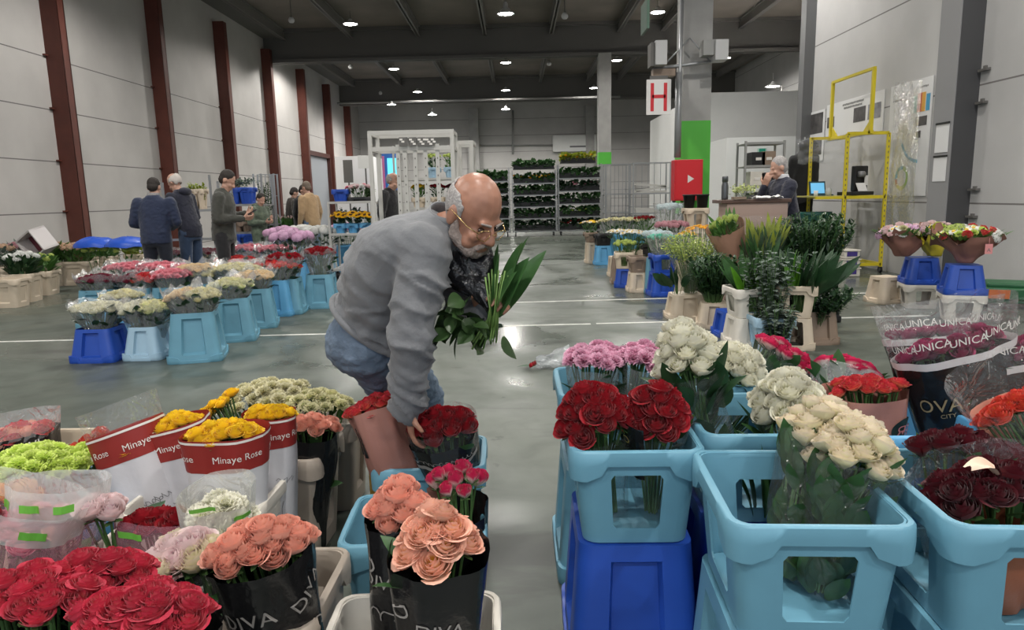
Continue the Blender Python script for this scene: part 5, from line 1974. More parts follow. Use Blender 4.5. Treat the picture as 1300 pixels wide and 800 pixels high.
def fill(x, y, z0, zt, specs, group, rx=.15, ry=.15, film='filmhazy', film_h=1.2, leaf=LEAF_D, seed=None, spread=.12):
    """sleeved bunches standing in one container. specs: list of (label, kind, colour, n)"""
    k = len(specs)
    for i, (label, kind, color, n) in enumerate(specs):
        _patch_seed[0] += 1
        sd = _patch_seed[0]
        dx = (i - (k - 1) / 2) * spread * 2 / max(1, k - .0) * 1.5 if k > 1 else 0
        hx = rx / (k ** .75)
        nm = {'carnation': 'carnation_bunch', 'puff': 'hydrangea_bunch', 'bigpuff': 'hydrangea_bunch', 'daisy': 'daisy_bunch', 'tulip': 'tulip_bunch', 'sunflower': 'sunflower_bunch'}.get(kind, 'rose_bunch')
        r, L = bunch(label, (x + dx, y, zt), (x + dx * .5, y, z0), hx, ry, int(n * 1.9), kind, color, leaves=26, leaf_len=.11, leaf_w=.07, leaf_m=leaf, group=group, seed=sd, dome=.05, scale=1.42 if kind != 'bigpuff' else .8, name=nm, leaf_zone=(.55, .97), tilt_out=.5)
        s = Sleeve(L * film_h, (.06, .06), (hx * 1.12, ry * 1.12), .06, seed=sd, crinkle=.025, ruffle=.12)
        s.build('sleeve', SL[film], r, nu=28, nv=10)

def row(name, px, py, color, label, specs, zt=.60, h=.44, w=.44, d=.44, rz=0, **kw):
    c, x, y = tub(px, py, color, label, w, d, h, rz)
    fill(x, y, h * .45 + .012, zt, specs, G_B, **kw)
    return x, y

V = 'bunch of '
# front row, nearest the aisle
row('a', 117, 461, 'blue', 'low royal blue tub at the front left corner of the block', [('ivory roses spilling over the royal blue tub', 'smallrose', 'white', 26)], zt=.48, h=.30, w=.42, d=.42, rx=.22, ry=.20)
row('b', 180, 458, 'paleblue', 'pale blue tub next to the royal blue one', [('ivory roses over the pale blue tub', 'smallrose', 'white', 16), ('greenish ivory roses over the pale blue tub, right half', 'smallrose', 'creamgreen', 14)], zt=.47, h=.30, w=.36, d=.40, rx=.22, ry=.19)
row('c', 240, 461, 'lightblue', 'large light blue tub, nearest of the diagonal row', [('apricot cream roses at the corner of the large light blue tub', 'smallrose', 'creampeach', 12), ('cream roses over the large light blue tub, right half', 'smallrose', 'cream', 14)], rz=.25, w=.46, d=.46, rx=.22, ry=.2, zt=.59)
row('d', 290, 435, 'lightblue', 'light blue tub, second of the diagonal row', [('cream roses over the second tub of the diagonal row', 'smallrose', 'creamgreen', 22)], rz=.25, rx=.21, ry=.22, zt=.58)
row('e', 320, 418, 'lightblue', 'light blue tub, third of the diagonal row', [('cream and apricot roses over the third tub of the diagonal row', 'smallrose', 'creampeach', 22)], rz=.25, rx=.22, ry=.22, zt=.58)
row('f', 360, 400, 'lightblue', 'light blue tub under red roses, left of two', [('tall red roses over the left light blue tub', 'rose', 'red', 16), ('tall red roses over the left light blue tub, right half', 'rose', 'red', 13)], rz=.08, rx=.22, ry=.16, zt=.70, film_h=1.08)
row('g', 405, 392, 'lightblue', 'light blue tub under red roses, right of two, nearest the man', [('tall red roses over the right light blue tub, beside the man', 'rose', 'red', 24)], rz=.08, rx=.19, ry=.16, zt=.74, film_h=1.08)
# second row
row('h', 148, 432, 'skyblue', 'blue tub behind the royal blue one', [('pale cream roses behind the front ivory ones', 'smallrose', 'cream', 18)], zt=.45, h=.3, rx=.2, ry=.18)
row('i', 120, 418, 'lightblue', 'tub hidden under the burgundy roses', [('burgundy roses at the left end of the block', 'rose', 'burgundy', 22)], rx=.22, ry=.2, zt=.56)
row('j', 172, 415, 'lightblue', 'tub hidden under the brick red roses', [('brick red roses beside the burgundy ones', 'rose', 'burgundy', 14), ('orange-tipped red roses beside the rosy pink ones', 'rose', 'orangepink', 12)], rx=.23, ry=.2, zt=.55)
row('k', 213, 414, 'lightblue', 'tub hidden under the rosy pink roses', [('rosy pink ruffled roses behind the apricot cream ones', 'carnation', 'hotpink', 24)], rx=.19, ry=.2, zt=.57)
row('l', 262, 408, 'lightblue', 'tub hidden under pale cream roses behind the diagonal row', [('pale cream roses behind the diagonal row, left', 'smallrose', 'cream', 26)], rx=.25, ry=.2, zt=.57)
row('m', 305, 400, 'lightblue', 'tub hidden under cream roses behind the diagonal row', [('pale cream roses behind the diagonal row, right', 'smallrose', 'white', 26)], rx=.25, ry=.2, zt=.58)
row('n', 205, 402, 'cream', 'tub hidden under apricot white roses', [('apricot white roses between the two pink patches', 'smallrose', 'creampeach', 26)], rx=.26, ry=.2, zt=.55)
# third row
for i, (px, c, kd, l) in enumerate(((165, 'hotpink', 'carnation', 'pink ruffled roses at the left end of the third row'), (208, 'hotpink', 'carnation', 'pink ruffled roses, second in the third row'),
                                    (254, 'creampeach', 'smallrose', 'yellow cream roses in the middle of the third row'), (302, 'cream', 'smallrose', 'cream roses at the right of the third row'))):
    p = onz(px, 342, .60)
    container('tub', (p.x, p.y, 0), 0, 'lightblue', 'tub hidden under the ' + l, G_T, .44, .44, .44, taper=.05)
    fill(p.x, p.y, .21, .62, [(l, kd, c, 26)], G_B, rx=.28, ry=.22)
# fourth row
for i, (px, py, c, kd, l) in enumerate(((212, 323, 'burgundy', 'rose', 'crimson roses left in the fourth row, behind the pink'), (262, 321, 'burgundy', 'rose', 'crimson roses right in the fourth row, below the standing trio'),
                                        (318, 317, 'hotpink', 'carnation', 'pink carnations left of the lilac hydrangeas'), (350, 318, 'hotpink', 'carnation', 'pink carnations right below the lilac hydrangeas'),
                                        (300, 332, 'orangepink', 'smallrose', 'salmon roses between cream and pink carnations'), (350, 338, 'orangepink', 'smallrose', 'salmon roses just behind the tall red ones'))):
    p = onz(px, py, .60)
    container('tub', (p.x, p.y, 0), 0, 'skyblue', 'tub hidden under the ' + l, G_T, .44, .44, .44, taper=.05)
    fill(p.x, p.y, .21, .62, [(l, kd, c, 24)], G_B, rx=.30, ry=.22)
# hydrangeas in glass-clear sleeves
for i, (px, py, c, l, n) in enumerate(((358, 296, 'lilac', 'lilac hydrangeas, left of the pale row behind the pink carnations', 8), (384, 293, 'purewhite', 'white hydrangeas in the middle of the pale row', 7),
                                    (408, 295, 'purewhite', 'white hydrangeas with pale green buds, right in the pale row', 8), (438, 291, 'lilac', 'lilac hydrangea dome right of the pale row, beside the man\'s back', 9), (372, 302, 'lilac', 'lilac hydrangeas in front of the pale row', 7))):
    p = onz(px, py, .82)
    container('pail' if i == 3 else 'tub', (p.x, p.y, 0), .1, 'skyblue' if i > 2 else 'paleblue', 'blue bucket under the ' + l, G_T, .44, .44, .52, taper=.05)
    fill(p.x, p.y, .25 if i != 3 else .02, .84, [(l, 'bigpuff', c, n)], G_B, rx=.30, ry=.24, film='film', film_h=1.0)
for (px, py, l) in ((442, 345, 'light blue tub on the floor below the lilac hydrangea dome'), (466, 333, 'light blue tub half hidden behind the man\'s back')):
    tub(px, py, 'skyblue', l, .44, .44, .5, .1)
container('crate', (at(466, 300, 14.5).x, 14.5, .0), .1, 'lightblue', 'light blue crate beside the sunflower trolley, behind the man', G_T, .42, .42, .62)

# ------------------------------------------------------------------ far left: cream buckets along the wall
G_W = 'cream buckets along the left wall'
def wallrow(px, py, label, w, h, flab, kind, color, n, rx, zt, leaf=LEAF_D, lw=.06, merged=False, d=.40):
    p = onz(px, py, 0)
    y = p.y + d / 2
    container('pail', (p.x, y, 0), .08, 'cream', label, G_W, w, d, h, taper=.035)
    _patch_seed[0] += 1
    r, L = bunch(flab, (p.x, y, zt), (p.x, y, .02), rx * 1.1, .24, int(n * 1.8), kind, color, leaves=110, leaf_len=.17, leaf_w=lw, leaf_m=leaf, group='flowers along the left wall', seed=_patch_seed[0], dome=.06, scale=1.0, name='flower_bunch', leaf_zone=(.6, 1.02))
wallrow(22, 385, 'cream bucket with sunk panel at the left edge, nearest along the wall', .42, .42, 'dark green foliage with small white buds at the left edge', 'puff', 'purewhite', 7, .22, .66, LEAF_D)
wallrow(46, 376, 'plain cream bucket, second from the left edge', .42, .38, 'light green leafy bunch, second from the left edge', 'puff', 'chart', 4, .2, .58, LEAF2)
wallrow(66, 364, 'cream bucket behind the plain one', .40, .40, 'beige-pink statice behind the light green bunch', 'puff', 'beigepink', 16, .24, .68, LEAF2)
wallrow(92, 363, 'wide cream bucket, fourth along the wall', .62, .42, 'beige-pink statice over the wide cream bucket', 'puff', 'beigepink', 22, .30, .66, LEAF2)
wallrow(128, 352, 'cream bucket hidden behind the pink roses', .42, .40, 'fresh green foliage right of the statice', 'puff', 'chart', 6, .24, .58, LEAF2)
wallrow(170, 345, 'cream bucket below the blue covers', .42, .36, 'yellow green foliage in front of the blue covers', 'puff', 'chart', 8, .3, .56, LEAF_Y)
for i, (px, py, l) in enumerate(((3, 392, 'cream bucket cut by the left picture edge'),)):
    p = onz(px, py, 0)
    container('pail', (p.x, p.y + .2, 0), .08, 'cream', l, G_W, .42, .4, .4, taper=.035)
wallrow(-10, 372, 'cream bucket beyond the left edge with brown foliage', .42, .42, 'dusky brown foliage at the left edge by the wall', 'puff', 'beigepink', 8, .30, .72, LEAF_G)
wallrow(30, 362, 'cream bucket nearest the wall under the dusky foliage', .42, .42, 'dusky mauve foliage in front of the burgundy box', 'puff', 'heather', 12, .34, .70, LEAF_G)
# blue covers on a low bed
for i, (px, py, wpx, l) in enumerate(((122, 305, 44, 'blue film cover over flowers, left of two by the wall column'), (162, 304, 40, 'blue film cover over flowers, right of two, beside the navy person'))):
    p = onz(px, 313, .70)
    _patch_seed[0] += 1
    r, L = bunch(l, (p.x, p.y, .66), (p.x, p.y, .0), .25, .2, 8, 'puff', 'chart', leaves=16, leaf_m=LEAF2, seed=_patch_seed[0], name='covered_flower_bunch', cat='flower bunch')
    mb = MB()
    g = _patch_seed[0]
    mb.grid(lambda u, v: (.36 * math.cos(u * 2 * PI) * math.sin(v * PI / 2 + .02), .28 * math.sin(u * 2 * PI) * math.sin(v * PI / 2 + .02), L + .04 + .16 * math.cos(v * PI / 2) + .03 * noise.noise(Vector((math.cos(u * 2 * PI) * 2 + g, math.sin(u * 2 * PI) * 2, v * 3)))), 26, 8, closed=True)
    mb.build('blue_cover', SL['bluewrap'], r, True)
# folded burgundy and white box leaning by the wall
p = onz(46, 322, .0)
p = at(46, 300, 11.8)
r = empty('folding_box', (p.x, p.y, 0), -.35, 'open white box with burgundy inside leaning by the left wall', 'box')
mb = MB()
Rm = Matrix.Rotation(-.5, 4, 'Y') @ Matrix.Rotation(.25, 4, 'X')
Mx = Matrix.Translation((0, 0, .78)) @ Rm @ Matrix.Scale(.74, 4)
for c, dd in (((-.26, 0, 0), (.03, .42, .5)), ((.26, 0, 0), (.03, .42, .5)), ((0, 0, .25), (.55, .42, .03)), ((0, 0, -.25), (.55, .42, .03))):
    mb.box(c, dd, M=Mx)
mb.build('box_shell', mat('white_card', (.62, .58, .57), .6), r)
mb = MB(); mb.box((0, .12, 0), (.5, .02, .47), M=Mx); mb.build('box_lining', mat('burgundy_lining', (.16, .03, .045), .6), r)
mb = MB()
for sx in (-.2, .2):
    mb.bar((sx, .1, 0), (sx * .6, .05, .62), .03)
mb.bar((-.2, .1, .02), (.2, .1, .02), .03)
mb.build('box_stand', STEEL_G, r)
# pale tulips on blue tubs in front of the far people
G_P = 'pale tulip beds'
for i, px in enumerate((300, 318, 336, 354, 371)):
    p = at(px, 290, 15.4)
    wh = ['leftmost', 'second', 'middle', 'fourth', 'rightmost'][i]
    container('stool', (p.x, p.y, 0), 0, 'blue', 'royal blue upturned bucket under the pale tulips, %s in the row' % wh, G_P, .34, .4, .40, taper=.03)
    container('pail', (p.x, p.y, .404), 0, 'blue', 'royal blue bucket of pale tulips, %s in the row' % wh, G_P, .32, .38, .30, taper=.03)
    _patch_seed[0] += 1
    bunch('pale pink tulips with tall green leaves, %s in the row before the far people' % wh, (p.x, p.y, 1.04), (p.x, p.y, .42), .16, .18, 24, 'tulip', 'palepink', leaves=80, leaf_len=.24, leaf_w=.04, leaf_m=LEAF2, seed=_patch_seed[0], group=G_P, name='tulip_bunch', leaf_zone=(.35, .75), leaf_tilt=.15)
# ------------------------------------------------------------------ right middle distance
G_R = 'containers in the green corner right of the aisle'
def gp(px, py):
    p = onz(px, py, 0)
    return p.x, p.y
def foliage(label, x, y, z0, z1, r, style, m, n=24, name='foliage_bunch', cat='foliage bunch', seed=1, spread=1.0, film=None, lean=(0, 0), group='greenery right of the aisle'):
    g = random.Random(seed)
    L = z1 - z0
    root = empty(name, (x, y, z0), g.uniform(-.3, .3), label, cat, group)
    ms, ml = MB(), MB()
    for i in range(n):
        a = g.uniform(0, 2 * PI)
        q = math.sqrt(g.random()) * r * spread
        top = Vector((q * math.cos(a) + lean[0], q * math.sin(a) + lean[1], L * g.uniform(.78, 1.02) - .25 * q * q / max(r, .01)))
        b0 = Vector((top.x * .22, top.y * .22, 0.0))
        def pos(t):
            p = b0.lerp(top, t)
            p += Vector((top.x, top.y, 0)) * .25 * (t * t - t)
            return p
        if style in ('ruscus', 'eucalyptus', 'bush'):
            ms.tube([pos(t / 4) for t in range(5)], .003, 4, caps=False)
            k = {'ruscus': 16, 'eucalyptus': 12, 'bush': 12}[style]
            for j in range(k):
                t = .35 + .65 * j / k
                d = (pos(min(1, t + .05)) - pos(t - .05)).normalized()
                s_ = g.uniform(0, 2 * PI)
                fr = frame(d)
                dd = d * (.75 if style != 'eucalyptus' else .2) + fr @ Vector((math.cos(s_), math.sin(s_), 0))
                ln, wd = {'ruscus': (.075, .03), 'eucalyptus': (.06, .055), 'bush': (.065, .035)}[style]
                leaf_into(ml, pos(t), dd, ln * g.uniform(.8, 1.2), wd, g.uniform(0, .3), nu=2, nv=3)
        elif style == 'broad':
            ms.tube([pos(t / 4) for t in range(3)], .004, 4, caps=False)
            p = pos(.35)
            leaf_into(ml, p, (top - p) + Vector((top.x * .4, top.y * .4, 0)), (top - p).length * 1.1, g.uniform(.08, .11), g.uniform(-.05, .25), roll=a if g.random() < .5 else PI / 2 + g.uniform(-.6, .6), nu=4, nv=9)
        elif style == 'spike':
            ms.tube([pos(t / 4) for t in range(4)], .004, 4, caps=False)
            for j in range(3):
                p = pos(.55 + .1 * j)
                leaf_into(ml, p, (top - p).normalized() + Vector((g.uniform(-.25, .25), g.uniform(-.25, .25), 0)), L * g.uniform(.28, .42), .05, g.uniform(-.1, .2), roll=g.uniform(0, 6), nu=2, nv=5)
        elif style == 'froth':
            ms.tube([pos(t / 4) for t in range(5)], .0022, 4, caps=False)
            for j in range(14):
                p = pos(g.uniform(.72, 1.0)) + Vector((g.gauss(0, .035), g.gauss(0, .035), g.gauss(0, .02)))
                for q2 in range(2):
                    leaf_into(ml, p, (g.uniform(-1, 1), g.uniform(-1, 1), g.uniform(.2, 1)), .026, .022, .2, nu=1, nv=2)
    ms.build('stems', STEM, root, True)
    ml.build('leaves', m, root, True)
    if film:
        s = Sleeve(L * 1.02, (.07, .07), (r * 1.1, r * 1.1), .05, seed=seed, crinkle=.02)
        s.build('sleeve', SL[film], root)
    return root, L

# chartreuse froth in clear film on a cream upturned bucket
x, y = gp(876, 408); y += .2
container('stool', (x, y, 0), .05, 'cream', 'cream upturned bucket nearest the aisle under the clear sleeve of greenery', G_R, .42, .42, .28, taper=.04)
foliage('pale green frothy flowers in a clear wide sleeve over the cream bucket', x + .05, y, .285, .95, .30, 'froth', C['chart'], 70, 'flower_bunch', 'flower bunch', 1, film='film')
foliage('dark leafy shoots sticking out left of the frothy pale green flowers', x - .10, y - .04, .285, .62, .2, 'broad', LEAF_D, 9, seed=2, lean=(-.1, 0))
x, y = gp(912, 419); y += .2
container('stool', (x, y, 0), -.2, 'cream', 'cream upturned bucket beneath the dark hanging bush', G_R, .34, .36, .26, taper=.04)
foliage('dark fine-leaved bush hanging over its cream bucket', x, y, .20, .78, .30, 'bush', LEAF_D, 120, seed=3)
x, y = gp(931, 430); y += .16
container('stool', (x, y, 0), .1, 'blue', 'small royal blue upturned bucket just left of the tall cream crates', G_R, .26, .34, .25, taper=.03)
# tall cream crates
x1, y1 = gp(960, 442); y1 += .22
container('stool', (x1, y1, 0), .06, 'white', 'off-white upturned crate at the left with the bright broad leaves above', G_R, .40, .40, .26, taper=.03)
container('crate', (x1, y1, .264), .06, 'white', 'off-white crate holding bright broad leaves, left of the eucalyptus', G_R, .40, .40, .26, taper=.03)
x2, y2 = gp(1018, 446); y2 += .22
container('frame_stool', (x2, y2, 0), -.25, 'cream', 'cream upturned crate at the right under the dark broad leaves', G_R, .34, .40, .28, taper=.03)
container('crate', (x2, y2, .284), -.25, 'cream', 'cream crate holding dark broad leaves, right of the eucalyptus', G_R, .34, .40, .28, taper=.03)
xm, ym = gp(992, 452)
container('pail', (xm, ym + .3, 0), 0, 'paleblue', 'pale blue bucket of eucalyptus between the two cream crate stacks', G_R, .36, .34, .30, taper=.03)
foliage('bright green broad leaves standing in the off-white crate', x1 - .02, y1, .29, .80, .17, 'broad', LEAF_BR, 7, seed=4)
foliage('deep green broad leaves behind the bright ones in the off-white crate', x1 + .04, y1 + .06, .29, .86, .24, 'broad', LEAF, 30, seed=5)
foliage('grey eucalyptus branches between the two crates', xm, ym + .32, .02, .92, .27, 'eucalyptus', LEAF_G, 52, seed=6)
foliage('grey eucalyptus drooping in front of the pale blue bucket', xm - .02, ym + .08, .0, .46, .20, 'eucalyptus', LEAF_G, 26, seed=7)
foliage('dark broad aspidistra leaves fanned out to the right', x2 + .05, y2, .31, .90, .30, 'broad', LEAF_D, 44, seed=8, lean=(.1, 0))
foliage('two bright leaves among the dark fan at the right', x2 - .03, y2 - .12, .4, .86, .10, 'broad', LEAF_BR, 3, seed=9)
foliage('dark feathery branches hanging low at the right of the cream crate', x2 + .25, y2 + .1, .15, .56, .26, 'bush', LEAF_D, 50, seed=10, lean=(.12, 0))
container('tub', (x2 + .27, y2 + .16, 0), 0, 'brown', 'brown bucket under the feathery branches at the right', G_R, .34, .34, .30)
# back row of greenery
xb, yb = at(1032, 330, 7.5).x, 7.5
container('stool', (xb, yb, 0), 0, 'black', 'black upturned bucket behind, carrying the ruscus', G_R, .5, .44, .28)
container('pail', (xb, yb, .284), 0, 'black', 'black bucket of dark glossy ruscus', G_R, .5, .44, .30)
foliage('big sheaf of dark glossy ruscus in front of the person in the suit', xb, yb, .30, 1.18, .42, 'ruscus', LEAF_D, 150, seed=11)
foliage('white-flecked sprigs among the ruscus, front side', xb - .25, yb - .28, .30, .86, .2, 'eucalyptus', LEAF_G, 12, seed=12)
xc, yc = at(968, 330, 7.5).x, 7.5
container('stool', (xc, yc, 0), 0, 'black', 'black upturned bucket under the yellow green spikes', G_R, .44, .44, .28)
container('pail', (xc, yc, .284), 0, 'black', 'black bucket of yellow green spikes', G_R, .44, .44, .30)
foliage('yellow green pointed lilies left of the ruscus', xc, yc, .30, 1.10, .28, 'spike', LEAF_Y, 30, seed=13, film='film')
foliage('green lily foliage under the yellow green spikes', xc, yc - .02, .30, 1.0, .28, 'spike', LEAF, 50, seed=14)
# kraft-wrapped tulips
xk, yk = at(936, 350, 7.7).x, 7.7
r, L = bunch('yellow green tulips in a slanted brown kraft wrap', at(918, 280, 7.6), (xk + .08, yk, .3), .17, .13, 22, 'tulip', 'chart', cat='flower bunch', name='tulip_bunch', leaves=30, leaf_len=.2, leaf_w=.045, leaf_m=LEAF2, seed=301, leaf_zone=(.75, .95), scale=1.5, leaf_tilt=.3)
s = Sleeve(L * .98, (.06, .05), (.21, .15), .12, seed=301)
s.build('kraft_wrap', SL['kraft'], r)
container('pail', (xk + .08, yk, 0), 0, 'black', 'black bucket of the kraft-wrapped tulips', G_R, .34, .34, .34)
mb = MB()
mb.grid(lambda u, v: ((u - .5) * .32 * (1 - .3 * v), .06 * math.sin(u * 3), .55 * v), 8, 6)
o = mb.build('kraft_sheet', SL['kraft'], None, True, loc=(xk + .22, yk + .28, .55))
so = o.modifiers.new('s', 'SOLIDIFY'); so.thickness = .004
tag(o, 'upright sheet of brown kraft paper behind the wrapped tulips', 'paper')
container('pail', (xk + .22, yk + .32, 0), 0, 'brown', 'brown bucket behind the kraft-wrapped tulips', G_R, .36, .3, .54)
# mint-dyed flowers on two royal blue containers
x, y = gp(845, 377); y += .2
container('stool', (x, y, 0), .06, 'blue', 'royal blue upturned bucket at the bottom of the mint flower stack', G_R, .40, .42, .32, taper=.04)
container('crate', (x, y, .324), .06, 'blue', 'royal blue crate of mint green dyed flowers', G_R, .34, .36, .24, taper=.02)
r, L = bunch('mint green dyed flowers over the royal blue crate', (x + .02, y, .80), (x, y, .335), .24, .2, 40, 'tulip', 'mint', cat='flower bunch', name='dyed_flower_bunch', leaves=30, leaf_m=LEAF_D, seed=302, scale=1.1)
Sleeve(L * 1.1, (.08, .08), (.26, .22), .05, seed=302).build('sleeve', SL['filmhazy'], r)
# brown on cream
x, y = gp(812, 372); y += .18
container('stool', (x, y, 0), .03, 'cream', 'cream upturned bucket carrying the brown crate', G_R, .30, .34, .28, taper=.03)
container('pail', (x, y, .284), .03, 'brown', 'brown crate with a round hole on a cream upturned bucket', G_R, .28, .32, .22, taper=.02)
x, y = gp(795, 366); y += .2
container('stool', (x, y, 0), -.15, 'blue', 'royal blue upturned bucket left of the brown crate stack', G_R, .30, .34, .28, taper=.03)
container('crate', (x, y, .284), -.15, 'cream', 'cream crate on a royal blue upturned bucket', G_R, .30, .34, .24, taper=.02)
r, L = bunch('lime green buds in the cream crate', (x, y - .02, .66), (x, y, .30), .16, .14, 22, 'puff', 'chart', cat='flower bunch', name='bud_bunch', leaves=10, leaf_m=LEAF2, seed=303, scale=.6)
r, L = bunch('white daisies over the cream crate and beside it', (x + .08, y + .3, .80), (x + .05, y + .3, .02), .30, .2, 34, 'daisy', 'purewhite', cat='flower bunch', name='daisy_bunch', leaves=20, seed=304, scale=1.2)
container('tub', (x + .05, y + .42, 0), 0, 'brown', 'brown tub behind under the white daisies', G_R, .4, .3, .42)
x, y = gp(781, 352); y += .15
container('stool', (x, y, 0), .1, 'cream', 'small cream upturned bucket beside the aisle in the far right row', G_R, .20, .30, .34, taper=.02)
x, y = gp(767, 337); y += .2
container('stool', (x, y, 0), .05, 'skyblue', 'sky blue upturned bucket at the far end of the right row', G_R, .36, .38, .38, taper=.04)
container('pail', (x, y, .384), .05, 'black', 'black crate on the sky blue upturned bucket', G_R, .34, .34, .22)
x2_, y2_ = gp(751, 335); y2_ += .2
container('stool', (x2_, y2_, 0), .1, 'cream', 'cream upturned bucket at the far end, left of the sky blue one', G_R, .22, .34, .42, taper=.02)
container('pail', (x2_, y2_, .424), .1, 'brown', 'brown pot of yellow and white flowers on the far cream bucket', G_R, .26, .3, .2)
bunch('yellow and white daisies at the far end of the right row', (x2_, y2_, .82), (x2_, y2_, .44), .2, .16, 20, 'daisy', 'yellow', cat='flower bunch', name='daisy_bunch', leaves=14, seed=305, mix=['purewhite'])
xt, yt = at(790, 285, 14.2).x, 14.2
container('pail', (xt, yt, 0), 0, 'skyblue', 'wide blue bucket under the long tray of cream carnations', G_R, .9, .36, .58)
bunch('long flat bank of cream carnations, far end of the right row', (xt, yt, .86), (xt, yt, .04), .48, .2, 60, 'carnation', 'cream', cat='flower bunch', name='carnation_bunch', leaves=30, seed=306, scale=1.3, merged=True, leaf_zone=(.75, .95))
# heather, yellow, sky, white behind
for i, (px, py, Y, col, kd, n, rx, l) in enumerate(((853, 285, 10.2, 'heather', 'puff', 26, .24, 'pinkish heather behind the mint flowers'), (872, 296, 9.4, 'yellow', 'spray', 14, .12, 'small yellow bunch right of the heather'),
                                             (833, 297, 9.9, 'sky', 'puff', 16, .2, 'pale sky blue flowers left of the heather'), (893, 290, 8.8, 'orangeyel', 'daisy', 18, .2, 'yellow mimosa bunch beside the kraft wrap'),
                                             (803, 295, 11.2, 'purewhite', 'daisy', 20, .24, 'white flowers behind the lime buds'), (820, 276, 12.5, 'red', 'rose', 18, .2, 'red flowers below the empty trolleys'))):
    p = at(px, py, Y)
    zt = p.z
    container('tub', (p.x, p.y, 0), 0, ['brown', 'cream', 'lightblue', 'black', 'cream', 'black'][i], 'bucket under the ' + l, G_R, .36, .34, .5)
    bunch(l, (p.x, p.y, zt), (p.x, p.y, .24), rx, .18, n, kd, col, cat='flower bunch', name='flower_bunch', leaves=26, leaf_m=[LEAF_D, LEAF2][i % 2], seed=310 + i, scale=.9)
p = at(849, 268, 11.5)
container('pail', (p.x, p.y, 0), 0, 'cream', 'cream bucket under the pale film-covered flowers', G_R, .4, .36, .7)
r, L = bunch('pale flowers under a whitish film cover, behind the heather', (p.x, p.y, 1.16), (p.x, p.y, .04), .2, .18, 16, 'puff', 'sky', cat='flower bunch', name='flower_bunch', leaves=10, seed=320)
Sleeve(L * 1.05, (.1, .1), (.24, .22), .0, seed=320).build('sleeve', SL['filmhazy'], r)
# stacked cream crates with black buckets
p = at(882, 300, 10.6)
container('stool', (p.x, p.y, 0), .05, 'cream', 'cream upturned bucket at the bottom of the tall cream stack by the red cabinet', G_R, .34, .34, .42)
container('stool', (p.x, p.y, .424), .05, 'cream', 'cream upturned bucket in the middle of the tall cream stack by the red cabinet', G_R, .33, .33, .40)
container('crate', (p.x, p.y, .828), .05, 'cream', 'cream crate on top of the tall cream stack by the red cabinet', G_R, .34, .34, .32)
for i, dx in enumerate((-.07, .08)):
    mb = MB(); mb.lathe([(.07, 0), (.09, .18), (.10, .18), (.10, .2), (.085, .2), (.065, .02)], 18)
    tag(mb.build('plant_pot', PL['black'], None, True, loc=(p.x + dx * 1.35, p.y + .02 * i, 1.152)), 'round black pot on the tall cream stack, %s one' % ['left', 'right'][i], 'pot', 'black pots on the cream stack')
# stacked white trays by the yellow rack
p = onz(1080, 352, 0)
for i in range(3):
    mb = MB()
    mb.box((0, 0, .07), (.30 - .02 * i, .34, .135)); mb.box((0, 0, .128), (.33 - .02 * i, .37, .02))
    r_ = empty('plastic_bin', (p.x, p.y + .2, .003 + .143 * i), .1, 'white bin with purple label by the yellow rack, %s of the stack' % ['lowest', 'middle', 'topmost'][i], 'bin', 'white bins stacked by the yellow rack')
    mb.build('bin_body', PL['white'], r_, bevel=.008)
    mb = MB(); mb.box((0, -.173, .075), (.17, .008, .07)); mb.build('purple_label', mat('purple_label', (.06, .04, .22), .5), r_)
# right wall stand: two stacks and a stool
x, y = gp(1131, 386); y += .15
container('stool', (x, y, 0), .25, 'cream', 'cream upturned bucket standing alone left of the wrapped bouquets', G_R, .36, .36, .32, taper=.04)
x3, y3 = gp(1178, 393); y3 += .2
container('crate', (x3, y3, 0), -.25, 'white', 'cream crate under the left blue bucket by the right wall', G_R, .40, .40, .28, taper=.035)
container('stool', (x3, y3, .284), -.25, 'blue', 'royal blue upturned bucket with an emblem, left of two by the right wall', G_R, .40, .40, .30, taper=.05)
x4, y4 = gp(1233, 410); y4 += .2
container('crate', (x4, y4, 0), -.35, 'white', 'cream crate under the right blue bucket by the right wall', G_R, .40, .40, .28, taper=.035)
container('stool', (x4, y4, .284), -.35, 'blue', 'royal blue upturned bucket with an emblem, right of two by the right wall', G_R, .40, .40, .30, taper=.05)
def bouquet(label, c, rx, h, wrap, seed, cols, lean=0):
    g = random.Random(seed)
    r = empty('mixed_bouquet', c, g.uniform(-.3, .3), label, 'bouquet', 'wrapped bouquets by the right wall')
    s = Sleeve(h, (.06, .055), (rx, rx * .62), .08, seed=seed, crinkle=.04, ruffle=.22, pow_=1.0)
    s.build('paper_wrap', wrap, r, bottom=True)
    for i, (px_, py_, q) in enumerate(packed(34, rx * .95, rx * .55, g)):
        kd, cl = cols[i % len(cols)]
        M = Matrix.Translation((px_, py_, h * .86 + .1 * (1 - q * q))) @ frame((px_ * 2, py_ * 2 - .1, .5)).to_4x4() @ Matrix.Scale(g.uniform(1.0, 1.5), 4)
        inst(BNAME[kd], bloom(kd, cl, i % 3), r, M)
    ml = MB()
    for i in range(110):
        a = g.uniform(0, 6.28)
        q = g.random() ** .5
        leaf_into(ml, (rx * .9 * q * math.cos(a), rx * .55 * q * math.sin(a), h * .8), (math.cos(a) * q, math.sin(a) * q, 1), g.uniform(.06, .17), .04, .2)
    ml.build('leaves', LEAF2, r, True)
    return r, s
bouquet('mixed bouquet in brown paper, left of three by the right wall', (x3 - .22, y3, .60), .30, .28, SL['brown'], 401, [('daisy', 'purewhite'), ('rose', 'palepink'), ('puff', 'lilac'), ('carnation', 'creamgreen')])
bouquet('mixed bouquet in yellow wrap, middle of three by the right wall', (x3 + .10, y3 - .05, .60), .22, .30, SL['yellowwrap'], 402, [('daisy', 'purewhite'), ('rose', 'palepink'), ('carnation', 'lime'), ('daisy', 'yellow')])
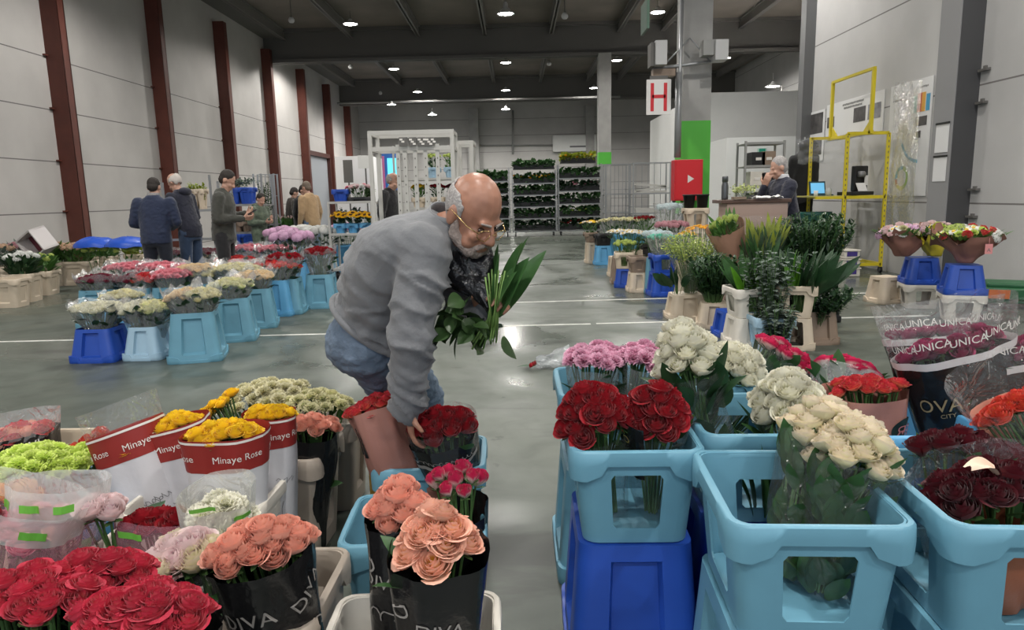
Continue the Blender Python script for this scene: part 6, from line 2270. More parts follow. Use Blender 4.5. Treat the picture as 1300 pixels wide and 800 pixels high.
r, s = bouquet('large mixed bouquet in brown paper with a pink tag, rightmost by the wall', (x4 + .02, y4, .60), .34, .30, SL['brown'], 403, [('carnation', 'lime'), ('puff', 'purewhite'), ('daisy', 'purewhite'), ('rose', 'orangepink'), ('puff', 'chart')])
mb = MB(); mb.box((.10, -.225, .16), (.07, .004, .10)); mb.bar((.10, -.225, .21), (.11, -.2, .30), .003)
mb.build('pink_tag', mat('pink_card_tag', (.75, .30, .30), .5), r)
mb = MB(); text_flat(mb, 'A', Matrix.Translation((.10, -.2275, .15)) @ Matrix.Rotation(PI / 2, 4, 'X'), .05, 0, .001); mb.build('tag_lettering', TXT_K, r)
# green dolly with an orange label
p = onz(1302, 396, 0)
r = empty('plastic_dolly', (p.x + .12, p.y + .35, 0), -.5, 'green plastic dolly with orange label at the right edge by the wall', 'dolly')
mb = MB()
mb.box((0, 0, .17), (.75, .5, .14)); mb.box((0, 0, .26), (.6, .4, .06)); mb.box((0, -.2, .09), (.6, .06, .06)); mb.box((0, .2, .09), (.6, .06, .06))
mb.build('deck', mat('green_plastic', (.012, .10, .035), .45), r, bevel=.02)
mb = MB(); mb.box((-.18, -.253, .17), (.2, .006, .1)); mb.build('orange_label', mat('orange_label', (.6, .14, .02), .5), r)
for i, (a, b_) in enumerate(((-.3, -.2), (.3, -.2), (-.3, .2), (.3, .2))):
    mb = MB(); mb.tube([(a - .02, b_, .05), (a + .02, b_, .05)], .05, 14); mb.build('castor', PL['black'], r, True)

# crumpled film with a dropped rose on the aisle floor
p = onz(693, 468, 0)
r = empty('dropped_rose_bunch', (p.x, p.y, 0), .1, 'crumpled clear film with a single red rose lying on the aisle floor', 'flower bunch')
s = Sleeve(.30, (.02, .02), (.10, .07), .1, seed=77, crinkle=.05)
o = s.build('crumpled_film', film_mat('crumpled_film', (.8, .86, .9), .22, .12, .5), r, nu=40, nv=16)
o.rotation_euler = (0, PI / 2, .15)
o.location = (-.08, 0, .055)
for i in range(3):
    M = Matrix.Translation((-.11 + .02 * i, .03 * (i - 1), .035)) @ Matrix.Rotation(-PI / 2 + .3, 4, 'Y') @ Matrix.Scale(.7, 4)
    inst('rose_bloom', bloom('rose', 'red', i), r, M)
mb = MB(); leaf_into(mb, (-.12, 0, .02), (-1, .1, .12), .12, .05, .1); leaf_into(mb, (-.11, .03, .02), (-1, .5, .1), .09, .04, .1)
mb.build('leaves', LEAF_D, r, True)
# ------------------------------------------------------------------ back of the hall
WHITE_ST = mat('white_painted_steel', (.50, .49, .46), .45)
GALV = mat('galvanised_steel', (.34, .35, .36), .4, .5)
def trolley(name, label, x, y, w, d, h, shelves, m=GALV, rz=0, group='flower trolleys along the back', back=True, post=.035):
    r = empty(name, (x, y, 0), rz, label, 'trolley', group)
    for sx in (-1, 1):
        for sy in (-1, 1):
            mb = MB(); mb.box((sx * (w / 2 - post / 2), sy * (d / 2 - post / 2), .14 + (h - .14) / 2), (post, post, h - .14))
            mb.build('post', m, r)
            mb = MB(); mb.tube([(sx * (w / 2 - .1) - .018, sy * (d / 2 - .08), .065), (sx * (w / 2 - .1) + .018, sy * (d / 2 - .08), .065)], .062, 14)
            mb.bar((sx * (w / 2 - .1), sy * (d / 2 - .08), .06), (sx * (w / 2 - .1), sy * (d / 2 - .08), .16), .03)
            mb.build('castor', PL['black'], r)
    mb = MB(); mb.box((0, 0, .165), (w, d, .03)); mb.build('base', m, r)
    for z in shelves:
        mb = MB(); mb.box((0, 0, z), (w - .01, d - .02, .022)); mb.box((0, -d / 2 + .012, z + .01), (w - .02, .015, .04)); mb.build('shelf', m, r)
    return r
def bank(label, x, y, z, w, d, h, leafm, flower=None, n=150, seed=1, nf=20, group='potted plants on the trolleys'):
    """one tray of small potted plants on a shelf"""
    g = random.Random(seed)
    r = empty('plant_tray', (x, y, z), 0, label, 'plant tray', group)
    mb = MB(); mb.box((0, 0, .02), (w, d, .035))
    mb.box((0, .02, .02 + h * .22), (w * .98, d * .86, h * .42))
    mb.build('tray', PL['black'], r)
    ml = MB()
    for i in range(n):
        p = Vector((g.uniform(-w / 2, w / 2), g.uniform(-d / 2, d / 2), .05 + g.random() * h * .68))
        leaf_into(ml, p, (g.uniform(-1, 1), g.uniform(-1, .6), g.uniform(.1, 1.0)), .15, .11, .2, nu=1, nv=3)
    ml.build('leaves', leafm, r)
    if flower:
        mb = MB()
        bm = bloom('puff', flower, 0)
        for i in range(nf):
            M = Matrix.Translation((g.uniform(-w / 2, w / 2), g.uniform(-d / 2, d / 2), h * g.uniform(.55, .8))) @ Matrix.Scale(g.uniform(.6, 1.0), 4)
            mb.add([v.co for v in bm.vertices], [tuple(p.vertices) for p in bm.polygons], 0, M)
        mb.build('blooms', C[flower], r)
    return r
YC = 24.0
k = YC / 890
def cart(px0, px1, pytop, label, seed, rows, extra=None):
    x0, x1 = at(px0, 290, YC).x, at(px1, 290, YC).x
    w = x1 - x0
    h = at((px0 + px1) / 2, pytop, YC).z
    n = len(rows)
    zs = [.19 + (h - .25) * i / n for i in range(n)]
    trolley('flower_trolley', label, (x0 + x1) / 2, YC + .3, w, .6, h, zs[1:])
    step = (h - .25) / n
    for i, (lm, fl) in enumerate(rows):
        bank('tray of %s on the %s, shelf %s from below' % (('dark leafy plants' if not fl else {'yellow': 'yellow flowering plants', 'cream': 'cream flowering plants', 'red': 'red flowering plants', 'purewhite': 'white flowering plants', 'chart': 'lime flowering plants', 'heather': 'mauve flowering plants', 'orangeyel': 'orange flowering plants'}[fl]), extra or 'trolley', ['lowest', 'second', 'third', 'fourth', 'fifth', 'sixth', 'seventh'][i]),
             (x0 + x1) / 2, YC + .28, zs[i] + .014, w - .1, .5, step * .9, lm, fl, 330, seed + i)
    return (x0 + x1) / 2, w, h
cart(603, 648, 213, 'tall plant trolley partly hidden behind the man\'s head, left of three', 500, [(LEAF_D, None)] * 3 + [(LEAF, None)] * 2, 'left trolley')
xb_, wb_, hb_ = cart(651, 707, 216, 'tall plant trolley full of green plants, middle of three', 510, [(LEAF_D, 'purewhite'), (LEAF, None), (LEAF_D, None), (LEAF, None), (LEAF, 'yellow')], 'middle trolley')
bank('tray of dark leafy plants on top of the middle trolley', xb_, YC + .28, hb_ + .03, wb_ - .1, .5, .3, LEAF, None, 330, 520)
xc_, wc_, hc_ = cart(709, 764, 208, 'tall plant trolley with red and lime plants, right of three', 530, [(LEAF_D, 'red'), (LEAF, 'chart'), (LEAF, None), (LEAF_D, 'heather'), (LEAF, None)], 'right trolley')
bank('tray of yellow flowering plants on top of the right trolley', xc_ - .05, YC + .28, hc_ + .03, wc_ - .3, .5, .36, LEAF_Y, 'yellow', 330, 540)
# empty wire roll cages
def cage(label, px0, px1, pytop, Y, seed, full=False):
    x0, x1 = at(px0, 290, Y).x, at(px1, 290, Y).x
    w = x1 - x0
    h = at((px0 + px1) / 2, pytop, Y).z
    r = trolley('roll_cage', label, (x0 + x1) / 2, Y + .3, w, .6, h, [.8, 1.35] if not full else [.6, 1.1, 1.55], GALV, 0, 'empty roll cages by the red cabinet')
    mb = MB()
    for i in range(1, 6):
        xx = -w / 2 + w * i / 6
        mb.bar((xx, .28, .2), (xx, .28, h), .016)
    for z in (.5, 1.0, 1.5, h - .02):
        mb.bar((-w / 2, .28, z), (w / 2, .28, z), .016)
        for sx in (-1, 1):
            mb.bar((sx * (w / 2 - .02), -.28, z), (sx * (w / 2 - .02), .28, z), .016)
    mb.bar((-w / 2, -.28, h - .015), (w / 2, -.28, h - .015), .025)
    mb.build('wire_mesh', GALV, r)
    return r, (x0 + x1) / 2, w, h
cage('narrow empty wire roll cage, left of the pair by the red cabinet', 768, 799, 208, 21.5, 1)
r, x, w, h = cage('wide wire roll cage holding folded white shelves, just left of the red cabinet', 803, 851, 206, 20.0, 2)
for i in range(5):
    mb = MB(); mb.box((0, 0, 0), (w * .8, .4, .03)); mb.box((0, -.2, 0), (w * .8, .02, .06))
    o = mb.build('shelf_board', WHITE_ST, loc=(x, 20.3, [.86, .92, 1.41, 1.49, 1.59][i]))
    o.rotation_euler = (0, [0, .03, .0, -.12, .08][i], 0)
    tag(o, 'loose white shelf board in the wide roll cage, %s from below' % ['first', 'second', 'third', 'fourth', 'fifth'][i], 'shelf board', 'white boards in the roll cage')
# red cabinet at the concrete column
p0, p1 = at(856, 255, 12.4), at(893, 202, 12.4)
r = empty('fire_cabinet', ((p0.x + p1.x) / 2, 12.55, 0), 0, 'red fire hose cabinet with a white arrow at the concrete column', 'cabinet')
mb = MB(); mb.box((0, 0, (p0.z + p1.z) / 2), (p1.x - p0.x, .28, p1.z - p0.z)); mb.build('cabinet_body', mat('fire_red', (.55, .012, .02), .35), r, bevel=.008)
mb = MB(); zc = (p0.z + p1.z) / 2
mb.add([(-.02, -.143, zc + .09), (-.02, -.143, zc - .05), (.09, -.143, zc + .02)], [(0, 1, 2)]); mb.build('arrow_mark', TXT_W, r)
mb = MB(); mb.box((0, -.145, zc), (p1.x - p0.x - .05, .012, p1.z - p0.z - .05)); mb.build('cabinet_door', mat('fire_red_door', (.60, .015, .022), .3), r)
for ch in r.children:
    if ch.name.startswith('arrow'):
        ch.location.y = -.012
mb = MB()
for sx in (-1, 1):
    mb.bar((sx * .22, 0, 0), (sx * .22, 0, p0.z + .02), .05)
mb.build('cabinet_legs', STEEL_D, r)
# bracket with two boxes, pipes and the H sign at the column
def bracket():
    r = empty('camera_bracket', (3.22, 12.6, 0), 0, 'steel bracket with two pale boxes across the concrete column', 'bracket')
    def bx(px0, py0, px1, py1, Y, d, name, m):
        a, c = at(px0, py1, Y), at(px1, py0, Y)
        mb = MB(); mb.box(((a.x + c.x) / 2 - 3.22, Y - 12.6, (a.z + c.z) / 2), (c.x - a.x, d, c.z - a.z))
        return mb.build(name, m, r, bevel=.006)
    bx(830, 53, 845, 84, 12.35, .3, 'box', mat('pale_grey_box', (.5, .5, .5), .5))
    bx(824, 56, 830, 86, 12.4, .28, 'box', STEEL_D)
    bx(905, 52, 922, 78, 12.35, .3, 'box', mat('pale_grey_box', (.5, .5, .5), .5))
    bx(890, 52, 906, 72, 12.4, .26, 'box', STEEL_G)
    bx(828, 88, 856, 98, 12.5, .2, 'sign_holder', PL['brown'])
    mb = MB()
    def q(px, py, Y=12.5):
        return at(px, py, Y) - Vector((3.22, 12.6, 0))
    mb.tube([q(828, 88), q(920, 76)], .03, 8); mb.tube([q(846, 80), q(876, 48)], .014, 6); mb.tube([q(876, 48), q(900, 76)], .014, 6)
    mb.build('crossbar', GALV, r, True)
    mb = MB(); mb.tube([q(866, 0), q(860, 200)], .035, 8); mb.tube([q(862, 92), q(860, 200)], .06, 8)
    mb.build('riser_pipe', GALV, r, True)
bracket()
a, c = at(820.5, 146, 12.3), at(852, 100.5, 12.3)
r = empty('letter_sign', ((a.x + c.x) / 2, 12.3, (a.z + c.z) / 2), 0, 'white square sign with a big red letter H hanging from the bracket', 'sign')
sw, sh_ = c.x - a.x, c.z - a.z
mb = MB(); mb.box((0, 0, 0), (sw, .02, sh_)); mb.build('board', mat('sign_white', (.74, .72, .70), .5), r)
mb = MB()
for sx in (-1, 1):
    mb.box((sx * sw * .27, -.013, 0), (.055, .006, sh_ * .80))
mb.box((0, -.013, .01), (sw * .54, .006, .055)); mb.build('letter', mat('sign_red', (.60, .02, .03), .5), r)
mb = MB(); mb.box((0, .0, sh_ / 2 + .03), (.3, .02, .06)); mb.build('hanger', STEEL_D, r)
# long narrow sign overhead
p = at(819, 22, 11.0)
mb = MB(); mb.box((0, 0, 0), (.04, .5, .42)); o = mb.build('hanging_sign', mat('green_grey_sign', (.05, .10, .07), .5), loc=p); tag(o, 'narrow dark green sign seen edge on, hanging at the top left of the column', 'sign')
# round white detectors
for i, (px, py, Y) in enumerate(((370, 27, 22), (717, 22, 20), (697, 82, 30), (445, 86, 30), (483, 119, 38))):
    p = at(px, py, Y)
    mb = MB(); mb.lathe([(.01, .12), (.05, .12), (.09, .05), (.09, .0), (.06, -.04), (.01, -.05)], 16)
    r = empty('smoke_detector', p, 0, 'small round white detector under the roof, ' + ['left of the big front lamp', 'right of the top middle lamp', 'right of the second middle lamp', 'below the lamp nearest the left wall', 'far left corner of the roof'][i], 'detector', 'white detectors under the roof')
    mb.build('detector_body', LAMP_BODY, r, True)
    mb = MB(); mb.tube([(0, 0, .1), (0, 0, ZC - p.z - .38)], .012, 6); mb.build('drop_rod', STEEL_D, r)
# white panel unit on the back wall
a, c = at(702, 193, 43.7), at(757, 171, 43.7)
r = empty('wall_unit', ((a.x + c.x) / 2, 43.75, (a.z + c.z) / 2), 0, 'long white unit mounted on the back wall above the plant trolleys', 'wall unit')
mb = MB(); mb.box((0, 0, 0), (c.x - a.x, .4, c.z - a.z)); mb.build('housing', WHITE_P, r, bevel=.02)
mb = MB(); mb.box((.2, -.21, -.2), (1.0, .02, .1)); mb.build('badge', TXT_K, r)
# floor-standing camera dome on the back wall
# white trolley frames
def frames(label, px0, px1, pytop, Y, shelves, seed, bars=()):
    x0, x1 = at(px0, 250, Y).x, at(px1, 250, Y).x
    w = x1 - x0
    h = at((px0 + px1) / 2, pytop, Y).z
    r = trolley('trolley_frame', label, (x0 + x1) / 2, Y, w, .62, h, [], WHITE_ST, 0, 'white trolley frames behind the man', post=.055)
    for z in shelves:
        for sy in (-1, 1):
            mb = MB(); mb.bar((-w / 2, sy * .29, z), (w / 2, sy * .29, z), .03, .06); mb.build('rail', WHITE_ST, r)
        for sx in (-1, 1):
            mb = MB(); mb.bar((sx * w / 2 * .97, -.3, z), (sx * w / 2 * .97, .3, z), .03, .05); mb.build('rail', WHITE_ST, r)
    for b_ in bars:
        mb = MB(); mb.box((w * (b_ - .5), -.27, h * .5 + .02), (.055, .04, h - .35))
        for z in range(14):
            mb.box((w * (b_ - .5), -.293, .5 + z * .12), (.012, .006, .022), 1)
        mb.build('slotted_upright', [WHITE_ST, STEEL_D], r)
    return r, (x0 + x1) / 2, w, h
rr, x, w, h = frames('white steel trolley frame with printed plates, behind the man\'s back', 476, 581, 171, 10.4, [2.30, 2.08, .95], 1, (.34, .42, .54, .66, .80))
for i, (px, wd, l, dk) in enumerate(((512, .12, 'black and white', 1), (524, .1, 'chequered', 1), (535, .1, 'black', 1), (545, .12, 'grey', 0))):
    p = at(px, 180, 10.07)
    mb = MB(); mb.box((0, 0, 0), (wd, .01, .12))
    rp = empty('plate', p, 0, ['black and white plate at the left on the trolley frame', 'chequered plate on the trolley frame', 'black plate on the trolley frame, third from left', 'grey plate at the right on the trolley frame'][i], 'plate', 'plates on the white trolley frame')
    mb.build('plate_board', STEEL_D, rp)
    mb = MB()
    for q in range(2 + i):
        mb.box((-.03 + .025 * q, -.007, .03 - .03 * (q % 3)), (.04, .004, .025))
    mb.build('plate_print', TXT_W, rp)
frames('second white trolley frame with flowers, right behind the first', 582, 604, 181, 11.2, [2.2, 1.2], 2)
# shelves of flowers behind the white frames
trolley('flower_trolley', 'trolley of mixed cut flowers seen through the white frames', at(552, 250, 13.6).x, 13.6, 1.45, .6, 2.35, [.7, 1.18, 1.72], WHITE_ST)
for i, (px, z, col, l, lm) in enumerate(((532, 1.19, 'yellow', 'yellow flowers seen through the white frames', LEAF2), (556, 1.19, 'red', 'dark red flowers seen through the white frames, left', LEAF_D), (576, 1.19, 'burgundy', 'dark red flowers seen through the white frames, right', LEAF_D),
                                       (552, 1.74, 'chart', 'leafy green bunch on the upper shelf, left', LEAF_D), (574, 1.74, 'chart', 'leafy green bunch on the upper shelf, right', LEAF2))):
    p = at(px, 250, 13.55)
    container('pail', (p.x, 13.55, z + .005), 0, 'cream' if i < 3 else 'paleblue', 'bucket of the ' + l, 'buckets on the far trolley', .26, .3, .2)
    bunch(l, (p.x, 13.55, z + .42), (p.x, 13.55, z + .02), .15, .14, 16, 'rose' if i < 3 else 'puff', col, cat='flower bunch', name='flower_bunch', leaves=30, leaf_m=lm, seed=600 + i, scale=1.1 if i < 3 else .6)
# lit blue door opening and white signs by the office
a, c = at(487, 245, 36), at(505, 193, 36)
r = empty('vending_display', ((a.x + c.x) / 2, 36, 0), 0, 'blue and pink lit vending display far behind the white frames', 'display')
wv, hv = c.x - a.x, c.z
mb = MB(); mb.box((0, .3, hv / 2), (wv, .6, hv)); mb.build('cabinet', mat('display_blue', (.02, .14, .5), .4), r)
mb = MB(); mb.box((.1, -.012, hv * .72), (wv * .6, .02, hv * .4)); mb.build('lit_screen', mat('cyan_screen', (.1, .5, .6), .3, emit=((.12, .62, .8), 1.0)), r)
mb = MB(); mb.box((-wv * .42, -.012, hv * .6), (wv * .14, .02, hv * .7)); mb.build('pink_strip', mat('pink_strip', (.55, .15, .35), .4), r)
a, c = at(455, 212, 30), at(472, 197, 30)
mb = MB(); mb.box((0, 0, 0), (c.x - a.x, .04, c.z - a.z)); mb.box((0, .6, 0), (.05, 1.2, .05))
# sunflower trolley
xs, ys = at(448, 250, 12.6).x, 12.6
tw = at(477, 250, 12.6).x - at(421, 250, 12.6).x
trolley('flower_trolley', 'open trolley with sunflowers below a white top shelf, left of the man', xs, ys, tw, .6, 1.34, [.78, 1.33], WHITE_ST)
p = at(433, 245, 12.5)
container('pail', (p.x, 12.5, 1.345), .1, 'blue', 'royal blue box on the white top shelf of the sunflower trolley', 'buckets on the sunflower trolley', .30, .3, .22)
p = at(457, 245, 12.5)
container('pail', (p.x, 12.5, 1.345), .1, 'black', 'black bowl of pink and white blossoms on the sunflower trolley', 'buckets on the sunflower trolley', .42, .3, .08)
r, L = bunch('pink and white blossoms on the top shelf of the sunflower trolley', (p.x, 12.5, 1.60), (p.x, 12.5, 1.37), .24, .16, 30, 'carnation', 'palepink', cat='flower bunch', name='blossom_bunch', leaves=12, seed=620, mix=['hotpink', 'purewhite'], scale=1.4)
p = at(472, 245, 12.6)
foliage('small green plant right on the top shelf of the sunflower trolley', p.x - .05, 12.62, 1.345, 1.62, .1, 'bush', LEAF2, 10, 'foliage_bunch', seed=621)
for i, px in enumerate((430, 446, 463)):
    p = at(px, 250, 12.45)
    container('pail', (p.x, 12.5, .795), 0, 'skyblue', 'sky blue bucket of sunflowers, %s' % ['left', 'middle', 'right'][i], 'buckets on the sunflower trolley', .22, .3, .18)
    bunch('sunflowers below the white shelf, %s' % ['left bunch', 'middle bunch', 'right bunch'][i], (p.x, 12.36, 1.13), (p.x, 12.5, .81), .12, .1, 7, 'sunflower', 'sungold', cat='flower bunch', name='sunflower_bunch', leaves=14, leaf_len=.12, leaf_w=.08, leaf_m=LEAF_D, seed=622 + i, tilt_out=.3, group='sunflowers on the trolley')
for i, px in enumerate((430, 452)):
    p = at(px, 262, 12.55)
    foliage('teal green foliage just under the white shelf, %s' % ['left', 'right'][i], p.x, 12.72, .80, 1.28, .14, 'bush', mat('teal_leaf', (.015, .06, .06), .5), 12, seed=630 + i)
# racks behind the trio
r = trolley('storage_rack', 'rack of cardboard flower boxes behind the trio by the wall', at(252, 250, 12.6).x, 12.6, 1.0, .6, 1.75, [.75, 1.25], GALV, 0, 'racks by the left wall')
for i, px in enumerate((243, 250, 257)):
    p = at(px, 250, 12.5)
    container('pail', (p.x, 12.5, 1.265), 0, 'cream', 'tan carton on the rack behind the trio, %s' % ['left', 'middle', 'right'][i], 'cartons on the rack', .14 + .0 * i, .3, .36)
    foliage('green tips over the %s tan carton' % ['left', 'middle', 'right'][i], p.x, 12.5, 1.30, 1.74, .10, 'bush', LEAF_Y, 8, seed=640 + i)
p = at(256, 290, 12.0)
mb = MB(); mb.box((0, 0, .3), (.36, .3, .6)); mb.box((0, -.152, .42), (.3, .006, .12), 1)
o = mb.build('cardboard_box', [mat('yellow_cardboard', (.42, .27, .08), .7), mat('box_white_label', (.6, .55, .45), .6)], bevel=.006, loc=(p.x, 11.6, .0)); tag(o, 'tall yellow cardboard box on the floor between the two standing persons', 'cardboard box')
r = trolley('storage_rack', 'rack with two blue crates between the olive jacket person and the camouflage one', at(308, 250, 13.6).x, 13.6, 1.0, .6, 1.9, [.8, 1.32], GALV, 0, 'racks by the left wall')
for i, px in enumerate((299, 315)):
    p = at(px, 250, 13.5)
    container('pail', (p.x, 13.5, 1.335), 0, 'blue', 'royal blue crate on the rack, %s of two' % ['left', 'right'][i], 'blue crates on the rack', .27, .36, .32)
    container('pail', (p.x, 13.5, .815), 0, 'brown', 'crate of red packs on the middle rack shelf, %s' % ['left', 'right'][i], 'blue crates on the rack', .27, .36, .2)
    bunch('red flowers on the middle rack shelf, %s' % ['left', 'right'][i], (p.x, 13.4, 1.12), (p.x, 13.5, .83), .12, .12, 14, 'smallrose', 'hotpink', cat='flower bunch', name='flower_bunch', leaves=8, seed=650 + i)
foliage('tall grey green foliage on top of the rack with the blue crates', at(306, 230, 13.6).x, 13.65, 1.66, 1.86, .3, 'bush', LEAF_G, 16, seed=652)
def roll(label, px0, px1, Y, h):
    x0, x1 = at(px0, 250, Y).x, at(px1, 250, Y).x
    w = x1 - x0
    r = trolley('roll_cage', label, (x0 + x1) / 2, Y, w, .6, h, [.9], GALV, .2, 'racks by the left wall')
    mb = MB()
    for i in range(1, 5):
        mb.bar((-w / 2 + w * i / 5, .28, .2), (-w / 2 + w * i / 5, .28, h), .016)
    for z in (.6, 1.1, 1.5, h):
        mb.bar((-w / 2, .28, z), (w / 2, .28, z), .016)
    mb.build('wire_mesh', GALV, r)
    return x0, x1
x0, x1 = roll('wire roll cage with dark foliage by the left wall, behind the camouflage person', 326, 352, 15.0, 1.95)
foliage('dark foliage in the roll cage behind the camouflage person', (x0 + x1) / 2, 15.0, .92, 1.85, .2, 'bush', LEAF_D, 20, seed=660)
# boards by the office door
for i, (px0, py0, px1, py1, Y, m_, l) in enumerate(((437, 203, 447, 232, 31.0, 'b', 'dark notice board by the left wall behind the door'), (455, 197, 472, 214, 31.0, 'w', 'white notice board near the far left office'))):
    a, c = at(px0, py1, Y), at(px1, py0, Y)
    mb = MB(); mb.box((0, 0, 0), (c.x - a.x, .05, c.z - a.z)); mb.box((0, .03, -(c.z - a.z) / 2 - (a.z) / 2), (.06, .04, a.z), 1)
    o = mb.build('notice_board', [STEEL_D if m_ == 'b' else WHITE_P, STEEL_D], loc=((a.x + c.x) / 2, Y, (a.z + c.z) / 2)); tag(o, l, 'notice board')

# ------------------------------------------------------------------ right wall: desk, yellow rack, posters
# counter
a, c = at(915, 254, 8.0), at(1003, 252, 8.0)
r = empty('counter', ((a.x + c.x) / 2, 8.15, 0), -.02, 'pinkish brown standing counter in front of the person in the suit', 'counter')
wc, hc_ = c.x - a.x, a.z
mb = MB(); mb.box((0, 0, hc_ - .02), (wc, .42, .04)); mb.build('worktop', mat('brown_worktop', (.10, .055, .04), .4), r, bevel=.006)
mb = MB(); mb.box((.02, 0, hc_ / 2 - .02), (wc - .1, .36, hc_ - .04)); mb.build('front_panel', mat('pinkish_board', (.46, .33, .28), .55, var=.06, scale=4), r, bevel=.006)
def on_counter(px, Y=8.05):
    return (at(px, 250, Y).x, Y, hc_ + .002)
mb = MB(); mb.lathe([(.036, 0), (.038, .02), (.038, .15), (.03, .19), (.03, .20), (.034, .202), (.034, .25), (.03, .26)], 18)
r2 = empty('thermos', on_counter(920), 0, 'grey thermos flask at the left end of the counter', 'thermos')
mb.build('flask', mat('dark_grey_metal', (.12, .125, .13), .3, .6), r2, True)
mb = MB()
g = random.Random(3)
mb.grid(lambda u, v: ((u - .5) * .30, (v - .5) * .22, .012 + .05 * abs(noise.noise(Vector((u * 4, v * 4, 2))))), 14, 10)
o = mb.build('crumpled_paper', mat('white_paper', (.7, .69, .68), .6), loc=on_counter(973, 8.0)); so = o.modifiers.new('s', 'SOLIDIFY'); so.thickness = .003; tag(o, 'crumpled white paper on the counter by the elbow', 'paper')
p = on_counter(945, 8.15)
foliage('small bunch of pale flowers and leaves lying on the counter', p[0], p[1], p[2], p[2] + .16, .15, 'froth', C['creamgreen'], 14, 'flower_bunch', 'flower bunch', 670)
for i, (px, h_) in enumerate(((938, .03), (955, .04))):
    mb = MB(); mb.box((0, 0, h_ / 2), (.14, .1, h_)); o = mb.build('document_pad', [PL['brown'], TXT_K][i], loc=on_counter(px, 7.98 if i == 0 else 8.26)); tag(o, ['brown pad at the left on the counter', 'dark pad in the middle of the counter'][i], 'pad')
# glass jar at the counter foot
# shelving and boxes behind the counter
r = trolley('flower_trolley', 'dark shelving with boxes behind the counter, before the white annex', at(964, 230, 13.0).x, 13.0, .72, .5, 2.25, [1.1, 1.45, 1.8, 2.2], STEEL_G, 0, 'shelving behind the counter')
for i, (px, z, col) in enumerate(((957, 1.115, 'black'), (970, 1.115, 'brown'), (957, 1.465, 'white'), (971, 1.465, 'black'), (958, 1.815, 'black'), (971, 1.815, 'brown'))):
    p = at(px, 230, 12.95)
    mb = MB(); mb.box((0, 0, .12), (.24, .34, .22 + .02 * (i % 3))); mb.box((0, -.175, .12), (.1, .01, .05), 1)
    o = mb.build('storage_box', [PL[col], TXT_W], loc=(p.x, 12.95, z + .003), bevel=.005); tag(o, '%s box on the shelving behind the counter, %s %s' % ({'black': 'black', 'brown': 'brown', 'white': 'white'}[col], ['lower', 'lower', 'middle', 'middle', 'upper', 'upper'][i], ['left', 'right'][i % 2]), 'box', 'boxes on the shelving')
p0, p1 = at(962, 196, 16.95), at(974, 188, 16.95)
mb = MB(); mb.box((0, 0, 0), (p1.x - p0.x, .02, p1.z - p0.z)); mb.box((0, -.012, .02), ((p1.x - p0.x) * .7, .004, .08), 1)
o = mb.build('exit_sign', [mat('sign_pale_green', (.45, .62, .55), .5), mat('sign_green', (.02, .3, .2), .5)], loc=((p0.x + p1.x) / 2, 16.98, (p0.z + p1.z) / 2)); tag(o, 'small green and white sign on the bright white annex', 'sign')
# yellow rack
YEL = mat('yellow_painted_steel', (.62, .50, .02), .45, var=.08, scale=5)
r = empty('yellow_rack', (0, 0, 0), 0, 'yellow steel rack with a tall open hoop, against the right wall', 'rack')
PX = [(5.36, 11.6), (6.02, 11.6), (5.36, 13.0), (6.02, 13.0)]
for x, y in PX:
    mb = MB()
    zt = at(1062, 170, 11.6).z if y < 12 else 2.3
    mb.box((x, y, zt / 2 + .05), (.05, .04, zt - .1))
    for z in range(24):
        mb.box((x, y - .0205, .25 + z * .085), (.014, .003, .035), 1)
    mb.build('post', [YEL, STEEL_D], r)
zt = at(1062, 170, 11.6).z
for (a_, b_, z) in ((0, 1, zt), (0, 2, 1.24), (1, 3, 1.24), (0, 1, 1.24), (2, 3, 1.24), (0, 1, .14), (1, 3, .14), (2, 3, 2.28)):
    mb = MB(); mb.bar((*PX[a_], z), (*PX[b_], z), .04, .05); mb.build('beam', YEL, r)
mb = MB(); mb.box((5.4, 12.3, 1.26), (.98, 1.36, .02)); mb.build('shelf_board', mat('yellowish_board', (.45, .40, .12), .5), r)
mb = MB(); mb.bar((4.9, 11.62, 1.24), (5.36, 11.62, 1.24), .04, .04); mb.build('beam', YEL, r)
h0, h1 = at(1095, 165, 11.5), at(1095, 86, 11.5)
g0, g1 = at(1043, 178, 13.0), at(1043, 105, 13.0)
hx = 5.70
mb = MB()
mb.bar((hx, 11.55, h0.z - .05), (hx, 11.55, h1.z), .05); mb.bar((hx, 13.0, h0.z - .05), (hx, 13.0, h1.z), .05); mb.bar((hx, 11.53, h1.z), (hx, 13.02, h1.z), .045)
mb.add([(hx, 11.55, h0.z), (hx, 11.8, h0.z), (hx, 11.55, h0.z + .2), (hx + .02, 11.55, h0.z), (hx + .02, 11.8, h0.z), (hx + .02, 11.55, h0.z + .2)], [(0, 1, 2), (5, 4, 3), (0, 2, 5, 3), (0, 3, 4, 1), (1, 4, 5, 2)])
mb.add([(hx, 13.0, h0.z), (hx, 12.75, h0.z), (hx, 13.0, h0.z + .2), (hx + .02, 13.0, h0.z), (hx + .02, 12.75, h0.z), (hx + .02, 13.0, h0.z + .2)], [(2, 1, 0), (3, 4, 5), (3, 5, 2, 0), (1, 4, 3, 0), (2, 5, 4, 1)])
mb.bar((hx, 11.5, h0.z - .03), (hx, 13.05, h0.z - .03), .05)
mb.build('hoop', YEL, r)
for (x, y) in PX[1::2]:
    mb = MB(); mb.tube([(x - .02, y, .05), (x + .02, y, .05)], .05, 12); mb.build('castor', PL['black'], r)
for (x, y) in PX[0::2]:
    mb = MB(); mb.tube([(x - .02, y, .05), (x + .02, y, .05)], .05, 12); mb.build('castor', PL['black'], r)
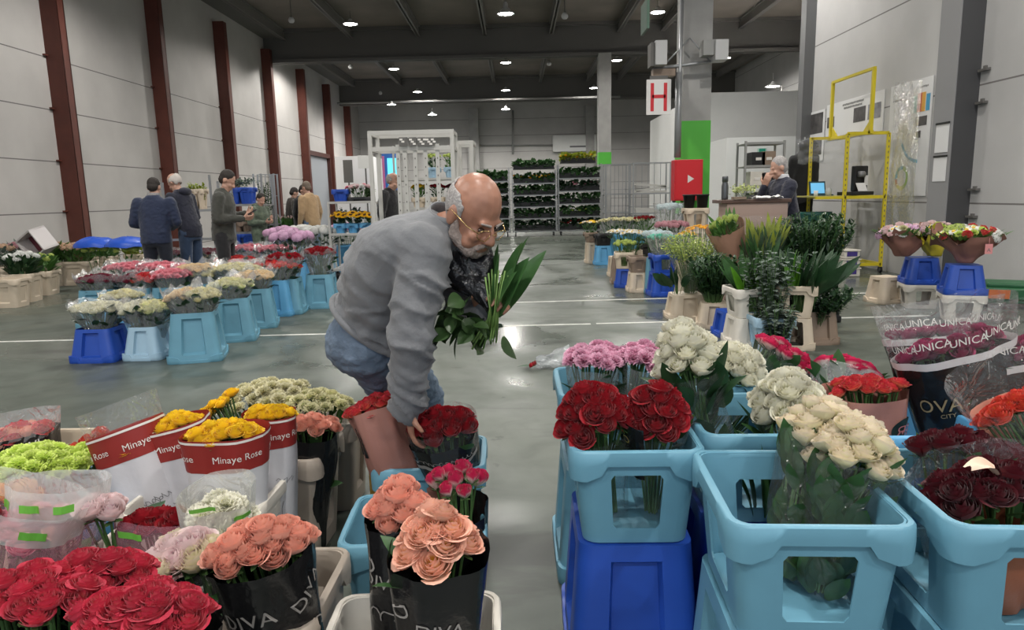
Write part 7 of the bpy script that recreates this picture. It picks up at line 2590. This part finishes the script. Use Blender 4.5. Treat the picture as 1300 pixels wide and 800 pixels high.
# hanging plastic sheet over the rack
mb = MB()
zz = at(1085, 205, 12.2).z
mb.grid(lambda u, v: (4.95 + 1.15 * u + .03 * noise.noise(Vector((u * 7, v * 4, 3))), 12.55 + .10 * noise.noise(Vector((u * 5, v * 5, 1))) + .05 * v, zz + .42 * v + .04 * noise.noise(Vector((u * 6, v * 2, 9)))), 40, 14)
o = mb.build('film_sheet', film_mat('shiny_sheet_film', (.8, .83, .85), .10, .16, .25), None, True); tag(o, 'crumpled clear plastic sheet draped over the yellow rack', 'plastic sheet')
mb = MB()
mb.grid(lambda u, v: (6.10 + .05 * noise.noise(Vector((u * 5, v * 6, 2))), 10.9 + .75 * u, .45 + 2.5 * v + .08 * u), 24, 40)
o = mb.build('film_sheet', _M['shiny_sheet_film'], None, True); tag(o, 'clear plastic sheet hanging on the right wall next to the yellow rack', 'plastic sheet')
# label printer and small things on the rack shelf
SZ = 1.272
def on_rack(px, Y):
    return Vector((at(px, 240, Y).x, Y, SZ))
p = on_rack(1088, 11.8)
r = empty('label_printer', p, .25, 'open black label printer on the yellow rack', 'printer')
mb = MB(); mb.box((-.03, 0, .03), (.44, .34, .06)); mb.build('base', PL['black'], r, bevel=.01)
mb = MB(); mb.box((.1, .08, .27), (.26, .1, .42)); mb.build('lid', PL['black'], r, bevel=.02)
mb = MB(); mb.tube([(.02, .0, .34), (.12, .0, .34)], .05, 16); mb.build('paper_roll', mat('grey_roll', (.2, .2, .2), .5), r, True)
mb = MB(); mb.box((.02, -.08, .13), (.17, .012, .15), R=Matrix.Rotation(-.5, 3, 'X')); mb.box((.16, -.01, .24), (.06, .012, .16)); mb.build('paper_strip', mat('white_paper', (.7, .69, .68), .6), r)
p = on_rack(1040, 12.3)
r = empty('laptop', p, .15, 'small laptop with blue screen on the yellow rack', 'laptop')
mb = MB(); mb.box((0, -.08, .01), (.30, .22, .02)); mb.build('keyboard', mat('dark_teal_case', (.03, .07, .09), .4), r)
mb = MB(); mb.box((0, .06, .13), (.30, .015, .23), R=Matrix.Rotation(-.2, 3, 'X')); mb.build('screen_frame', _M['dark_teal_case'], r)
mb = MB(); mb.box((0, .05, .13), (.25, .006, .18), R=Matrix.Rotation(-.2, 3, 'X')); mb.build('screen', mat('blue_screen', (.1, .3, .5), .3, emit=((.15, .45, .7), .7)), r)
p = on_rack(1036, 11.75)
mb = MB(); mb.lathe([(.03, 0), (.036, .09), (.033, .09), (.028, .005)], 16); o = mb.build('paper_cup', mat('white_cup', (.7, .7, .68), .5), None, True, loc=p); tag(o, 'white paper cup at the left on the yellow rack', 'cup')
p = on_rack(1052, 11.85)
mb = MB(); mb.lathe([(.04, 0), (.05, .05), (.05, .1), (.03, .12), (.03, .13)], 14); o = mb.build('tape_roll', mat('grey_clear_tub', (.4, .42, .42), .3), None, True, loc=p); tag(o, 'small grey tub between laptop and printer on the yellow rack', 'tub')
# green bin under the shelf
p = at(1048, 285, 12.2)
mb = MB(); mb.loft([((0, 0, .0), (.2, 0, 0), (0, .16, 0)), ((0, 0, .95), (.27, 0, 0), (0, .22, 0)), ((0, 0, 1.0), (.29, 0, 0), (0, .24, 0))], 24)
o = mb.build('waste_bin', mat('teal_green_bin', (.015, .10, .085), .5), None, True, loc=(5.15, 12.2, 0)); tag(o, 'teal green bin under the yellow rack shelf', 'bin')
# black coat on a hook at the end pillar
cp = at(1020, 215, 13.2)
r = empty('hanging_coat', cp, -.4, 'black hooded coat hanging beside the end pillar, behind the person in the suit', 'coat')
mb = MB()
top = at(1025, 180, 13.2).z - cp.z
mb.loft([((0, 0, -1.05), (.20, 0, 0), (0, .1, 0)), ((0, 0, -.5), (.19, 0, 0), (0, .1, 0)), ((.0, 0, .05), (.22, 0, 0), (0, .11, 0)), ((.0, 0, top - .28), (.19, 0, 0), (0, .11, 0)), ((0.02, 0, top - .1), (.08, 0, 0), (0, .08, 0))])
mb.ell((.06, -.02, top - .06), (.16, .12, .12)); mb.ell((.16, -.03, top - .08), (.1, .08, .07))
mb.cap((-.2, 0, top - .3), (-.23, 0, -.5), .07, .055); mb.cap((.2, 0, top - .3), (.22, 0, -.45), .07, .055)
remesh(mb, 'coat_body', BLACKC, .02, r, 4, wrinkle(8, .02, 8, 8, 3))
mb = MB(); mb.tube([(0, .02, top - .02), (0, .05, top + .08), (0, .25, top + .08)], .012, 8); mb.build('hook', GALV, r)
mb = MB(); mb.bar((0, .25, top + .08), (0, .25, -cp.z), .04); mb.build('hook_stand', STEEL_D, r)
# posters on the right wall
PAPER = mat('poster_white', (.66, .66, .66), .6)
PHOTO_D = mat('dark_photo', (.07, .065, .065), .5, var=.7, scale=6)
def wall_rect(mb, px0, py0, px1, py1, mi, lift, X=XR - .012):
    a, c = onx(px0, py0, X), onx(px1, py1, X)
    y0, y1 = sorted((a.y, c.y)); z0, z1 = sorted((a.z, c.z))
    mb.box((X - lift, (y0 + y1) / 2, (z0 + z1) / 2), (.006, y1 - y0, z1 - z0), mi)
    return y0, y1, z0, z1
def wy(px):
    return onx(px, 200, XR - .012).y
def poster(name, label, y0, y1, z0, z1, parts, lettering=()):
    """y0 = near edge, y1 = far edge; parts: (material, u0, u1, v0, v1) with u from the far (left) side"""
    r = empty(name, (XR - .01, (y0 + y1) / 2, (z0 + z1) / 2), 0, label, 'poster')
    mb = MB(); mb.box((0, 0, 0), (.012, y1 - y0, z1 - z0)); mb.build('sheet', PAPER, r)
    for nm, m_, u0, u1, v0, v1 in parts:
        mb = MB(); mb.box((-.008, (y1 - y0) * (.5 - (u0 + u1) / 2), (z1 - z0) * ((v0 + v1) / 2 - .5)), (.004, (y1 - y0) * (u1 - u0), (z1 - z0) * (v1 - v0)))
        mb.build(nm, m_, r)
    for wd, u, v, size in lettering:   # print too small to read in the photo: broken dark strokes
        g = random.Random(int(u * 100 + v * 10))
        x = -wd / 2
        mb = MB()
        while x < wd / 2:
            l = g.uniform(.02, .05)
            mb.box((-.008, (y1 - y0) * (.5 - u) - x, (z1 - z0) * (v - .5) + g.uniform(-.004, .004)), (.003, l * .8, size * .55))
            x += l
        mb.build('print_line', mat('faint_print', (.22, .22, .22), .6), r)
    return r
yn, yf = wy(1118), wy(1047)
poster('photo_poster', 'white poster with a headline and three dark photos, behind the yellow hoop', yn, yf, 2.33, 3.0,
       [('photo', PHOTO_D, .02, .16, .34, .64), ('photo', PHOTO_D, .52, .72, .34, .72), ('photo', mat('grey_photo', (.2, .2, .22), .5, var=.5, scale=6), .76, .96, .34, .72)],
       [(.8, .5, .88, .06), (.7, .5, .79, .06)])
y2n, y2f = wy(1045), wy(1022)
poster('photo_poster', 'tall white poster with two dark photos, far left by the end pillar', y2n, y2f, 1.95, 2.95, [('photo', PHOTO_D, .1, .9, .55, .95), ('photo', PHOTO_D, .1, .9, .12, .42)])
y3n, y3f = wy(1178), wy(1126)
r = poster('chart_poster', 'tall white chart poster with coloured bars and a ring diagram, next to the grey column', y3n, y3f, 1.25, 3.0,
           [('bar_green', mat('bar_green', (.12, .4, .3), .5), .60, .68, .72, .86), ('bar_red', mat('bar_red', (.5, .06, .03), .5), .68, .78, .72, .88), ('bar_orange', mat('bar_orange', (.65, .35, .06), .5), .78, .86, .72, .88), ('bar_blue', mat('bar_blue', (.05, .3, .5), .5), .88, .96, .72, .86), ('dark_photo', PHOTO_D, .66, .92, .60, .68), ('dark_square', PHOTO_D, .70, .80, .50, .56)],
           [(.3, .22, .86, .045), (.25, .8, .93, .045)])
def arc(name, m_, cu, cv, r0, r1, a0, a1):
    W, H = y3f - y3n, 1.75
    mb = MB()
    n = 14
    vs, fs = [], []
    for i in range(n + 1):
        t = a0 + (a1 - a0) * i / n
        for rr in (r0, r1):
            vs.append((-.0095, W * (.5 - cu) - rr * math.cos(t), H * (cv - .5) + rr * math.sin(t)))
    for i in range(n):
        fs.append((2 * i, 2 * i + 1, 2 * i + 3, 2 * i + 2))
    mb.add(vs, fs)
    mb.build(name, m_, r)
for nm, col, a0, a1 in (('ring_green', (.28, .48, .05), -1.3, 1.4), ('ring_blue', (.03, .35, .55), 1.4, 3.2), ('ring_red', (.4, .03, .05), 3.2, 3.9), ('ring_yellow', (.65, .6, .05), 3.9, 4.98)):
    arc(nm, mat(nm, col, .5), .42, .16, .13, .19, a0, a1)
arc('blue_curve', mat('ring_blue2', (.03, .3, .5), .5), .78, .60, .50, .55, 3.6, 4.7)
# papers clipped to the grey column
for i, (py0, py1) in enumerate(((158, 196), (199, 231))):
    a, c = onx(1170, py1, 5.88), onx(1188, py0, 5.88)
    r = empty('paper_sheet', (5.884, 9.93, (a.z + c.z) / 2), 0, 'white paper in a clip on the side of the grey column, %s of two' % ['upper', 'lower'][i], 'paper', 'papers on the grey column')
    mb = MB(); mb.box((0, 0, 0), (.004, .30, c.z - a.z)); mb.build('sheet', PAPER, r)
    mb = MB(); mb.box((-.006, 0, (c.z - a.z) / 2), (.012, .31, .025)); mb.build('clip_bar', PL['black'], r)
# small grey hooks on the column and wall
for i, (px, py) in enumerate(((1216, 135), (1212, 97), (1205, 241), (1201, 274))):
    p = onx(px + 6, py, 6.17)
    mb = MB(); mb.box((0, 0, 0), (.06, .18, .03)); mb.box((-.02, -.05, .02), (.03, .05, .05))
    o = mb.build('wall_bracket', STEEL_D, loc=(6.17, 9.6, p.z)); tag(o, 'small dark wall bracket right of the grey column, %s' % ['second from top', 'topmost', 'third from top', 'lowest'][i], 'bracket', 'wall brackets at the grey column')
sc.view_settings.view_transform = 'Standard'
sc.view_settings.look = 'None'
sc.view_settings.gamma = 1
sc.view_settings.use_curve_mapping = False
sc.view_settings.exposure = 0.25
sc.cycles.use_denoising = True
sc.cycles.max_bounces = 6
sc.cycles.transparent_max_bounces = 16
sc.cycles.sample_clamp_indirect = 4
